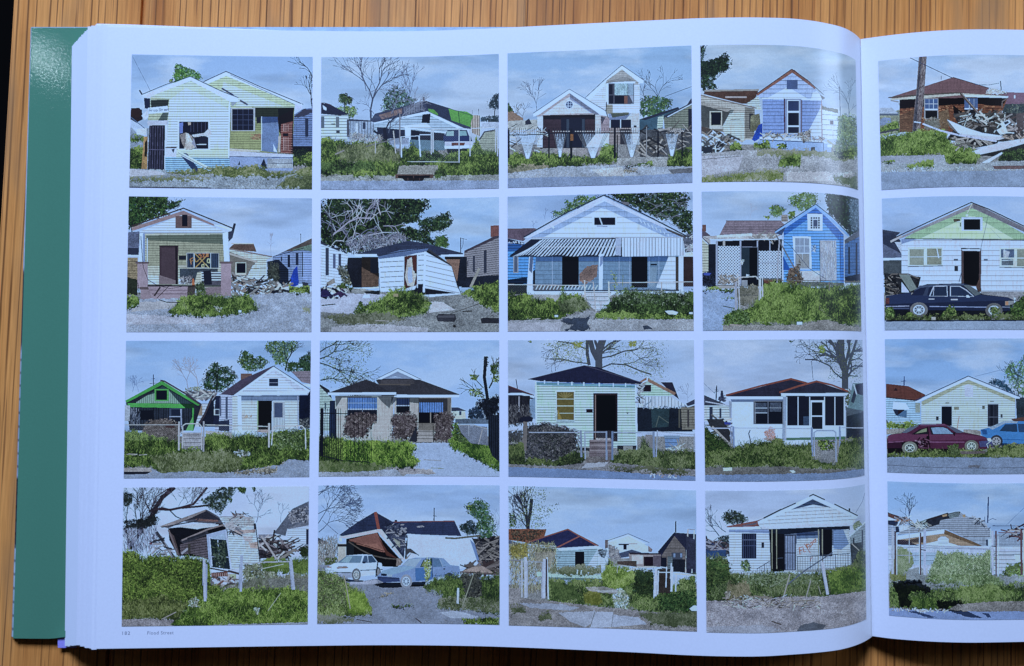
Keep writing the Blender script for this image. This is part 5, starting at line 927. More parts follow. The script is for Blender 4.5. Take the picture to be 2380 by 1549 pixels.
def p31():
    sky('82abe8', '8fb4ee', 'a0c0f2', .5)
    branch(150, 600, -1.3, 70, 4, 3, '6c86b4', .6); branch(210, 600, -1.7, 60, 4, 3, '6c86b4', .6); L('365,420 365,530', 9, '3a4a70'); L('320,515 400,508', 5, '3a4a70'); L('345,465 382,463', 5, '3a4a70')
    branch(730, 590, -1.8, 110, 10, 4, '8f9ab4', .4); branch(820, 590, -1.5, 130, 10, 4, '97a2ba', .45); leaves('690,560 860,540 870,590 690,590', ('7d8a70', '98a288'), 90, 14)
    leaves('870,540 900,400 940,360 1000,290 1060,330 1150,350 1190,410 1230,440 1180,520 1080,590 900,590', ('1c3026', '2c4630', '44623c', '142022'), 560, 22, fill='263e2e', gaps=.42); L('1025,420 1020,590', 16, '232e30')
    leaves('1245,280 1290,170 1390,210 1400,260 1480,240 1560,300 1480,360 1340,390 1260,320', ('26402c', '446038', '6a8448', '1a2824'), 420, 22, fill='365236', gaps=.42); leaves('1520,160 1560,90 1680,75 1840,90 1840,160 1760,200 1740,330 1620,310 1600,230', ('30502f', '567540', '7f9a58', '20322a'), 560, 20, fill='42623a', gaps=.48); branch(1730, 380, -1.4, 110, 14, 4, '2c3838', .5); leaves('1740,290 1990,300 1990,400 1740,390', ('26402c', '446038'), 220, 20, fill='2f4a30', gaps=.4); leaves('1870,260 1990,180 1990,380 1880,350', ('1a2c28', '2f4a38', '48664a'), 240, 20, fill='24382f', gaps=.35)
    P('1790,390 2000,385 2000,520 1900,500', '8a8594', .2, sid=(16, .15)); P('1890,520 2000,520 2000,560 1950,545', 'cfd8ea'); P('1860,620 2000,580 2000,980 1870,950', '141c34', .3); R(1268, 410, 1385, 480, '9a7464', sid=(14, .2), n=.2)
    # middle wreck
    P('660,595 950,590 1030,610 1000,660 860,690 740,640', '7f8594', .4); L('680,600 950,596', 12, 'a8a49c'); mess('700,600 1000,600 960,680 760,680', ('b9c0c8', '6a7080', '8fa0b0', '4c5468'), 40, 40, 140, 12); R(800, 720, 960, 960, 'b3c3da', n=.2, sid=(30, .15)); R(790, 740, 870, 840, 'b59e7c'); P('830,920 960,700 1010,640 1060,650 1000,960 840,960', '1c2438', .35)
    # green gable
    P('80,690 440,490 860,740 780,1000 120,1000', '2a3040', .3); P('190,705 460,540 760,720 190,715', '84a6a4', .1, sid=(20, .12, 0, 1)); shade('300,640 460,535 760,720 640,720 510,570 420,600', .55); P('75,690 450,490 470,495 860,735 820,740 455,525 90,710', '4c9a58', .14); L('440,482 480,490 700,620 860,735', 16, '4c3c50'); P('690,610 860,720 850,740 700,640', '4a4456'); P('100,715 790,725 780,770 100,755', '519f5d', .14); shade('640,720 790,725 780,772 700,770', .5)
    R(378, 570, 522, 692, '539c60'); R(395, 583, 508, 682, '12182a'); P('120,760 780,770 770,1000 120,1000', '2c3648', .3, sid=(26, .3, 0, 1)); R(230, 790, 365, 890, '151b2a'); R(530, 770, 665, 990, '41506a'); R(550, 780, 642, 850, '202b44'); R(548, 860, 640, 960, '1c2538'); L('530,855 645,855', 7, '8fa3c4'); L('650,780 655,980', 12, '93a8cc'); L('775,770 770,1000', 16, '4a9a58'); P('700,1000 770,860 775,1000', '6aa878'); dots('130,770 230,770 230,940 130,940', ('8a98b0', '5a6880'), 60, 30, .12, 1.57, .1); P('60,740 125,740 120,900 60,900', '9aaac0', .3)
    # white house
    P('1050,620 1250,560 1280,960 1180,1020 1000,1000 990,700', 'a9bce0', .08, sid=(26, .18)); P('1010,640 1060,640 1040,960 980,960', '232c48', .2); P('1060,620 1260,480 1600,330 1620,350 1200,640', '4c4a62', .2); R(1110, 650, 1135, 880, '4a5878'); R(1050, 660, 1068, 850, '5a6888'); R(990, 778, 1048, 840, 'b9c6d8'); R(1005, 785, 1045, 832, '333c54'); P('1040,900 1150,890 1150,1010 1040,1000', '2f3a58', .3)
    P('1200,640 1610,345 1980,580 1960,630 1250,640', 'b9caea', .05, sid=(28, .14)); P('1290,580 1600,400 1720,470 1840,590', 'dde8f8', .04, sid=(28, .1)); P('1185,640 1610,335 1640,345 1985,585 1975,605 1615,370 1215,640', 'd6e2f6'); L('1600,330 1985,580', 8, '39415a'); R(1545, 455, 1660, 550, 'dde8f8'); R(1560, 462, 1652, 540, '23304c'); L('1560,505 1652,505', 5, '93a5c6'); P('1245,600 1960,585 1950,635 1245,640', 'c9d8f2', .05); L('1245,640 1960,634', 6, '5f7198')
    P('1180,645 1870,635 1860,1000 1180,1030', 'c3d1e2', .06, sid=(28, .13)); shade('1270,645 1870,635 1870,690 1270,690', .72); P('1232,645 1272,645 1282,1000 1240,1000', 'e6eefa'); R(1440, 690, 1600, 1000, '14171f'); L('1442,690 1442,1000', 8, '8fae94'); P('1600,700 1720,700 1725,980 1595,980', '9fb0c6', .1); R(1615, 712, 1700, 865, '48587a'); 
    for x in range(1610, 1720, 16): L([(x, 870), (x, 980)], 6, 'cfdae8')
    L('1595,695 1590,1000', 10, 'dbe5f2'); P('1300,870 1330,830 1350,870 1380,830 1385,860', 'c9a268', .3, alpha=.6); P('1440,990 1560,990 1560,1025 1440,1015', 'cdb9a4'); P('1170,1000 1440,1010 1440,1040 1170,1040', 'dbe5f2'); L('1855,640 1860,980', 8, '8d9cbe'); L('985,640 950,700 900,820 840,930', 20, '4a4550')
    P('670,1020 870,1020 860,1180 680,1170', '9aa3b4', .25, sid=(40, .2)); P('900,1000 1180,1020 1180,1090 920,1080', 'a9b2bc', .2); leaves('1880,880 1980,870 1970,980 1880,980', ('3a4450', '6e7880', '232b38'), 80, 24)
    leaves('240,1040 270,940 360,890 540,890 630,950 640,1080 480,1130 330,1090', ('8a7d70', '6a6058', 'a89a86', '524c48'), 900, 22, fill='6e645c', gaps=.1); R(490, 945, 585, 970, '6a4038')
    grass('50,1010 240,1020 400,1080 640,1100 660,1190 860,1190 920,1040 1300,1040 1560,1040 1700,1000 2000,990 2000,1320 1700,1320 1600,1400 1100,1420 450,1440 340,1380 50,1380', GR, 1.4, 34); grass('330,1260 900,1220 1300,1230 1250,1400 450,1440', ('8a9460', '6c7c46', 'a5aa7c', '4c5c34'), 1.2, 32); leaves('1600,1020 1960,1000 1940,1190 1620,1190', ('3a5232', '5e7848', '8a9e74', '25382a'), 420, 22); dots('100,1240 260,1240 260,1250 100,1250', ('b5b49c',), 10, 60, .1, 0, .05)
    fence(70, 640, (940, 940), (1040, 1100), 'a9b3c0', True, (), 8); fence(900, 1560, (940, 958), (1050, 1060), 'a9b3c0', True, (), 9); L('630,910 628,1200', 16, 'a9b3c4'); L('670,1180 668,950 700,928 840,930 862,960 860,1200', 10, 'aeb8c8'); L('885,905 882,1215', 18, '939eb0'); L('1560,925 1558,1170', 18, 'aeb9c8'); L('1585,1150 1600,970 1630,952 1900,950 1935,990 1938,1190', 11, 'b3bccb'); fence(1600, 1930, (960, 960), (1000, 1000), 'a9b3c0', True, (), 5, False)
    leaves('1190,1230 1250,1205 1350,1215 1370,1250 1250,1260', ('b5c0c8', '5c6c5c', '333f38'), 90, 26)
    ground('50,1380 340,1390 450,1440 800,1420 1100,1440 1700,1350 1750,1300 2000,1310 2000,1540 50,1540', '98a3b8', .22, litter=420, cols=('8490a4', 'aeb6c4', 'a8a394')); P('60,1385 340,1385 350,1430 60,1440', 'aaa8a4', .3); P('60,1425 345,1422 300,1448 60,1455', '222838'); grass('1200,1410 1650,1380 1640,1440 1200,1450', DRY, .5, 20)

def p32():
    sky('86aeea', '8fb5f0', 'a5c4f4', .45)
    for a in ((100, 260, -.35, 170), (100, 300, .3, 190), (100, 190, -.6, 150), (110, 480, -.2, 130)): branch(*a, 14, 5, '2b3748', .55)
    leaves('100,70 400,70 640,90 670,180 560,330 680,440 560,480 300,540 110,500', ('4a6238', '6f8448', '33452e', '8d9c5c'), 520, 15)
    P('100,520 200,580 230,680 100,760', '2c3040', .2); P('100,540 235,680 225,1000 100,1000', 'a3c0c8', .15, sid=(28, .2)); R(150, 715, 168, 780, '4a6478'); P('205,690 260,690 260,1080 205,1080', '22304c', .3)
    P('1460,780 1600,790 1610,880 1470,880', 'c9d3d0', .1); P('1460,760 1530,760 1615,795 1460,800', '39435e'); R(1540, 800, 1565, 840, '35466a'); leaves('1640,800 1760,750 1800,880 1640,880', ('22324a', '33465c', '1a2436'), 200, 22, fill='24344a', gaps=.35); P('1500,880 1950,870 1950,930 1500,930', '5a6c84', .4)
    L('1815,240 1800,450 1830,650 1835,880', 34, '1c2230'); leaves('1800,240 1830,240 1825,330 1795,320', ('1c2430', '2c3844'), 60, 16, fill='1c2430'); leaves('1720,700 1950,640 1950,820 1820,860 1760,780', ('171d2a', '232c3a', '0f141e'), 360, 24, fill='181e2c', gaps=.2); branch(1850, 560, -1.1, 130, 16, 3, '222a3a', .4); branch(1800, 640, -2.6, 110, 12, 3, '222a3a', .4); branch(1790, 560, -2.3, 100, 10, 2, '222a3a', .4)
    leaves('1650,420 1740,430 1720,480 1660,470', GR, 60, 18); leaves('1860,330 1950,290 1950,420 1870,420', GD, 160, 18); leaves('1640,580 1760,560 1790,660 1650,640', GR, 90, 18); leaves('1870,440 1950,420 1950,500 1880,490', GR, 60, 18)
    # house
    P('185,610 580,470 730,530 900,620 880,640 190,632', '3a3d4a', .2, sid=(10, .12)); P('680,480 910,380 1150,480 1545,625 1540,640 890,640 720,540', '40434f', .2, sid=(10, .12)); P('730,480 1060,470 1085,520 730,530', '52525a', .25); L('720,522 1035,526', 14, '6e665e'); P('680,470 908,358 1150,475 1090,475 905,390 740,470', 'dfe7fa'); L('680,468 908,356 1150,472', 6, '4a5570'); P('750,465 905,390 1060,465', '7f93b4', .1); P('815,450 880,440 940,452', 'd3def2')
    P('260,640 870,640 840,1110 260,1110', 'cdc9bc', .08, sid=(14, .08)); P('870,655 1460,655 1460,1060 870,1080', 'c9c4b4', .08, sid=(14, .08)); shade('260,640 870,640 850,690 820,770 740,700 700,650 330,660 270,760', .62); shade('840,655 1130,655 1130,720 890,690 840,740', .6)
    P('185,608 890,602 890,630 185,632', 'e3eafa'); P('895,628 1545,630 1540,658 895,655', 'e3eafa')
    R(385, 655, 695, 905, '4a5670'); R(393, 662, 690, 775, '5a80bc', n=.2); R(395, 790, 690, 900, '1b2233'); L('540,660 540,905', 8, 'cdd8e8'); L('390,778 692,778', 9, 'cdd8e8')
    for x in range(410, 690, 26): L([(x, 655), (x, 790)], 4, '1f2a44')
    L('385,715 695,715', 6, 'c0cee4'); P('630,925 690,925 690,905 630,905', '8a8478')
    R(890, 665, 1030, 818, '3c4558'); R(898, 672, 1024, 735, '2c3d62'); R(898, 748, 1024, 812, '181d2a'); L('890,741 1030,741', 9, 'd6deea')
    for x in range(905, 1025, 17): L([(x, 665), (x, 815)], 4, '10141f')
    P('1120,665 1420,665 1420,930 1120,1000', '3c3f48', .2); R(1130, 710, 1375, 810, '5f86c4', n=.2)
    for x in range(1140, 1376, 24): L([(x, 700), (x, 930)], 5, '141826')
    R(1125, 812, 1375, 920, '101320'); L('1245,810 1245,920', 10, 'a39a88'); P('1120,925 1420,925 1420,1000 1120,1000', '9a907c', .15, sid=(14, .12)); L('1450,665 1440,820', 16, '4a4650'); P('1420,665 1455,665 1450,930 1420,930', '8d8474')
    P('1100,1000 1270,1000 1270,1125 1095,1125', 'b9b2a2', .1, sid=(36, .3)); L('1270,930 1275,1120', 9, '1c2028'); L('1100,880 1105,1110', 7, '1c2028')
    for q in ('370,850 480,825 660,830 680,880 620,960 580,1060 480,1090 350,1040', '850,850 960,825 1090,830 1100,920 1080,1060 960,1090 840,1060', '1290,850 1360,820 1500,830 1480,930 1460,1060 1380,1110 1290,1100'): leaves(q, ('4c4248', '7d6c66', 'a8988a', '2a262e', '92847a'), 620, 22, fill='4a4246', gaps=.12)
    P('1020,1110 1100,950 1100,1120', '2b3040'); L('1460,940 1510,1080', 16, '4a443e')
    ground('1050,1125 1430,1125 1540,1200 1660,1280 1960,1400 1960,1530 900,1530 1120,1350 1040,1230', 'aebdd8', .1, litter=120, cols=('9aaac6', 'bccae0', '8b98ac')); L('1180,1300 1350,1310', 12, '93a1b8'); L('1250,1385 1380,1390', 8, '93a080'); P('860,1380 1250,1400 1300,1450 850,1450', 'a3a6ae', .35, 12)
    grass('320,1100 640,1110 830,1110 1000,1110 1110,1180 1040,1240 1150,1340 1080,1370 700,1380 300,1330', ('2c4a22', '4a702c', '74983e', '1f3820', '98b456'), 1.6, 34); grass('90,1060 340,1080 340,1340 90,1320', GR, 1.3, 34)
    grass('90,1310 400,1330 800,1360 760,1430 300,1430 90,1440', ('6e8048', '8a9464', '52683a'), 1, 24); ground('90,1430 400,1430 900,1400 1000,1530 90,1530', 'a0a8b8', .3, litter=200, cols=('8c949c', 'b9bec8', 'a59e8c'))
    grass('1420,1120 1500,1050 1560,990 1660,1080 1840,1150 1960,1300 1960,1440 1800,1340 1660,1270 1480,1210', ('2f4c26', '4f7430', '7c9c48', '25402a'), 1.5, 32); leaves('1480,1090 1500,920 1620,1010 1660,1100 1560,1120', GR, 240, 24, fill='44602f', gaps=.3)
    P('1530,940 1830,960 1840,1150 1660,1130 1560,1020', '75829a', .3); fence(1530, 1840, (940, 970), (1120, 1120), '9aa8bc', True, (), 6, False); L('1530,942 1680,940 1835,985', 10, '97a3b4'); L('1638,945 1640,1060', 7, '9aa8bc'); L('1780,990 1740,1140', 9, 'a3aab4'); P('1840,850 1960,830 1960,1330 1880,1260 1840,1150', '20293a', .3, sid=(22, .3, 0, 1))
    for x in list(range(110, 340, 23)) + list(range(370, 640, 42)): L([(x, 770 if x < 340 else 790), (x + (x - 300) * .05, 1310)], 6, '141a28')
    L('100,820 390,825', 10, '141a28'); L('125,770 122,1260', 30, '161c2c'); L('110,1255 340,1310 620,1325', 10, '1c2230'); L('265,780 265,1080', 14, '1c2438')

def p33():
    sky('8fb0e4', '9dbcf0', 'a9c4f2', .45)
    branch(1030, 340, -1.75, 190, 44, 5, '4a5264', .5); L('1060,60 1020,180 1020,350', 76, '4c5566'); L('930,60 960,180 1000,260', 52, '4a5364'); L('900,60 900,200 920,320', 34, '475060'); L('1040,250 1150,230 1280,180 1420,160', 15, '454e60'); L('1050,350 1150,310 1300,320 1440,380 1560,420', 15, '454e60'); L('930,310 760,290 640,260 515,260', 13, '454e60'); L('900,160 800,120 700,90 600,80', 13, '454e60'); L('1040,180 1120,110 1200,70', 18, '454e60'); L('560,270 575,385', 6, '5a6580')
    branch(1280, 310, -.1, 120, 9, 4, '4f596c', .6); branch(1250, 190, -.2, 110, 9, 4, '4f596c', .6); branch(680, 270, 2.9, 90, 8, 3, '4f596c', .6); branch(700, 100, 2.9, 100, 9, 4, '4f596c', .6); branch(1200, 80, -.3, 110, 9, 3, '4f596c', .6)
    leaves('420,100 600,70 900,70 880,300 700,320 540,260 520,140', ('6f7d3c', '8f9a50', '4f5c34', 'a3a860'), 420, 14); leaves('1060,70 1700,70 1740,180 1700,360 1750,470 1500,450 1250,400 1100,340', ('6f7d3c', '8f9a50', '4f5c34', '7d8a60'), 620, 13); leaves('740,90 860,80 840,140 760,150', ('8f9a3c', 'a8ad50'), 90, 18); leaves('1330,80 1410,75 1400,130 1340,140', ('8f9a3c', 'a8ad50'), 70, 18); leaves('280,75 350,70 320,95', GL, 16, 14)
    # left neighbour
    P('80,530 240,590 360,650 360,680 80,640', '3a3448', .2); L('80,535 350,635', 10, '8a4e44'); P('80,612 235,610 360,645 355,665 230,635 80,632', 'dfe6f4'); P('80,640 310,640 310,900 80,940', '2c2f3c', .35, sid=(36, .4, 0, 1)); L('197,650 197,800', 12, '8d97ac'); P('305,690 365,660 365,880 310,870', '7f9cc0', .2); L('165,470 180,565', 10, '4a5672'); dots('85,740 310,740 340,930 85,960', ('4a4e58', '6c7078', '2a2e3a'), 420, 30, .1, 1.4, .4)
    # right neighbour
    P('1430,520 1520,445 1820,620 1760,640 1420,640', 'a9d3d0', .06, sid=(24, .15)); P('1660,500 1780,500 1850,680 1800,640', '2b2f46'); P('1430,500 1518,445 1530,460 1815,610 1800,635 1520,490 1480,520', 'b58a6a', .15); L('1520,448 1520,480 1430,525', 14, 'd9e3f2'); P('1475,530 1560,525 1560,598 1475,598', '2a2334', sid=(12, .3)); P('1415,760 1950,740 1990,1010 1420,1010', '1d2636', .35); P('1560,770 1750,770 1740,960 1570,970', '2f4450', .3)
    P('1410,760 1470,650 1750,645 1940,745 1935,755 1700,760 1480,762', 'b5c9e4', .06, sid=(34, .2, 0, 1)); dots('1480,755 1930,748 1930,765 1480,768', ('dfe8f6', '6a7c98'), 60, 18, .6); P('1870,760 2020,740 2020,990 1880,990', '9a947c', .15, sid=(26, .2)); P('1920,720 2020,670 2020,750 1940,755', '39425c'); L('1935,755 2020,730', 12, 'd0dae8'); R(1935, 780, 1955, 960, '4a4a50'); R(1845, 780, 1860, 970, '5f625c'); branch(1940, 700, -1.6, 70, 4, 3, '8496b6', .6); L('1610,960 1640,850 1740,920', 8, '5a6a6c')
    # mint house
    P('360,500 1410,530 1415,1180 370,1160', 'b3e0dc', .05, sid=(27, .2)); P('290,470 870,325 1010,345 1470,505 1450,520 880,510 420,490', '252a48', .2, sid=(14, .12)); L('290,470 870,327 1470,505', 6, '4a4e68'); shade('370,495 1410,525 1410,560 370,530', .8)
    for x, y in ((460, 495), (600, 505), (742, 512), (865, 515), (1025, 522), (1170, 525), (1298, 525)): L([(x, y - 14), (x, y + 20)], 14, 'dbe7f0')
    L('370,495 375,940', 16, 'c6dcea'); L('1400,530 1410,1200', 16, 'd3e6f0'); P('1420,540 1480,520 1470,600 1430,620', '9fb0c4', .4); mess('1420,520 1480,520 1470,740 1430,740', ('3a4250', '8a96a8', 'c4d0dc'), 22, 30, 90, 10); L('1480,745 1555,700 1555,680', 12, '7c93ae')
    R(568, 582, 778, 602, 'cfe0ec'); P('578,595 770,595 770,900 585,905', 'bfd3dc'); P('585,600 762,600 765,890 590,885', '8a7a34', .15); 
    for a in (-.9, -.5, -.15, .2, .55, .9): L([(672, 665), (672 + math.sin(a) * 90, 665 - math.cos(a) * 62)], 12, 'a8964a')
    for y in (672, 745, 820): L([(588, y), (764, y)], 7, 'd6d9b4')
    P('595,780 640,880 600,885', 'b59a3c'); P('580,890 770,895 765,925 585,915', '97b3c6', .2); P('560,800 585,740 590,900 570,890', 'a9c6d4', .3)
    R(962, 615, 1212, 1110, '3a3038', n=.2); R(988, 632, 1200, 1060, '0c0e18'); L('968,620 972,1090', 12, '1c1a24'); L('985,630 985,1080', 9, 'a58a7a'); L('1200,630 1205,1110', 12, '2a2430'); R(890, 778, 957, 812, '2a2230'); P('1300,810 1330,810 1320,830', '5a6a70'); R(990, 1000, 1190, 1090, '343642', n=.4)
    P('370,1150 930,1180 930,1210 780,1200 790,1190', '1f2634'); P('1210,1155 1410,1155 1400,1220 1210,1210', '1c222e', .3); R(1275, 1160, 1370, 1225, '8f989c'); P('925,1095 1155,1090 1150,1280 920,1275', '84797c', .2, sid=(56, .35)); P('930,1095 1150,1090 1150,1105 930,1110', 'a49a98'); P('930,1145 1150,1145 1150,1160 930,1160', 'a49a98'); P('930,1200 1150,1200 1150,1215 930,1215', 'a49a98'); R(990, 1078, 1140, 1098, 'b9b5b4', n=.4)
    P('1690,1050 1860,1050 1850,1080 1700,1080', '7a96b8'); P('1700,1080 1850,1080 1840,1190 1710,1190', '6c8fc0', .15, sid=(40, .2)); P('1800,1160 1880,1145 1920,1200 1830,1215', 'a9b4bc', .3); mess('1780,1140 2010,1140 2010,1270 1660,1270', ('c9d3dc', '7d8890', '9a9c94'), 36, 40, 140, 10); P('1500,1040 1590,1040 1590,1190 1510,1190', '8a8d94', .2)
    # hedge, mailbox
    leaves('260,1000 330,950 480,930 640,960 780,1010 800,1120 760,1230 600,1310 300,1310 240,1200', ('2f3442', '4a4e58', '6e7074', '1c212c', '85868a', '3f4a40'), 2000, 22, fill='343944', gaps=.08)
    P('190,900 215,860 300,850 345,865 330,905 200,920', '1e2438', .2); L('262,915 250,1200', 44, '8a847c'); leaves('80,1010 220,1000 220,1100 90,1110', ('3a4048', '565c60'), 140, 24, fill='3c424a', gaps=.3); L('85,1000 200,992', 7, '9aa8c0')
    grass('80,1120 240,1130 260,1290 560,1310 780,1200 840,1200 900,1300 560,1380 80,1360', ('33452e', '566c3c', '7d8c50', '253226'), 1.3, 30); grass('1120,1330 1210,1220 1430,1200 1480,1060 1560,1180 1640,1200 2020,1200 2020,1400 1400,1400', ('33472c', '52693a', '79894e', '253424', '8f9a66'), 1.4, 32); ground('900,1270 1160,1270 1120,1340 880,1330', '8a8078', .4, litter=160, cols=('a8978a', '6e645e', '54504c'))
    fence(300, 840, (1018, 1018), (1180, 1180), '93a4c0', False, (), 8); fence(780, 920, (1020, 1020), (1200, 1200), '93a4c0', True, (), 8, False); L('835,1000 840,1270', 18, '7d90b0'); L('880,1290 875,1018', 12, '93a6c4'); L('875,1015 1100,1015', 9, '8fa2c0'); L('1098,1010 1100,1300', 18, '8398ba'); L('1160,1010 1160,1300', 22, '6f85aa'); L('1175,1018 1590,1025', 9, '8fa2c0'); fence(1170, 1590, (1025, 1025), (1200, 1200), '93a4c0', True, (), 8, False); L('1585,1010 1590,1270', 22, '7d92b4'); L('1625,1000 1612,1270', 12, '93a6c4'); L('1630,1010 2020,1045', 9, '9aacc8'); fence(1630, 2020, (1030, 1030), (1190, 1190), '93a4c0', True, ((2005, 1030, 1220),), 7, False); fence(1000, 1100, (1020, 1020), (1290, 1290), '93a4c0', True, (), 7, False)
    ground('80,1345 560,1370 900,1330 1150,1330 1700,1390 2020,1400 2020,1560 80,1560', '8d8c90', .4, litter=600, cols=('a39a8c', '75706a', 'b5aea2', '5f5d5c')); P('880,1340 1120,1320 1080,1370 840,1390', 'a3b0c6', .15, 8); grass('1100,1370 1600,1390 1900,1400 1980,1450 1700,1450 1150,1400', ('5c6844', '7a8058', '454f38'), .9, 22)
    ground('80,1375 500,1390 1000,1410 1560,1450 2030,1470 2030,1590 80,1590', '7f93b8', .14, litter=80, cols=('93a5c4', '7487ac')); dots('1550,1440 1900,1460 1900,1490 1560,1480', ('dfe4ea', 'a8988c'), 26, 24, .4)

def p34():
    sky('93b2e4', '9dbaee', 'b0c8f2', .5)
    L('120,510 240,620', 4, '6c80a8'); L('255,535 248,690', 12, '2b3654'); L('225,605 275,590', 6, '2b3654'); L('235,580 272,578', 5, '2b3654'); L('300,690 308,590 320,690', 22, '333c58'); leaves('270,650 340,640 350,700 280,700', ('2b3654', '46506c'), 60, 18)
    branch(1580, 560, -1.6, 170, 50, 5, '48526a', .42); L('1580,560 1580,380 1540,200 1540,60', 64, '4c5668'); L('1600,380 1640,250 1700,60', 26, '4a5468'); L('1540,260 1470,130 1420,60', 22, '475166'); L('1560,470 1470,400 1420,330 1290,270 1170,265', 14, '424d66'); L('1600,370 1680,330 1770,340', 16, '424d66'); L('1640,280 1720,250 1770,280', 12, '424d66'); L('1235,290 1250,480', 6, '55627e'); branch(1290, 275, -2.4, 90, 8, 4, '4c5870', .6); branch(1200, 130, -2.6, 70, 8, 3, '4c5870', .6); branch(1700, 260, -.6, 90, 8, 3, '4c5870', .6); L('1130,110 1260,180 1330,280', 9, '4c5870')
    leaves('1130,80 1770,70 1770,480 1400,480 1420,340 1220,260', ('5f7040', '7d8c50', '3f4c3a', '55614c'), 460, 14); leaves('1310,120 1360,110 1380,190 1320,200', ('8aa04c', '6f8a3c'), 60, 18); leaves('1000,70 1060,68 1020,95', GD, 16, 14); leaves('1580,600 1660,560 1660,800 1590,800', ('5c7048', '3c4c38', '7d8c60'), 120, 20)
    P('120,630 370,740 400,750 120,740', '3a4258', .2); P('120,740 400,740 400,910 120,900', 'b9cadc', .1, sid=(26, .2)); R(180, 755, 212, 880, '333f58'); R(282, 770, 305, 880, '39455e'); L('140,700 390,745', 12, '9fb0cc'); P('380,690 410,700 405,900 390,900', '8fa2c0')
    P('1660,510 1770,510 1800,1050 1640,1000 1610,760', '6a8a9c', .25); P('1640,700 1690,520 1775,505 1775,640 1700,620 1670,720', '26304c', .2); L('1670,520 1700,625', 14, 'cdd9ec'); P('1590,760 1800,800 1800,1080 1590,1080', '4c5a6c', .4); shade('1600,850 1800,800 1800,1090 1600,1080', .6)
    mess('140,880 420,880 420,1100 200,1000', ('2c323c', '6a6e70', '9a978c', 'b9c3d0'), 36, 40, 150, 14); P('150,880 310,880 390,1000 390,1120 300,1060 200,980', '333842', .3); L('210,960 380,1130', 22, 'a4a8aa'); P('330,910 400,915 400,940 340,935', '3a4a98')
    # bungalow
    P('410,660 975,640 975,1180 420,1170', 'c9d9f2', .05); P('940,650 975,650 975,1100 930,1100', '8fa6c8'); P('350,640 1020,470 1200,520 1000,600 940,645 360,648', '2f3248', .2, sid=(14, .12)); P('910,600 1280,490 1610,600 1600,612 915,612', '30344a', .2, sid=(14, .12)); L('352,635 700,540 1022,465 1190,510', 18, 'a85a44'); L('905,605 1100,540 1285,490 1450,530 1610,595', 18, 'b0614a')
    P('350,648 940,650 940,676 380,680', 'e3ebfa'); P('918,615 1610,610 1600,638 920,643', 'e3ebfa'); shade('400,678 940,676 940,700 410,705', .65)
    R(635, 690, 945, 935, '6f7c92'); R(648, 700, 935, 930, '141b2c'); R(655, 715, 770, 815, '46546c', n=.4); R(805, 710, 920, 805, '4c5a72', n=.4); L('785,700 785,930', 12, '5f6c84'); L('650,768 775,766', 6, 'bccbe0'); L('650,818 775,818', 7, 'bccbe0'); L('800,765 922,765', 6, 'a9b8ce'); L('655,712 655,925', 5, '93a2ba'); R(638, 935, 935, 950, 'dfe8f6')
    P('970,640 1575,645 1575,955 975,950', '1a2034', .15)
    for x in (978, 1095, 1215, 1368, 1475, 1572): L([(x, 650), (x, 950)], 9, 'd3def0')
    P('970,948 1578,945 1580,1080 970,1080', 'd0def6', .04); P('975,1075 1580,1060 1580,1090 975,1100', '4d7464'); P('975,1100 1250,1095 1250,1150 975,1150', 'd0def6'); R(1222, 688, 1365, 990, 'dbe6f8'); R(1238, 708, 1348, 842, '141a2a'); R(1238, 858, 1348, 985, '1c2334'); R(1150, 855, 1210, 940, '3c5272', n=.3); P('960,900 975,900 975,1080 960,1080', 'a9bcd8')
    L('600,995 585,1030 598,1080 610,1140', 10, '22304a'); P('745,1020 800,960 850,980 860,1090 780,1090', 'd9a48a', .4, 16, alpha=.55); dots('740,1000 860,980 860,1100 750,1100', ('e0905c', 'd98a64'), 40, 26, .2)
    fence(440, 1230, (972, 980), (1160, 1160), '9fb2d4', True, (), 8); fence(150, 400, (975, 975), (1040, 1040), '9fb2d4', False, (), 7); L('405,1130 400,960', 12, '8ba0c6'); L('432,1170 425,960', 20, '7d94be'); L('1240,1270 1235,970', 20, '8299c2'); L('1265,1260 1260,1020 1290,1000 1460,1000 1485,1020 1488,1320', 12, '93a8cc'); L('1258,1105 1480,1110', 7, '93a8cc'); L('1530,1180 1525,960', 18, '8299c2'); L('1540,970 1770,972', 8, '9fb2d4'); fence(1270, 1480, (1010, 1010), (1300, 1300), '93a8cc', True, (), 7, False); L('1320,1335 1470,1345', 7, 'b4c0d4')
    grass('120,920 200,1020 300,1100 430,1170 640,1110 900,1090 1000,1150 1230,1130 1240,1290 1500,1340 1530,1120 1800,1060 1800,1400 1400,1420 900,1380 500,1390 120,1390', ('2c4428', '48622f', '6d8442', '1f3020', '89985c'), 1.5, 36); leaves('150,1000 340,1090 420,1200 150,1220', ('2c4428', '435c30', '223324'), 260, 26); P('1330,1150 1470,1150 1470,1330 1330,1330', '7f8896', .3, 10, alpha=.7); leaves('1300,1100 1470,1100 1460,1200 1320,1200', GR, 160, 22)
    ground('120,1380 500,1380 900,1370 1300,1400 1800,1400 1800,1480 120,1520', '7d7a74', .4, litter=500, cols=('9a927e', '68645a', 'aca690', '55584a')); P('320,1385 415,1380 415,1412 325,1418', 'd5d8cc'); P('1005,1410 1050,1408 1070,1430 1040,1440', 'cfd6dc'); ground('120,1460 700,1450 1400,1440 1800,1390 1800,1590 120,1590', '8193b4', .18, litter=160, cols=('93a4c0', '7284a6'))

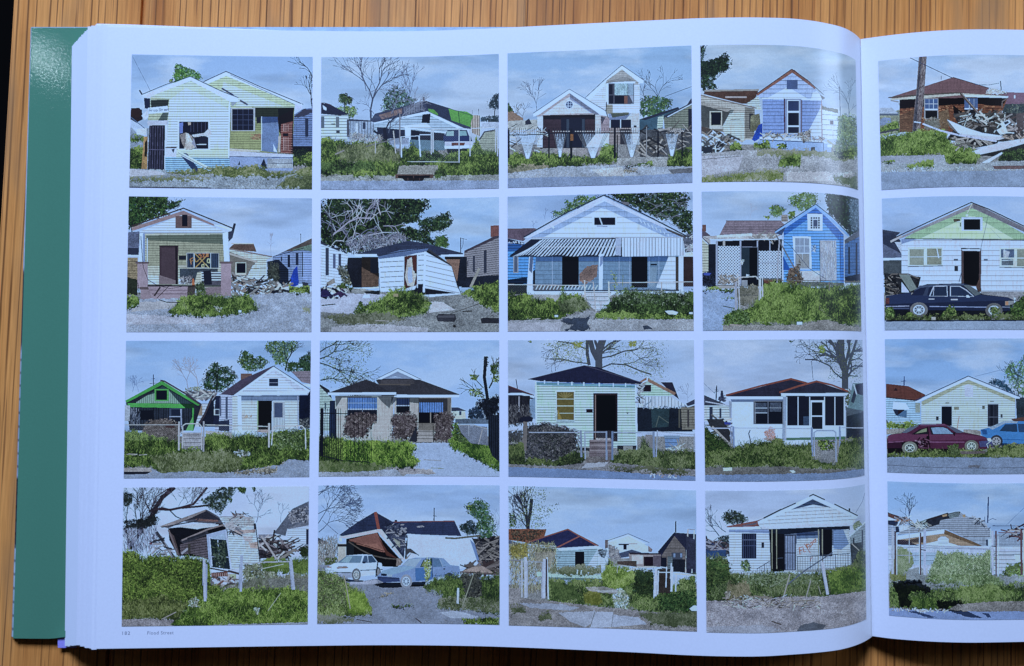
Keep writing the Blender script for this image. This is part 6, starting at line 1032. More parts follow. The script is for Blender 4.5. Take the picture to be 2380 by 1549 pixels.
def p35():
    sky('78a4e4', '84aeec', 'a8c4f2', .6)
    L('828,440 826,540', 11, '34508a'); L('795,490 850,487', 6, '34508a')
    P('640,515 870,540 1050,630 980,690 640,650', '8f5040', .15, sid=(14, .08)); P('720,585 740,555 762,588', '3c2a34'); P('640,650 980,690 1000,930 640,960', '9fc6ea', .06, sid=(24, .16)); L('640,655 960,690', 12, '4a3a44'); P('715,700 845,715 888,785 705,780', 'dfe9fa', .03); P('710,780 830,785 855,860 740,840', '2a3650', .2); R(765, 785, 828, 842, '3a2a34'); P('830,790 855,790 855,865 750,850', '50749c'); R(942, 715, 995, 815, '8fa0a0', n=.2); P('642,880 690,950 642,950', '2c4440')
    leaves('1860,420 1900,330 2000,300 2070,230 2560,220 2560,700 2000,640 1900,480', ('3c5a48', '5a7a54', '7f9a68', '2c4440'), 900, 22, fill='4c6c54', gaps=.45); branch(2010, 640, -1.7, 120, 10, 4, '344a5c', .5); leaves('1690,500 1760,460 1850,490 1920,560 2000,640 1900,600 1780,530', ('24405c', '35546a', '1c3048'), 300, 22, fill='2c4a60', gaps=.42); P('1980,660 2560,640 2560,880 1990,880', '2c3a48', .5); L('1560,440 1880,360', 4, '4c6a9c')
    P('1005,710 1488,470 1975,660 1975,990 1005,1000', 'cfe0e0', .05, sid=(23, .12)); P('1005,700 1488,465 1975,655 1975,710 1540,530 1440,530 1020,740', 'b9c2a0', .08, sid=(23, .1)); P('1450,530 1490,520 1540,535 1540,655 1455,650', 'bccdec', .05); 
    for k in range(6): L([(1458, 565 + k * 16), (1538, 567 + k * 16)], 3, '9fb2d8')
    P('940,700 1490,440 2020,655 2020,672 1975,668 1490,475 1000,695 945,715', 'eef3fb'); L('940,690 1490,436 2025,650', 9, '33426a')
    R(1205, 745, 1325, 960, 'd3dfe8'); R(1212, 750, 1320, 950, '151b2c'); R(1690, 728, 1800, 960, '4a5266'); R(1698, 732, 1796, 950, '1b2132')
    for x in range(1712, 1795, 18): L([(x, 735), (x, 950)], 3, '454e64')
    L('1700,860 1795,860', 5, '59647c'); R(1158, 855, 1182, 892, '343c44'); R(1822, 830, 1845, 868, '4a545c'); R(1345, 755, 1395, 782, '8d8f78', n=.4); R(1632, 745, 1660, 778, '6e7468', n=.4); L('1396,850 1375,980', 9, 'c9ab8a'); R(1255, 708, 1295, 722, '8d9a98'); R(1715, 690, 1752, 702, '8d9a98')
    fence(660, 1000, (910, 910), (1000, 1000), 'a9bcd0', False, (), 5); grass('640,930 900,920 1000,940 830,1000 650,990', GL, .9, 20); P('640,985 840,975 830,1030 640,1040', '9a9a90', .4)
    P('1440,985 1560,990 1640,1010 1600,1060 1440,1030', 'a9a8a0', .3)
    # blue car behind
    P('1615,990 1700,970 1850,910 2000,895 2560,890 2560,1180 1820,1150 1700,1110 1620,1040', '4a86c8', .1); P('1700,970 1850,905 2010,895 1990,925 1870,925 1740,990', '8fa9c8', .2); P('1810,1005 1870,935 1990,930 2000,1015', '2a4466'); P('2000,930 2300,925 2320,1020 2010,1015', '33507a'); L('1995,930 2002,1020', 9, '4a86c8'); L('1840,1090 2560,1110', 7, '2f66a8'); P('1620,985 1680,990 1690,1040 1640,1040', '2f5c98', .2); wheel(1780, 1110, 66, 66, '3a4252', '9aa6b8', '3c4658'); P('1930,880 2065,860 2560,870 2560,900 1960,905', '7a5446', .3); shade('1830,1130 2560,1150 2560,1200 1830,1170', .5); wheel(2400, 1130, 60, 60, '3a4252', '9aa6b8', '3c4658')
    # maroon car
    P('650,1090 680,1040 800,1025 880,970 990,935 1240,930 1330,960 1440,1015 1620,1050 1700,1080 1735,1130 1740,1170 1660,1195 980,1210 650,1190', '7a3558', .12); P('660,1050 810,1025 1000,1040 1440,1040 1640,1060 1690,1090 660,1110', '8f4668', .1); P('650,1110 830,1105 800,1190 660,1195', '4a2340', .2); P('990,938 1240,930 1260,945 1000,955', '94587a')
    P('800,1020 890,965 985,945 900,1000 850,1025', '5f6c84', .1); P('900,1040 985,985 1065,965 1075,1035 930,1042', '272634'); P('945,1030 1010,990 1060,975 1060,1010', '8d9a7a'); P('1085,962 1230,958 1280,975 1340,1035 1110,1042', '2c2a3a'); P('1105,970 1225,965 1270,980 1330,1032 1130,1035', '7d9cc0', .15); P('1260,945 1320,960 1440,1020 1370,1025', '56607a', .1); L('1070,960 1095,1180', 12, '3a1c30'); P('1320,1020 1360,1015 1350,1060', '30202f')
    P('960,1110 1080,1060 1090,1180 1000,1170', '4a2036', .4); P('1060,1050 1090,1060 1085,1130 1050,1110', '1f1420'); mess('960,1080 1080,1070 1080,1180 980,1180', ('2a1524', '8f5a70', 'b58a98'), 18, 30, 90, 10); L('660,1120 820,1112', 9, 'a8668a'); L('1090,1120 1450,1118', 10, 'a8668a'); P('1600,1110 1735,1100 1740,1160 1610,1170', '4c5484', .2); P('1680,1080 1720,1075 1735,1110 1695,1110', 'b9c3d4'); L('1695,1180 1680,1140 1720,1110', 7, 'c3cbd8')
    P('650,1180 1660,1190 1600,1230 660,1240', '1a1620', .4); P('800,1120 970,1110 980,1200 810,1210', '1f1824'); wheel(885, 1178, 78, 66, '8a9088', 'c6ccc4', '2c3038'); wheel(1523, 1160, 72, 62, '7d837c', 'c6ccc4', '2c3038')
    grass('640,1240 960,1210 1400,1200 1680,1210 1700,1170 1860,1150 2560,1170 2560,1290 640,1290', ('4c6232', '748a48', '35482a', '93a062'), 1.2, 26); leaves('1280,1160 1380,1130 1400,1240 1290,1250', ('4c6232', '6a7c50', '33432c'), 140, 22); P('1400,1215 1660,1210 1665,1235 1420,1245', '84766c', .3)
    ground('640,1275 2560,1280 2560,1560 640,1560', '8b98b0', .2, litter=160, cols=('9ca8be', '7a879e')); L('650,1355 1100,1378 1500,1388 2560,1378', 6, '5c6880'); P('1500,1350 1620,1360 1600,1385 1480,1380', '6c7486', .3, 8)

printed('L', 295, 835, ((85, 72), (1993, 70), (1975, 1478), (60, 1492)), 'print of a small green-trimmed cottage beside a white gabled house', p31, 31)
printed('L', 775, 835, ((104, 70), (1953, 66), (1956, 1473), (90, 1473)), 'print of a cream brick bungalow with barred windows and a concrete drive', p32, 32)
printed('L', 1250, 835, ((82, 66), (2002, 64), (2018, 1515), (87, 1473)), 'print of a mint green cottage under a bare tree', p33, 33)
printed('L', 1730, 835, ((116, 63), (1758, 65), (1780, 1460), (135, 1520)), 'print of a white bungalow with orange ridge tiles and screened porch', p34, 34)
printed('R', 2060, 835, ((626, 56), (2490, 48), (2500, 1440), (651, 1430)), 'print of a maroon coupe and a blue car before a cream house', p35, 35, 2560)

def p41():
    sky('a3bff2', 'adc6f6', 'b4ccf6', .4)
    L('160,690 150,560 120,480', 70, '2b2a34'); L('190,600 330,430 400,280 480,160 600,60', 44, '33303c'); L('150,560 330,400 420,290', 40, '2f2d38'); L('400,280 560,290 680,265 800,230 940,60', 24, '4a3a46'); L('340,300 480,270 560,290', 18, '44343f'); L('680,270 850,255 960,240 1080,130', 20, '46383f'); L('560,300 620,360 680,385', 10, '3a3440'); L('470,200 530,100 560,60', 16, '44343f'); L('380,260 420,150 540,70', 12, '5a4450')
    for k in range(20): branch(I_.rs.uniform(80, 420), I_.rs.uniform(250, 620), I_.rs.uniform(-2.1, -1.0), I_.rs.uniform(90, 160), 7, 3, ('3a3844', '4a4654', '2f2e3a')[k % 3], .4)
    for k in range(8): branch(I_.rs.uniform(520, 900), I_.rs.uniform(180, 280), I_.rs.uniform(-2.2, -.6), 90, 5, 3, '5a5668', .5)
    dots('80,480 430,450 430,700 80,720', ('8b97b8', '5a6480', '3a4058', 'a9b4d0'), 420, 70, .05, 1.4, .3); branch(1450, 420, -1.3, 110, 7, 4, '6c7494', .5); branch(1700, 420, -1.6, 80, 5, 3, '7d88a8', .5)
    leaves('80,120 170,130 160,220 80,260', ('222c30', '38443c'), 160, 24, fill='2a343a', gaps=.4); leaves('90,400 170,400 420,350 420,440 300,480 90,480', ('1f262c', '2f3838'), 260, 24, fill='262c34', gaps=.4); leaves('880,190 960,140 1080,60 1240,60 1220,120 1160,190 1090,330 960,260', ('222e30', '35463a', '4a5c48'), 420, 24, fill='2b3838', gaps=.42); leaves('1250,60 1340,60 1330,120 1270,100', GD, 80, 22); leaves('1400,60 1440,60 1430,110', GD, 20, 18); leaves('1150,170 1200,170 1190,220', GD, 30, 18)
    # right: dormer roof, white side wall
    P('1630,530 1820,280 1990,200 1990,440 1770,480 1750,560', '5f6a80', .25, sid=(13, .1)); P('1770,480 1990,390 1990,450 1780,490', '6b7488', .3); P('1770,490 1990,470 1990,680 1920,700 1770,660', 'cfdbf6', .04, sid=(22, .13)); R(1962, 490, 1992, 650, '27304a'); leaves('1780,300 1990,260 1990,400 1800,440', ('3c4456', '8a92a4'), 120, 30); P('1470,545 1640,545 1640,600 1470,600', '8b96b0', .3); P('1470,600 1780,600 1780,790 1480,790', '3a3a46', .5); mess('1470,570 1800,570 1900,700 1700,800 1480,790', ('23252e', '8a8790', 'b9bcc8', '5c5254', '3a3c48'), 80, 50, 190, 13); L('1500,560 1660,800', 18, 'a9adb8'); L('1690,800 1850,700', 26, '9a978e'); leaves('1900,680 1990,660 1990,770 1920,770', ('243020', '3f5230'), 120, 24, fill='2c3826')
    # collapsed house
    P('540,480 1150,420 1160,900 900,780 640,760 550,600', '181b26', .3); P('450,460 930,285 960,300 1150,410 1130,430 960,430 700,410 540,480', '565b6c', .25); P('450,460 920,290 940,310 520,470', 'a49c9a', .25); P('720,400 930,300 1100,400 860,380', '343848', .2); P('600,460 850,430 1060,440 1060,460 880,480 840,490', 'bcc9e0', .12); P('820,380 1050,395 1060,415 830,405', '9a7264', .3); L('850,385 830,405 470,470', 12, '3a3f50')
    P('530,490 600,560 660,760 630,760', '6a5a58', .25); L('545,500 640,750', 14, '94807a'); L('420,520 610,800', 30, '3d4252'); L('470,560 590,790', 10, '8d94a8'); L('320,740 385,670 415,680 345,770', 8, 'a3acc0'); P('330,640 380,620 370,650', '8a4a54'); mess('400,560 560,700 600,780 420,780', ('2a2e3c', '6a6e7c', '9298a8'), 26, 40, 150, 12)
    P('660,650 940,560 950,800 770,740 670,750', '6c6670', .25, sid=(26, .3, -.15)); P('660,610 940,500 960,540 700,640', '3f4352', .3); L('680,605 950,490 1195,420', 15, 'a39690'); L('740,590 920,530', 22, '2f3442'); L('680,740 740,690', 22, '9aa3b8'); R(745, 640, 770, 740, '57544c')
    P('1060,360 1430,370 1440,500 1480,820 1470,850 1190,910 1150,500', 'cfd6e4', .1, sid=(24, .16, .03)); P('1080,360 1400,360 1440,450 1180,480', 'b9c0d0', .25, sid=(20, .2)); L('1070,360 1500,365', 7, '8d96ac'); mess('1200,310 1400,320 1380,380 1200,370', ('8a6a62', '5c6070', 'a9b0c0'), 18, 40, 120, 9); P('1220,500 1440,490 1440,520 1230,550', 'c0a898', .3); P('1370,630 1460,620 1465,690 1385,680', 'd9ad88', .35, 10, alpha=.7); P('1310,560 1410,560 1400,620 1320,610', 'd3b49c', .35, 12, alpha=.5); mess('1150,420 1280,440 1240,560 1150,520', ('2f3442', '6f7688', 'a9b0c0'), 26, 40, 130, 12); L('1440,440 1490,850', 10, '2a2e3a'); P('1420,430 1445,430 1445,490 1425,490', '343848')
    P('935,545 1140,490 1190,900 960,850', '9db3da', .1); P('960,580 1140,600 1180,905 985,880', '22303c', .2); P('975,575 1120,530 1135,600 990,590', '9fb9dc', .15); L('1050,600 1070,890', 10, 'a5bae0'); L('965,570 990,870', 14, 'aec2e6'); L('1135,520 1190,900', 16, 'aec2e6'); L('985,770 1165,780', 9, '93a8cc'); leaves('1000,620 1130,620 1150,880 1010,860', ('3a4c44', '52645a', '1a2630'), 120, 34)
    L('960,890 1170,930', 14, '4a4048'); L('1160,920 1270,950', 22, '5a4c50'); P('980,940 1150,925 1160,975 990,985', '8a5a4c', .3); 
    for x in range(990, 1150, 22): L([(x, 945), (x, 980)], 7, 'c4a292')
    R(1155, 955, 1240, 1000, 'a9b89a'); mess('980,980 1240,1000 1240,1130 1000,1100', ('8a8488', 'b9b4b4', '5c5558', '9a6a5c'), 36, 40, 120, 13)
    grass('60,740 160,720 300,790 420,760 600,790 760,770 900,800 960,830 980,1060 1120,1100 900,1260 500,1380 60,1440', ('2e4222', '4c672c', '728c3c', '8fa54e', '22321c'), 1.7, 34); leaves('70,740 300,760 900,800 930,1180 500,1300 70,1240', ('3a5226', '5d7a34', '86a048', '26381e'), 1400, 20)
    leaves('1320,860 1500,850 1660,920 1660,1000 1400,1060 1320,1010', ('aab08c', '7d8a60', 'c3c4a8', '5c6c48'), 420, 24, fill='8d9672', gaps=.3); grass('1240,1030 1500,1000 1800,960 1990,980 1990,1180 1300,1180', ('7d8468', '5f6c4c', '98a084', '8a8678'), 1.1, 26); ground('1560,1000 1990,1000 1990,1130 1600,1100', '8a8a80', .4, litter=260); grass('1500,820 1800,800 1990,780 1990,970 1840,960 1520,900', ('5f7838', '7f974c', '46602e'), 1.1, 28)
    grass('560,1400 760,1300 1000,1180 1140,1100 1300,1110 1800,1100 1990,1150 1990,1490 560,1490', ('2f4a22', '52742e', '7c9a42', '98b05c', '243a20'), 1.7, 38); grass('60,1220 500,1180 740,1260 640,1400 60,1420', ('5c6c34', '7d8a44', '98a05c', '3c4a28'), 1.1, 28); leaves('740,1230 840,1190 860,1290 770,1290', ('b9c0b0', '5f7048', '8a9678'), 60, 26); leaves('1420,1300 1480,1310 1460,1370', ('a9b8b0', '7d9080'), 40, 22)
    L('910,800 920,1230', 28, 'a9b9d8'); L('937,850 935,1200', 11, '93a5c8'); L('897,890 897,1070', 8, '93a5c8'); L('1297,760 1288,1130', 26, '9fb1d4'); L('1275,850 1270,1100', 8, '8fa2c4'); L('1310,845 1500,830 1800,825', 9, 'a9b4c8'); L('1805,800 1835,1110', 28, 'a3b4d4'); L('1790,830 1815,1110', 8, '93a5c8'); L('1500,900 1730,850', 7, 'b9c0b4'); L('1570,1330 1700,1150', 5, 'c3c6a0')
    ground('60,1420 300,1420 600,1430 560,1480 700,1500 60,1530', 'a59ea0', .4, litter=300, cols=('c3bcb4', '84807c', '6c6a6a', 'b5a898')); ground('1000,1480 1990,1450 1990,1540 700,1560', '9aa0b0', .3, litter=60); L('470,1420 620,1345', 8, 'b5ac98')

def p42():
    sky('8db2ee', '97baf2', 'aac8f6', .5)
    for a in ((85, 140, -.7, 170), (85, 430, -1.0, 160), (85, 330, -.5, 150), (90, 520, -.7, 140), (85, 110, -.3, 150)): branch(*a, 9, 5, '485a80', .5)
    L('130,400 290,540', 6, '5a6a8c'); L('1283,270 1280,400', 11, '2f3c5c'); L('1270,350 1305,355', 8, '2f3c5c')
    P('80,575 180,625 180,640 80,640', '3f4a62'); P('80,640 180,640 260,690 260,840 80,860', 'a5b4c4', .3); dots('85,600 290,560 290,880 85,880', ('8c8f98', '5f6674', 'a9a89c', '72705f'), 420, 50, .06, 1.5, .4); leaves('160,790 280,780 280,860 160,860', ('4c5a38', '6a7a48'), 90, 24)
    leaves('1600,250 1680,220 1700,180 1760,190 1840,240 1850,330 1900,400 1910,480 1880,600 1760,590 1700,500 1740,400 1640,330', ('2c4a38', '44684a', '6a8a5c', '1f342e'), 620, 24, fill='35563f', gaps=.42); leaves('1540,470 1640,400 1700,430 1720,530 1620,550', ('24343a', '384c48', '1a262c'), 220, 24, fill='2a3c40', gaps=.4); leaves('1590,250 1660,240 1680,320', GR, 30, 18); branch(1930, 560, -1.6, 110, 4, 3, '7c90b4', .4)
    P('1680,600 1960,560 1960,960 1720,960', '2c3040', .5); mess('1690,590 1960,560 1960,940 1750,880', ('22242e', '8a8680', '5a5a60', 'a49a8c', '3c4048'), 90, 50, 200, 14)
    # broken house
    R(290, 640, 370, 850, 'c0c3bc'); P('285,645 372,645 372,670 285,670', '33333c'); P('372,590 700,520 720,560 960,830 900,880 372,860', '15161e', .3); P('400,600 690,525 740,620 790,730 720,720', 'b0705a', .12); P('470,640 690,640 770,720 740,715', 'c07e62', .12); L('410,610 760,715', 9, '7a4a3c'); P('700,560 800,720 900,790 790,760', '7a4436', .2); R(372, 620, 455, 760, '1f2732')
    P('300,550 500,410 670,310 700,320 710,490 350,570', '303c5c', .25, sid=(16, .1)); P('690,320 780,370 850,410 1000,480 985,560 970,790 700,490', '2b3450', .3); L('675,315 708,485', 30, 'b8604c'); P('820,410 1490,400 1565,560 1000,540 860,470', '333f62', .2, sid=(12, .1)); P('860,410 1490,400 1490,412 870,420', '9a6060'); R(875, 395, 900, 410, '222a40'); P('1100,460 1160,450 1180,465 1110,475', '8d96aa', .3); P('930,440 975,435 970,448 930,452', '8d96aa')
    P('290,560 340,560 700,490 712,520 380,588 330,580', 'cfc8d4', .08); P('700,490 740,490 975,800 960,812 705,520', 'd3ccd6', .08); P('300,575 330,580 330,620 300,610', 'd9d9dc'); mess('780,420 990,500 960,700 840,600', ('20283e', '4a5672', '8a94a8', '39435c'), 60, 30, 130, 14); P('860,580 930,620 930,680 890,640', '9aa39c', .3)
    L('400,620 520,700 640,760 780,790 910,800', 12, '6e665c'); P('895,790 945,790 940,860 890,870', 'a89684', .4)
    # fallen white panel
    P('1005,535 1300,560 1500,590 1670,580 1700,640 1760,860 1540,900 980,840 1000,700', 'c0d3f2', .06); P('985,680 1010,540 1000,780 980,800', '343a48'); P('985,690 1040,690 1120,755 1030,730 990,770', '4c505c', .3); L('1050,715 1125,760', 8, '3c4250'); P('980,800 1060,720 1000,800', 'a89a88'); L('1400,580 1500,585 1760,555', 18, '7a7a62'); shade('1650,590 1700,640 1765,860 1740,860', .75); mess('1610,830 1950,840 1950,930 1630,900', ('5a4a4a', '9a8c80', '2f2e36', '7d7268'), 30, 60, 200, 20); P('1560,930 1680,880 1780,870 1900,940', 'c0a890', .2); L('1535,930 1955,955', 16, '84706c')
    ground('70,860 300,860 420,1040 700,1000 900,1080 1200,1080 1560,1000 1960,1000 1960,1540 70,1540', '8d94a6', .22, litter=900, cols=('7c8496', 'a3a8b4', '98948c', '6a7080')); P('400,1040 690,1010 700,1040 640,1060 420,1060', 'a3b0cc', .15, 6); shade('300,1000 440,1010 560,1020 540,1035 320,1030', .4)
    # white car
    P('160,890 250,840 310,830 380,760 540,748 640,755 700,830 740,840 750,900 720,960 500,980 470,990 300,990 160,940', 'c6d4f0', .06); P('290,830 375,765 540,762 520,838 300,838', '6a88a8', .1); P('320,825 380,772 440,770 400,835', '8fb0c8'); P('535,838 560,765 590,765 600,838', '4a6488'); P('605,838 598,765 640,762 690,830', '3f5878'); P('160,895 250,850 510,845 470,900 440,920 170,910', 'd9e4f8', .05); L('180,880 220,882', 12, 'b98a68'); L('280,890 390,885', 12, 'b5845e'); L('290,878 380,872', 6, '9a7058'); L('240,935 440,940', 9, '343c50'); P('170,940 440,945 440,990 300,990 200,960', '9aaccc', .1); L('520,915 750,905', 8, '48546c'); wheel(478, 960, 46, 66, '6a7484', 'b9c4d4', '6a7688'); wheel(703, 930, 26, 50, '48505e', '8a94a4', '48505e'); L('700,830 680,980', 12, '2f343c'); P('540,825 580,825 570,845 545,845', '2a3450')
    # blue car
    P('690,980 740,930 860,890 950,865 1010,800 1080,785 1260,780 1380,790 1450,860 1540,870 1550,930 1530,970 1300,990 1200,1030 760,1040 700,1000', '7f9ccc', .08); P('740,920 860,885 1000,870 1090,885 960,930 850,960 735,965', '8badd0', .08); P('950,860 1030,795 1155,790 1085,880', '97b2d0', .08); P('1135,880 1170,805 1260,790 1262,880', '2f4a50'); P('1150,870 1180,810 1205,805 1200,870', '8a9a60'); P('1270,880 1270,790 1340,795 1405,875', '5c7ca4', .1); P('1370,870 1330,795 1360,795 1440,865', '7fa0cc'); P('1085,890 1260,885 1260,1010 1090,1025', '4f79b4', .1); L('1262,790 1265,990', 8, '3a5680'); L('1340,798 1372,878', 8, '8fa9cc'); L('1270,970 1540,950', 7, '567cb0'); R(1378, 895, 1398, 908, '22304c')
    P('695,975 920,990 930,1030 760,1040 700,1010', '3a4c78', .1); P('735,945 795,950 790,975 735,970', '1f2a44'); P('795,955 850,960 845,982 800,978', '9ab4d0'); L('700,990 925,1000', 6, '2a3654'); shade('660,1060 760,1040 930,1040 1200,1030 1180,1080 760,1095', .3); P('660,1065 940,1040 930,1090 760,1095', '1a2230', .2, 8); wheel(993, 1028, 60, 72, '8f9cb4', 'd3def0', '6a7c98'); P('1390,960 1430,935 1480,950 1480,990 1390,985', '3a4a5c'); leaves('1190,800 1250,790 1250,900 1230,1000 1200,1040 1180,900', ('8aa04a', 'a8b86a', '5c7438', 'cfd8b4'), 160, 22)
    grass('75,900 240,950 330,1000 420,1080 520,1120 560,1200 640,1290 640,1370 300,1390 75,1400', ('4c6230', '6f8844', '93a65c', '34482a', 'a8b678'), 1.6, 32); leaves('80,960 300,980 380,1100 400,1260 80,1300', ('3f5430', '66804a', '8a9c68', '7a7458'), 520, 22); grass('360,1120 560,1140 640,1340 400,1340', ('7d9a40', '9ab456', '5f7c34'), 1, 28)
    grass('1160,1090 1280,1000 1500,960 1700,1000 1960,960 1960,1380 1760,1330 1300,1300 1380,1180 1200,1130', ('33482c', '557038', '7d9450', '25362a'), 1.6, 34); leaves('1560,960 1760,940 1760,1180 1620,1190', ('3a3e44', '5c6058', '2a2e34', '75786a'), 420, 30, fill='3e4644', gaps=.3); grass('1320,1220 1500,1200 1960,1220 1960,1350 1340,1310', ('5c6c44', '7d8a5c', 'a3a284', '42523a'), 1.2, 26)
    L('350,970 380,1100 415,1310', 11, 'b9b48c'); L('1530,1100 1525,1255', 22, 'bccbe2'); L('1690,950 1575,1280', 9, 'a3a88c'); L('80,915 250,915', 6, '97a6bc'); P('1340,1350 1500,1330 1740,1390 1720,1410 1460,1410', 'a3b4d0', .15, 6); grass('1560,1430 1800,1400 1950,1410 1950,1490 1600,1480', GR, .9, 26); grass('820,1280 960,1270 1080,1280 1070,1295 850,1300', GR, .6, 18); grass('710,1180 860,1140 870,1155 740,1200', DRY, .5, 18); L('480,1420 640,1450', 10, '5a5a60'); L('1090,1410 1150,1455', 12, '5a5058'); grass('80,1390 460,1400 450,1450 80,1460', ('8a9070', '6f7a58', 'a3a48c'), .6, 20)

def p43():
    sky('8db4ee', '97baf2', 'a9c8f6', .5)
    branch(260, 560, -1.5, 150, 26, 5, '2f3648', .42); L('255,640 270,440 300,260 305,180', 34, '2f3648'); leaves('180,120 260,55 440,60 480,130 420,250 600,220 540,320 400,400 500,440 400,500 120,480 80,380 200,300', ('6a7a4c', '8a9a5c', '4a5a40', '3c4a3c'), 520, 14); leaves('75,320 130,330 150,470 80,470', GD, 120, 16); branch(150, 420, -1.8, 100, 10, 4, '38425a', .5)
    P('66,485 460,490 440,560 280,630 66,600', 'b06c48', .2, sid=(13, .1)); leaves('80,500 460,500 300,620 100,600', ('5c5040', '7d6a4c', '4c4438'), 200, 22); P('66,600 170,630 170,650 66,640', '5a6884'); P('70,640 260,640 260,780 70,760', 'a89a7c', .3)
    P('1070,600 1300,540 1545,690 1520,730 1070,720', 'd6dae8', .06); P('1090,610 1302,538 1470,625 1520,630 1470,645 1300,560 1110,625', 'e9edf6'); L('1090,608 1302,536 1520,628', 6, '5f6a88'); P('1065,600 1095,600 1095,680 1065,690', '8a7c7c', .3); R(1205, 640, 1310, 655, '2a2630'); R(1255, 655, 1288, 700, '1c2034'); L('1310,640 1395,640', 5, 'c9a8a0'); P('1510,660 1555,700 1545,725 1510,720', 'a08a84', .3)
    P('1610,720 1770,530 2005,545 2005,960 1650,900', '2f3450', .2); P('1650,760 1780,560 1890,690 1900,900 1660,900', '8a8480', .15, sid=(16, .15)); P('1610,725 1780,520 1800,530 1660,740', '222a44'); P('1785,525 2005,540 2005,700 1900,690', '2d3450', .2, sid=(14, .1)); L('1795,405 1793,520', 13, '2b3350'); R(1750, 730, 1865, 800, '4a5468'); R(1770, 740, 1790, 780, '7d98c0'); R(1840, 740, 1860, 780, '7d98c0'); P('1640,780 1700,780 1700,900 1640,890', '1c2236'); P('1710,770 1760,770 1760,900 1710,900', '6a7c8c', .15, sid=(18, .2)); P('1760,800 1890,800 1890,930 1760,930', '22293a', .3); L('1920,490 1895,940', 13, 'b9bcc8'); L('1985,500 1960,940', 11, 'c3c6d0'); L('1925,490 1990,495', 7, '8d94a8'); P('1905,560 2005,600 2005,900 1900,900', '39405a', .3)
    P('1110,770 1200,740 1340,700 1440,730 1330,770 1200,790', '4a5878', .2); P('1310,740 1640,745 1640,880 1320,870', 'b3aaa8', .12); P('1310,730 1640,738 1640,755 1320,750', '3a3548'); R(1340, 760, 1455, 850, 'd3d0d4'); R(1465, 775, 1560, 870, '2a2030', n=.3); P('1560,760 1640,760 1640,880 1560,870', '6c6878', .2); P('1100,790 1320,790 1320,860 1120,870', '98a0a8', .3); leaves('1100,640 1200,700 1220,800 1110,790', ('8a8f9c', '6c7484', 'a3a8b0'), 160, 26)
    # cottage
    P('256,640 980,670 1090,720 1090,880 990,900 580,900 260,800', '9fc0d4', .1, sid=(24, .15)); P('255,630 680,490 820,560 1000,655 590,690 260,650', '2f3660', .2, sid=(14, .12)); P('560,690 800,565 1000,660 970,672 600,690', '2b325a', .2, sid=(14, .12)); L('258,628 680,490 800,560', 13, 'b06a58'); L('565,680 805,560 990,665', 14, 'b87060'); P('560,685 980,660 1050,690 1000,700 600,715', 'cbdcf0'); L('255,645 560,668', 12, 'd9e6f4')
    P('570,715 980,690 985,890 580,900', '93b4cc', .08, sid=(24, .15)); P('870,890 985,700 985,890', 'c3daf2', .05, sid=(24, .13)); P('985,690 1095,720 1090,890 990,900', 'bcd3ec', .12, sid=(24, .06)); R(755, 720, 850, 905, '151a26'); leaves('990,700 1080,700 1060,780 1000,760', ('3a4658', '7d94ac'), 60, 26); R(585, 780, 605, 790, '22304a'); P('265,660 350,665 345,760 270,760', 'b9cfe4', .1); P('345,680 560,690 560,730 340,760', '3f4c5a', .4)
    dots('80,640 560,640 560,1100 80,1150', ('a39a68', 'bdb080', '8a8a58', 'c9c08c', '6f7048'), 1500, 60, .05, -1.4, .5); leaves('90,660 260,640 260,790 100,790', ('a89a34', 'c0ae48', '7d7a34'), 260, 22, fill='9a8c3c', gaps=.45); P('340,730 560,720 500,880 360,900', 'b3aa90', .35, 14, alpha=.7); P('400,990 560,850 570,1000', '8a946c', .3, 10, alpha=.6)
    P('360,930 1030,960 1030,1000 700,1000 360,975', 'a9cdd2', .12); P('480,985 1030,1000 1030,1025 480,1010', '62808c', .2)
    grass('490,900 700,880 1020,880 1030,960 480,940', ('8a946c', 'a3a680', '6a7850'), 1, 24); grass('480,1020 700,1020 1030,1010 1100,800 1200,900 1400,920 1560,950 1580,1150 1990,960 2010,1200 2010,1380 1500,1340 1000,1290 480,1260', ('33482c', '52703a', '7d9650', '25362a', '98a868'), 1.7, 34); grass('1020,950 1120,860 1300,880 1400,1000 1200,1120 1050,1080', ('6f8c3c', '93ac54', '4f6a30', 'a8ba6c'), 1.2, 32); leaves('1380,920 1560,920 1570,1180 1360,1150', ('22342a', '34482f', '4a6038'), 420, 24, fill='2a3c2c', gaps=.2); grass('840,1150 1000,1120 1040,1250 860,1270', ('8a8f30', 'a8a848', '6f7828'), 1.1, 26); leaves('1140,1180 1220,1090 1310,1180 1300,1300 1180,1300', ('b9c6bc', '8a9c88', 'd6ded2', '6a7e64'), 260, 30); leaves('1620,1180 2000,1120 2000,1340 1640,1330', ('27402a', '40603a', '62804a', '1d2e22'), 700, 28, fill='304a30', gaps=.15); grass('500,1040 720,1080 820,1230 520,1240', ('33482c', '4c6438', '6a8048'), 1.2, 28)
    P('860,1090 1060,1080 1200,1120 1180,1160 900,1130', 'a3a49c', .35, 10); P('960,1120 1200,1115 1180,1145 1000,1140', 'a9b6c6', .2, 6); L('780,910 775,955', 12, 'dfe6d4'); L('820,915 815,950', 12, 'dfe6d4')
    L('1190,940 1190,865 1380,860', 8, 'a3aeb4'); L('1290,925 1400,880 1590,880', 13, 'bcc6d0'); P('1190,820 1390,815 1390,880 1190,850', '6f5c50', .3); P('1600,900 1740,900 1740,1150 1620,1150', '4c4440', .4, 8)
    for x, a, b, w in ((1590, 900, 1180, 26), (1615, 920, 1160, 14), (1757, 880, 1130, 22), (1700, 880, 1090, 12), (1748, 840, 1000, 12), (1800, 950, 1130, 14), (1575, 980, 1200, 10)): L([(x, a), (x - 8, b)], w, 'bccbe8')
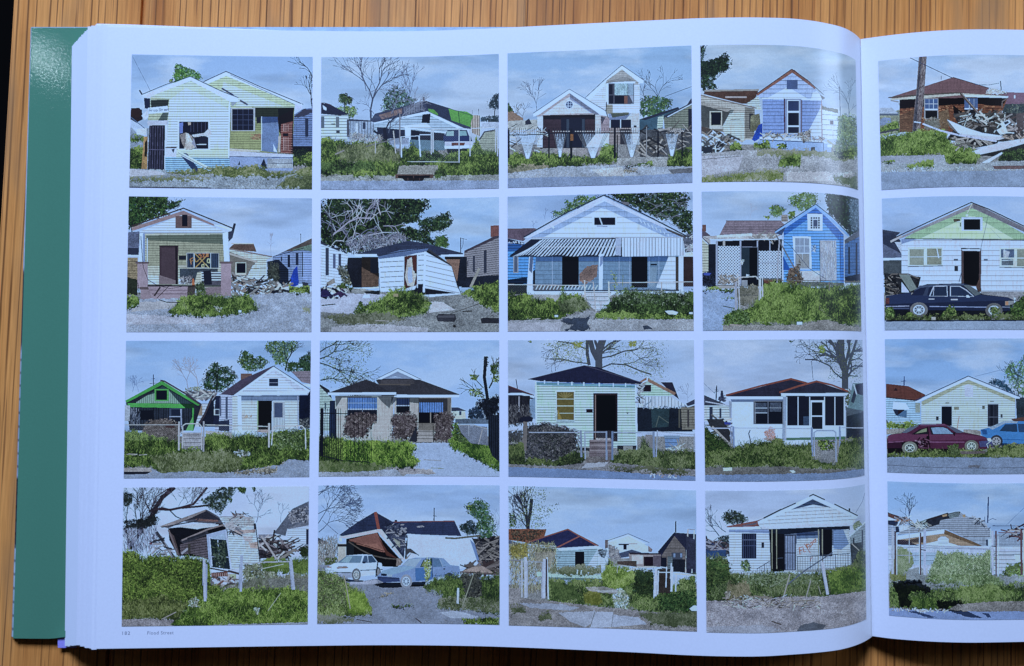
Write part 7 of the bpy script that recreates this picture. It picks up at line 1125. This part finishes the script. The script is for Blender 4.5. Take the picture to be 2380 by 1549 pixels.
    L('1580,910 1640,880 1700,890', 11, 'cfd9ea'); L('1620,935 1740,935', 9, 'bcc8da'); L('1780,950 2010,965', 14, 'c3ccd8')
    L('75,808 200,815', 12, '7c8494'); L('205,815 205,1190', 16, 'a9b8d0'); L('243,780 243,1195', 26, 'b3c3e0'); L('262,820 262,1190', 12, '9fb1d0'); L('262,820 410,830', 11, '97a6bc'); L('418,830 415,1200', 16, 'a3b4d2'); L('437,800 434,1200', 26, 'b3c3e2'); L('465,780 478,1210', 15, 'bccae2'); L('457,800 460,1180', 16, '5a4c58'); L('185,1000 185,1190', 9, '9fb1d0'); fence(80, 430, (830, 830), (1180, 1180), 'a8b2bc', True, (), 6, False)
    ground('70,1100 190,1100 190,1200 480,1230 1000,1290 1500,1340 2010,1370 2010,1590 70,1590', 'a09a98', .35, litter=1500, cols=('b9ae9c', '857f78', 'c9c0b0', '6e6a66', '98907f')); P('160,1250 600,1260 800,1300 700,1330 300,1300', '98a6c0', .2, 10); P('580,1350 840,1340 960,1330 1000,1420 860,1500 700,1440', 'a0aec8', .2, 8); P('980,1340 1150,1345 1130,1500 900,1510', 'a9b9d6', .12, 4); P('1140,1370 1400,1400 1500,1470 1130,1500', 'a3b3d0', .18, 8); L('960,1340 910,1500', 7, '75808c'); L('1150,1360 1130,1500', 6, '75808c')
    grass('80,1290 200,1270 260,1340 100,1360', ('6f7a54', '8a8f68', '525e42'), 1, 24); grass('370,1380 480,1330 520,1420 400,1440', ('6f7a54', '8f9468', '525e42'), 1, 26); grass('1400,1360 2010,1340 2010,1500 1560,1480', ('6a7850', '8a9068', '4c5a3c'), 1, 28); P('1935,1310 1980,1275 2015,1280 2015,1335 1960,1335', 'd3dcea', .1)

def p44():
    sky('9ab8ee', 'a6c2f4', 'b6cef6', .45)
    branch(260, 560, -2.2, 110, 10, 4, '44506e', .5); branch(330, 520, -2.6, 90, 8, 3, '44506e', .5); leaves('290,370 370,290 440,310 540,360 540,410 400,440 340,430', ('222c32', '36463c', '4a5c4a'), 260, 22, fill='2b3840', gaps=.4); leaves('250,580 360,560 360,760 280,700', ('1f2a38', '33424c', '4a5c5c'), 200, 24, fill='2a3848', gaps=.38); L('380,290 410,340', 7, '39485c')
    P('120,600 330,680 340,780 120,790', '2f4066', .25); mess('120,590 350,640 350,740 120,700', ('4c5468', '2a3044', '8a92a8', '6c5a5c'), 36, 50, 160, 12); P('130,720 330,700 320,780 140,780', '35507e', .2)
    P('1610,570 1770,410 1780,760 1620,880', '8ca2b8', .2, sid=(26, .1, -.3)); L('1610,560 1770,415', 16, 'c9d8ee'); R(1640, 580, 1658, 740, '333f54'); R(1730, 500, 1748, 680, '3a4860'); leaves('1640,440 1700,400 1740,440 1660,500', ('6c7e60', '8a9c84'), 90, 22); L('1765,110 1740,200 1670,320', 5, '6e82a8'); R(1598, 275, 1612, 300, '2a3244'); P('1610,640 1740,620 1750,760 1630,860', '3a4656', .5); L('1630,640 1740,740', 10, 'a3abb4')
    # white house
    P('360,490 1610,460 1615,880 1060,930 370,960', 'cdd9f0', .05, sid=(27, .14)); P('335,460 650,400 720,375 690,470 340,475', 'b06a5c', .15, sid=(14, .15)); P('330,470 690,460 690,490 340,497', 'dfe6f2'); P('500,450 650,420 640,440 500,460', '5f667c'); shade('360,495 760,490 780,530 360,520', .8)
    P('660,430 1225,140 1690,350 1670,385 1650,440 690,480', 'c6d6f2', .04, sid=(36, .13, -.05)); P('655,410 1225,135 1690,350 1685,380 1228,185 665,440', 'dde8fa'); P('1000,290 1225,180 1420,270 1230,235', '46587c', .2, sid=(18, .4)); L('720,375 900,285', 14, '333a4c'); L('905,285 1050,220', 12, '2f3648'); L('1190,150 1230,130 1350,185', 12, '2f3648'); L('1450,230 1690,350', 12, '2f3648'); L('690,480 1650,432', 9, '8fa2c8'); P('695,460 1650,420 1640,445 700,485', 'c0d0f0')
    P('770,490 1610,455 1610,500 1440,490 800,560', '3a465c', .2); shade('770,490 1600,460 1600,600 1500,660 1060,640 780,620', .62); P('1440,500 1600,490 1610,740 1440,770', 'bcd0ea', .06, sid=(24, .13)); shade('1440,490 1540,490 1600,640 1520,700 1440,690', .8); P('1060,560 1290,550 1290,900 1060,910', 'b3c8e2', .08, sid=(24, .12)); shade('1060,520 1290,520 1290,580 1060,590', .72)
    R(495, 535, 645, 795, '1e2740'); 
    for x in range(510, 645, 22): L([(x, 540), (x, 790)], 4, '46557a')
    L('497,600 643,600', 6, '5f6f92'); L('497,660 643,660', 4, '46557a'); R(698, 628, 722, 682, '2c3448'); P('780,530 935,540 930,925 790,930', '181c28', .2); R(930, 550, 1052, 915, '232b42'); P('940,560 1045,558 1042,905 942,908', '7f93b8', .15)
    for x in range(945, 1050, 18): L([(x, 555), (x, 910)], 5, '1c2438')
    L('930,735 1052,735', 12, '1c2438'); R(1297, 495, 1428, 770, '151926'); R(1300, 500, 1340, 765, '222a3e')
    for x in (805, 852, 1285, 1325): L([(x, 490), (x + 2, 900)], 9, '9aa292')
    o = 'd68a5c'
    L('1085,680 1095,750', 10, o); L('1085,680 1125,672', 9, o); L('1088,712 1118,705', 9, o); L('1125,680 1135,725 1155,720', 9, o); L('1140,640 1200,735', 8, o); L('1160,640 1170,680 1200,660 1180,640 1160,655', 9, o); L('1200,640 1215,620 1225,650', 8, o); L('1225,620 1255,590 1258,620 1228,628', 9, o); L('1190,690 1225,640', 8, o); L('1195,780 1205,800 1220,775', 7, o); L('1205,800 1200,840', 6, o)
    L('1060,775 1610,740', 7, '44526c'); L('860,790 920,785', 6, '44526c')
    for x in range(1070, 1610, 26): L([(x, 775 - (x - 1060) * .06), (x, 910 - max(0, x - 1300) * .06)], 4, '4c5a74')
    L('650,900 780,820', 7, '44526c')
    for x in range(655, 780, 24): L([(x, 895 - (x - 650) * .6), (x, 960)], 4, '4c5a74')
    P('1060,905 1360,900 1620,870 1620,900 1360,930 1060,935', '8a9aac', .15); leaves('480,830 540,800 600,880 560,930 500,920', ('55724c', '7d9468', '3a5240'), 90, 24)
    grass('120,780 260,770 350,800 370,950 600,960 800,930 1050,960 1340,930 1500,900 1640,860 1700,720 1790,700 1790,1150 1500,1180 900,1200 120,1240', ('33482e', '526b3a', '7a8e54', '25362a', '8f9c6c'), 1.7, 36); leaves('130,790 360,830 370,1000 140,1150', ('2c4230', '476038', '6a8048'), 420, 26, fill='38502f', gaps=.25); leaves('480,950 1000,930 1280,960 1280,1060 900,1080 500,1050', ('7d9070', '98a88c', '5c7050'), 420, 20); grass('1380,940 1780,880 1780,1120 1420,1150', ('3c5830', '5c7c3c', '86a050'), 1.1, 30); grass('350,1040 560,1060 600,1240 330,1220', ('9a9060', 'b0a274', '6f7848', '7a6c48'), 1.1, 30)
    L('965,1060 1140,920 1430,730', 13, '5c6a84'); L('990,955 920,1205', 13, 'a9aaa4'); L('1205,1020 1155,1200', 13, '9aa09c'); L('1325,830 1380,1160', 28, 'b3c3e2'); L('1310,850 1360,1120', 8, '8fa2c4'); L('1285,1080 1310,1160', 9, '9aa090'); L('780,1090 990,980', 7, '8d9a80'); leaves('320,1150 380,1130 350,1200', ('b9b096', '8a8470'), 40, 34)
    ground('120,1230 500,1220 900,1190 1300,1190 1500,1160 1790,1130 1790,1590 120,1590', 'a8a4ac', .35, litter=1900, cols=('a89c90', '6f6a68', 'b9aea4', '55524f', '948c84', '7d7a80')); dots('300,1180 1300,1180 1300,1300 300,1300', ('b5aa96', '5c5248', '8d8272', 'cfc4b0'), 240, 46, .12, 0, .6); L('620,1180 800,1205', 16, 'a3977f'); L('1010,1235 1240,1225', 14, 'a39884'); L('800,1440 900,1475', 14, '6f6862'); P('1060,1540 1100,1480 1240,1450 1360,1480 1320,1540', '5c6678', .25, 10); P('130,1500 700,1480 900,1520 700,1590 130,1590', '98a2b8', .25, 14)

def p45():
    sky('84aeec', '8fb6f2', 'a6c6f6', .5)
    branch(880, 480, -1.55, 100, 12, 4, '39507c', .45); L('1697,200 1690,465', 14, '3a5284'); L('1660,400 1660,460', 8, '3a5284'); L('1700,440 1740,420 1780,435', 6, '4a6294'); L('1740,495 2560,500', 7, '4a5f8c'); L('1880,490 2065,310', 4, '6484b8')
    P('660,360 760,390 840,430 830,450 660,410', '8a5a4c', .25); L('660,360 840,435', 8, '3a3f54'); P('660,400 760,440 740,500 660,470', 'cfdaf0'); P('660,440 760,440 780,560 665,580', '2a3654', .3); P('660,480 740,500 740,700 665,700', '9db4d8', .12, sid=(22, .15)); mess('760,420 880,400 880,520 760,500', ('d9e2ee', '8a94a8', 'b58a68', '4c5468'), 36, 30, 110, 12); P('780,500 880,490 890,560 780,570', 'b9c9e0', .3)
    # broken roof
    P('900,490 1080,420 1390,345 1480,400 1600,440 1720,530 1730,610 1440,610 1260,530 760,590 780,560 900,520', '97a9c4', .14, sid=(20, .12)); P('940,470 1080,420 1360,350 1410,350 1390,400 1200,440 1190,480 1060,520 950,500', '2c3446', .35); L('1070,435 1280,370', 22, '3a3440'); P('950,460 1060,435 1070,480 960,490', '7f96a0', .3); mess('900,470 1080,430 1080,510 920,520', ('b9c6d4', '2f3440', '8a9298'), 26, 40, 110, 10); P('1220,385 1270,375 1270,395 1225,405', 'c9a878'); P('1425,385 1460,375 1460,410 1440,410', 'cdae7c'); P('1280,380 1400,345 1390,400 1300,420', '6f8290', .4); mess('1490,390 1620,420 1720,530 1600,480', ('3a4458', 'a9b9d0', '5f6c84'), 26, 30, 90, 9); L('1440,612 1720,610', 8, '6a5a60')
    P('750,620 1240,540 1260,580 1620,705 1300,700 760,680', 'c8ab84', .15, sid=(14, .12)); P('760,600 1245,530 1240,575 755,640', 'e3e9f4'); P('1245,535 1640,700 1600,712 1240,580', '9a7a54', .25, sid=(12, .25, .4)); P('820,655 1060,600 1050,670 830,670', '6a5648', .3); P('1050,680 1200,645 1360,690 1400,712 1050,710', 'dfe6f4'); P('750,640 830,640 980,700 760,690', '3a3240', .4)
    c = [(1230 + math.cos(t) * 62, 650 + math.sin(t) * 48) for t in np.linspace(.39, 6.67, 9)[:-1]]; P(c, 'dbe4f2'); 
    for k in range(5): L([(1180, 622 + k * 14), (1280, 622 + k * 14)], 3, '98a8c4')
    P('1440,612 1730,610 1730,705 1640,705', '98adca', .12, sid=(40, .15)); P('1670,640 1735,625 1740,700 1690,705', 'c9d6ea'); P('1670,640 1695,635 1695,705 1675,700', '3a4a68')
    P('1735,590 1860,570 2060,580 2560,560 2560,740 1740,740', '93a9c8', .14, sid=(16, .08)); mess('1860,500 2560,500 2560,600 1880,620', ('4c3c4c', '8a5c5a', '2f3444', 'a9b0c0'), 50, 50, 170, 13); P('2000,640 2065,600 2060,640', '2f3444')
    P('660,700 2560,715 2560,740 660,740', 'c3d2ee'); P('665,740 2560,740 2560,1000 670,980', 'b3c8ec', .06, sid=(56, .1)); L('760,715 1730,740', 8, '8a9cc0'); P('900,770 1170,770 1120,900 920,900', '9cbadd', .06, sid=(50, .12)); P('1740,760 2060,760 2060,900 1780,960', 'b9cbe8', .06, sid=(40, .14)); P('1960,790 2065,800 2065,870 1980,860', 'e0dfe2')
    ground('660,990 1000,920 1100,1000 1760,1000 2560,1000 2560,1200 660,1180', '98a0a8', .3, litter=500, cols=('8a8f90', 'b0b4b4', '9a9482'))
    grass('1040,1060 1100,960 1180,760 1240,800 1380,760 1500,830 1640,800 1720,740 1740,1000 1880,1080 1800,1130 1200,1090', ('5f7a4c', '86a06c', 'a9bc90', '47603e', '7d946a'), 1.9, 28, 40); leaves('1100,960 1180,800 1720,790 1730,1000 1100,1050', ('6f8a58', '93aa78', 'b3c49c', '4f6a44'), 900, 22); grass('680,1000 760,720 820,720 910,780 930,880 860,960 700,1060', ('8a9c6c', 'a5b288', '66804c'), 1.3, 28, 30); leaves('1840,1000 1900,900 2065,880 2400,900 2400,1010 1850,1010', ('66804c', '8aa06c', '4a6038'), 320, 26, fill='66804c', gaps=.35); grass('680,1000 850,990 850,1050 690,1080', ('8a9450', 'a3a868', '5f7038'), 1, 24)
    grass('680,1120 780,1090 1100,1140 1400,1130 1900,1100 2560,1080 2560,1290 1600,1320 1180,1370 800,1340 680,1340', ('33482c', '557238', '7d9850', '25362a', '93a868'), 1.7, 32); shade('690,1080 980,1060 1100,1140 1100,1190 900,1170 860,1240 1000,1330 780,1330 760,1200', .38, None, 30); shade('1150,1270 1400,1260 1480,1330 1300,1330 1200,1390 1170,1330', .38, None, 26); shade('780,1060 980,1050 1020,1090 820,1100', .45, None, 16); grass('1340,1140 1760,1120 1900,1200 1700,1280 1360,1250', ('6f8a48', '98ac68', '4c6636'), 1, 30); grass('920,1200 1160,1260 1170,1370 900,1330', ('4c6a34', '7a9448', '2f4628'), 1, 28)
    for x, a, b, w, c in ((708, 520, 990, 24, 'a9bad8'), (735, 560, 1000, 14, '7a5c64'), (752, 580, 1000, 9, 'bccade'), (997, 570, 1000, 15, '7d5058'), (1040, 540, 1000, 24, 'a9bce0'), (985, 600, 990, 8, 'c3d0e4'), (1062, 930, 1000, 8, 'b3c0d4'), (880, 520, 880, 7, 'a9b9d0'), (1740, 550, 1000, 20, 'b0c2e4'), (1722, 530, 980, 8, 'c9d6ea'), (1775, 550, 1010, 14, '8a5a5c'), (1797, 600, 1020, 9, 'cfd9e8'), (2037, 540, 1000, 20, '8d6064'), (2060, 540, 1000, 12, 'c9ced8')): L([(x, a), (x + (2 if x > 1500 else 0), b)], w, c)
    L('1800,565 2030,568', 10, '9a7c80'); L('735,500 880,495', 6, 'a9b9d0'); L('750,800 985,800', 7, '94a4c0'); L('1050,700 1730,735', 10, 'a3b3d4'); L('1800,795 2030,790', 7, '6e7c94'); L('1000,740 1050,750', 10, '6a5058'); L('1730,705 1780,710', 9, '6a5058'); fence(1060, 1730, (760, 760), (1000, 1000), 'c3d0e0', True, (), 6, False); fence(760, 985, (600, 600), (990, 990), 'b9c8dc', True, (), 6, False)
    ground('1380,1310 1700,1280 2560,1270 2560,1400 1200,1400', '9c958e', .4, litter=400, cols=('b5a890', '7d766c', 'c9bfa8')); ground('660,1350 1000,1370 1400,1380 2560,1380 2560,1560 660,1560', '8fa2cc', .12, litter=60, cols=('9fb0d4', '8496c0')); shade('820,1365 960,1380 1170,1445 1080,1445', .55, None, 8); shade('1230,1350 1480,1380 1640,1450 1520,1450 1360,1400', .5, None, 10); shade('1620,1390 1700,1400 1730,1450 1690,1440', .55, None, 8); dots('680,1345 1300,1360 1300,1385 700,1370', ('dfe4ea', 'b0b4b8'), 40, 22, .4); leaves('970,1365 1060,1360 1050,1390 980,1385', ('e3e7ec', 'a9aeb4'), 24, 24)

printed('L', 290, 1205, ((78, 60), (1993, 45), (1980, 1470), (60, 1493)), 'print of a caved-in grey house behind tall green weeds', p41, 41)
printed('L', 775, 1205, ((88, 38), (1957, 36), (1958, 1477), (74, 1467)), 'print of a white car and a pale blue car before a crushed roof', p42, 42)
printed('L', 1255, 1205, ((66, 42), (2003, 88), (2013, 1545), (70, 1482)), 'print of a pale cottage behind white gate posts and weeds', p43, 43)
printed('L', 1735, 1205, ((116, 88), (1762, 22), (1778, 1415), (128, 1553)), 'print of a white house with orange graffiti beside its barred door', p44, 44)
printed('R', 2060, 1195, ((653, 35), (2510, 50), (2510, 1450), (670, 1420)), 'print of a fenced house with a torn grey roof', p45, 45, 2560)
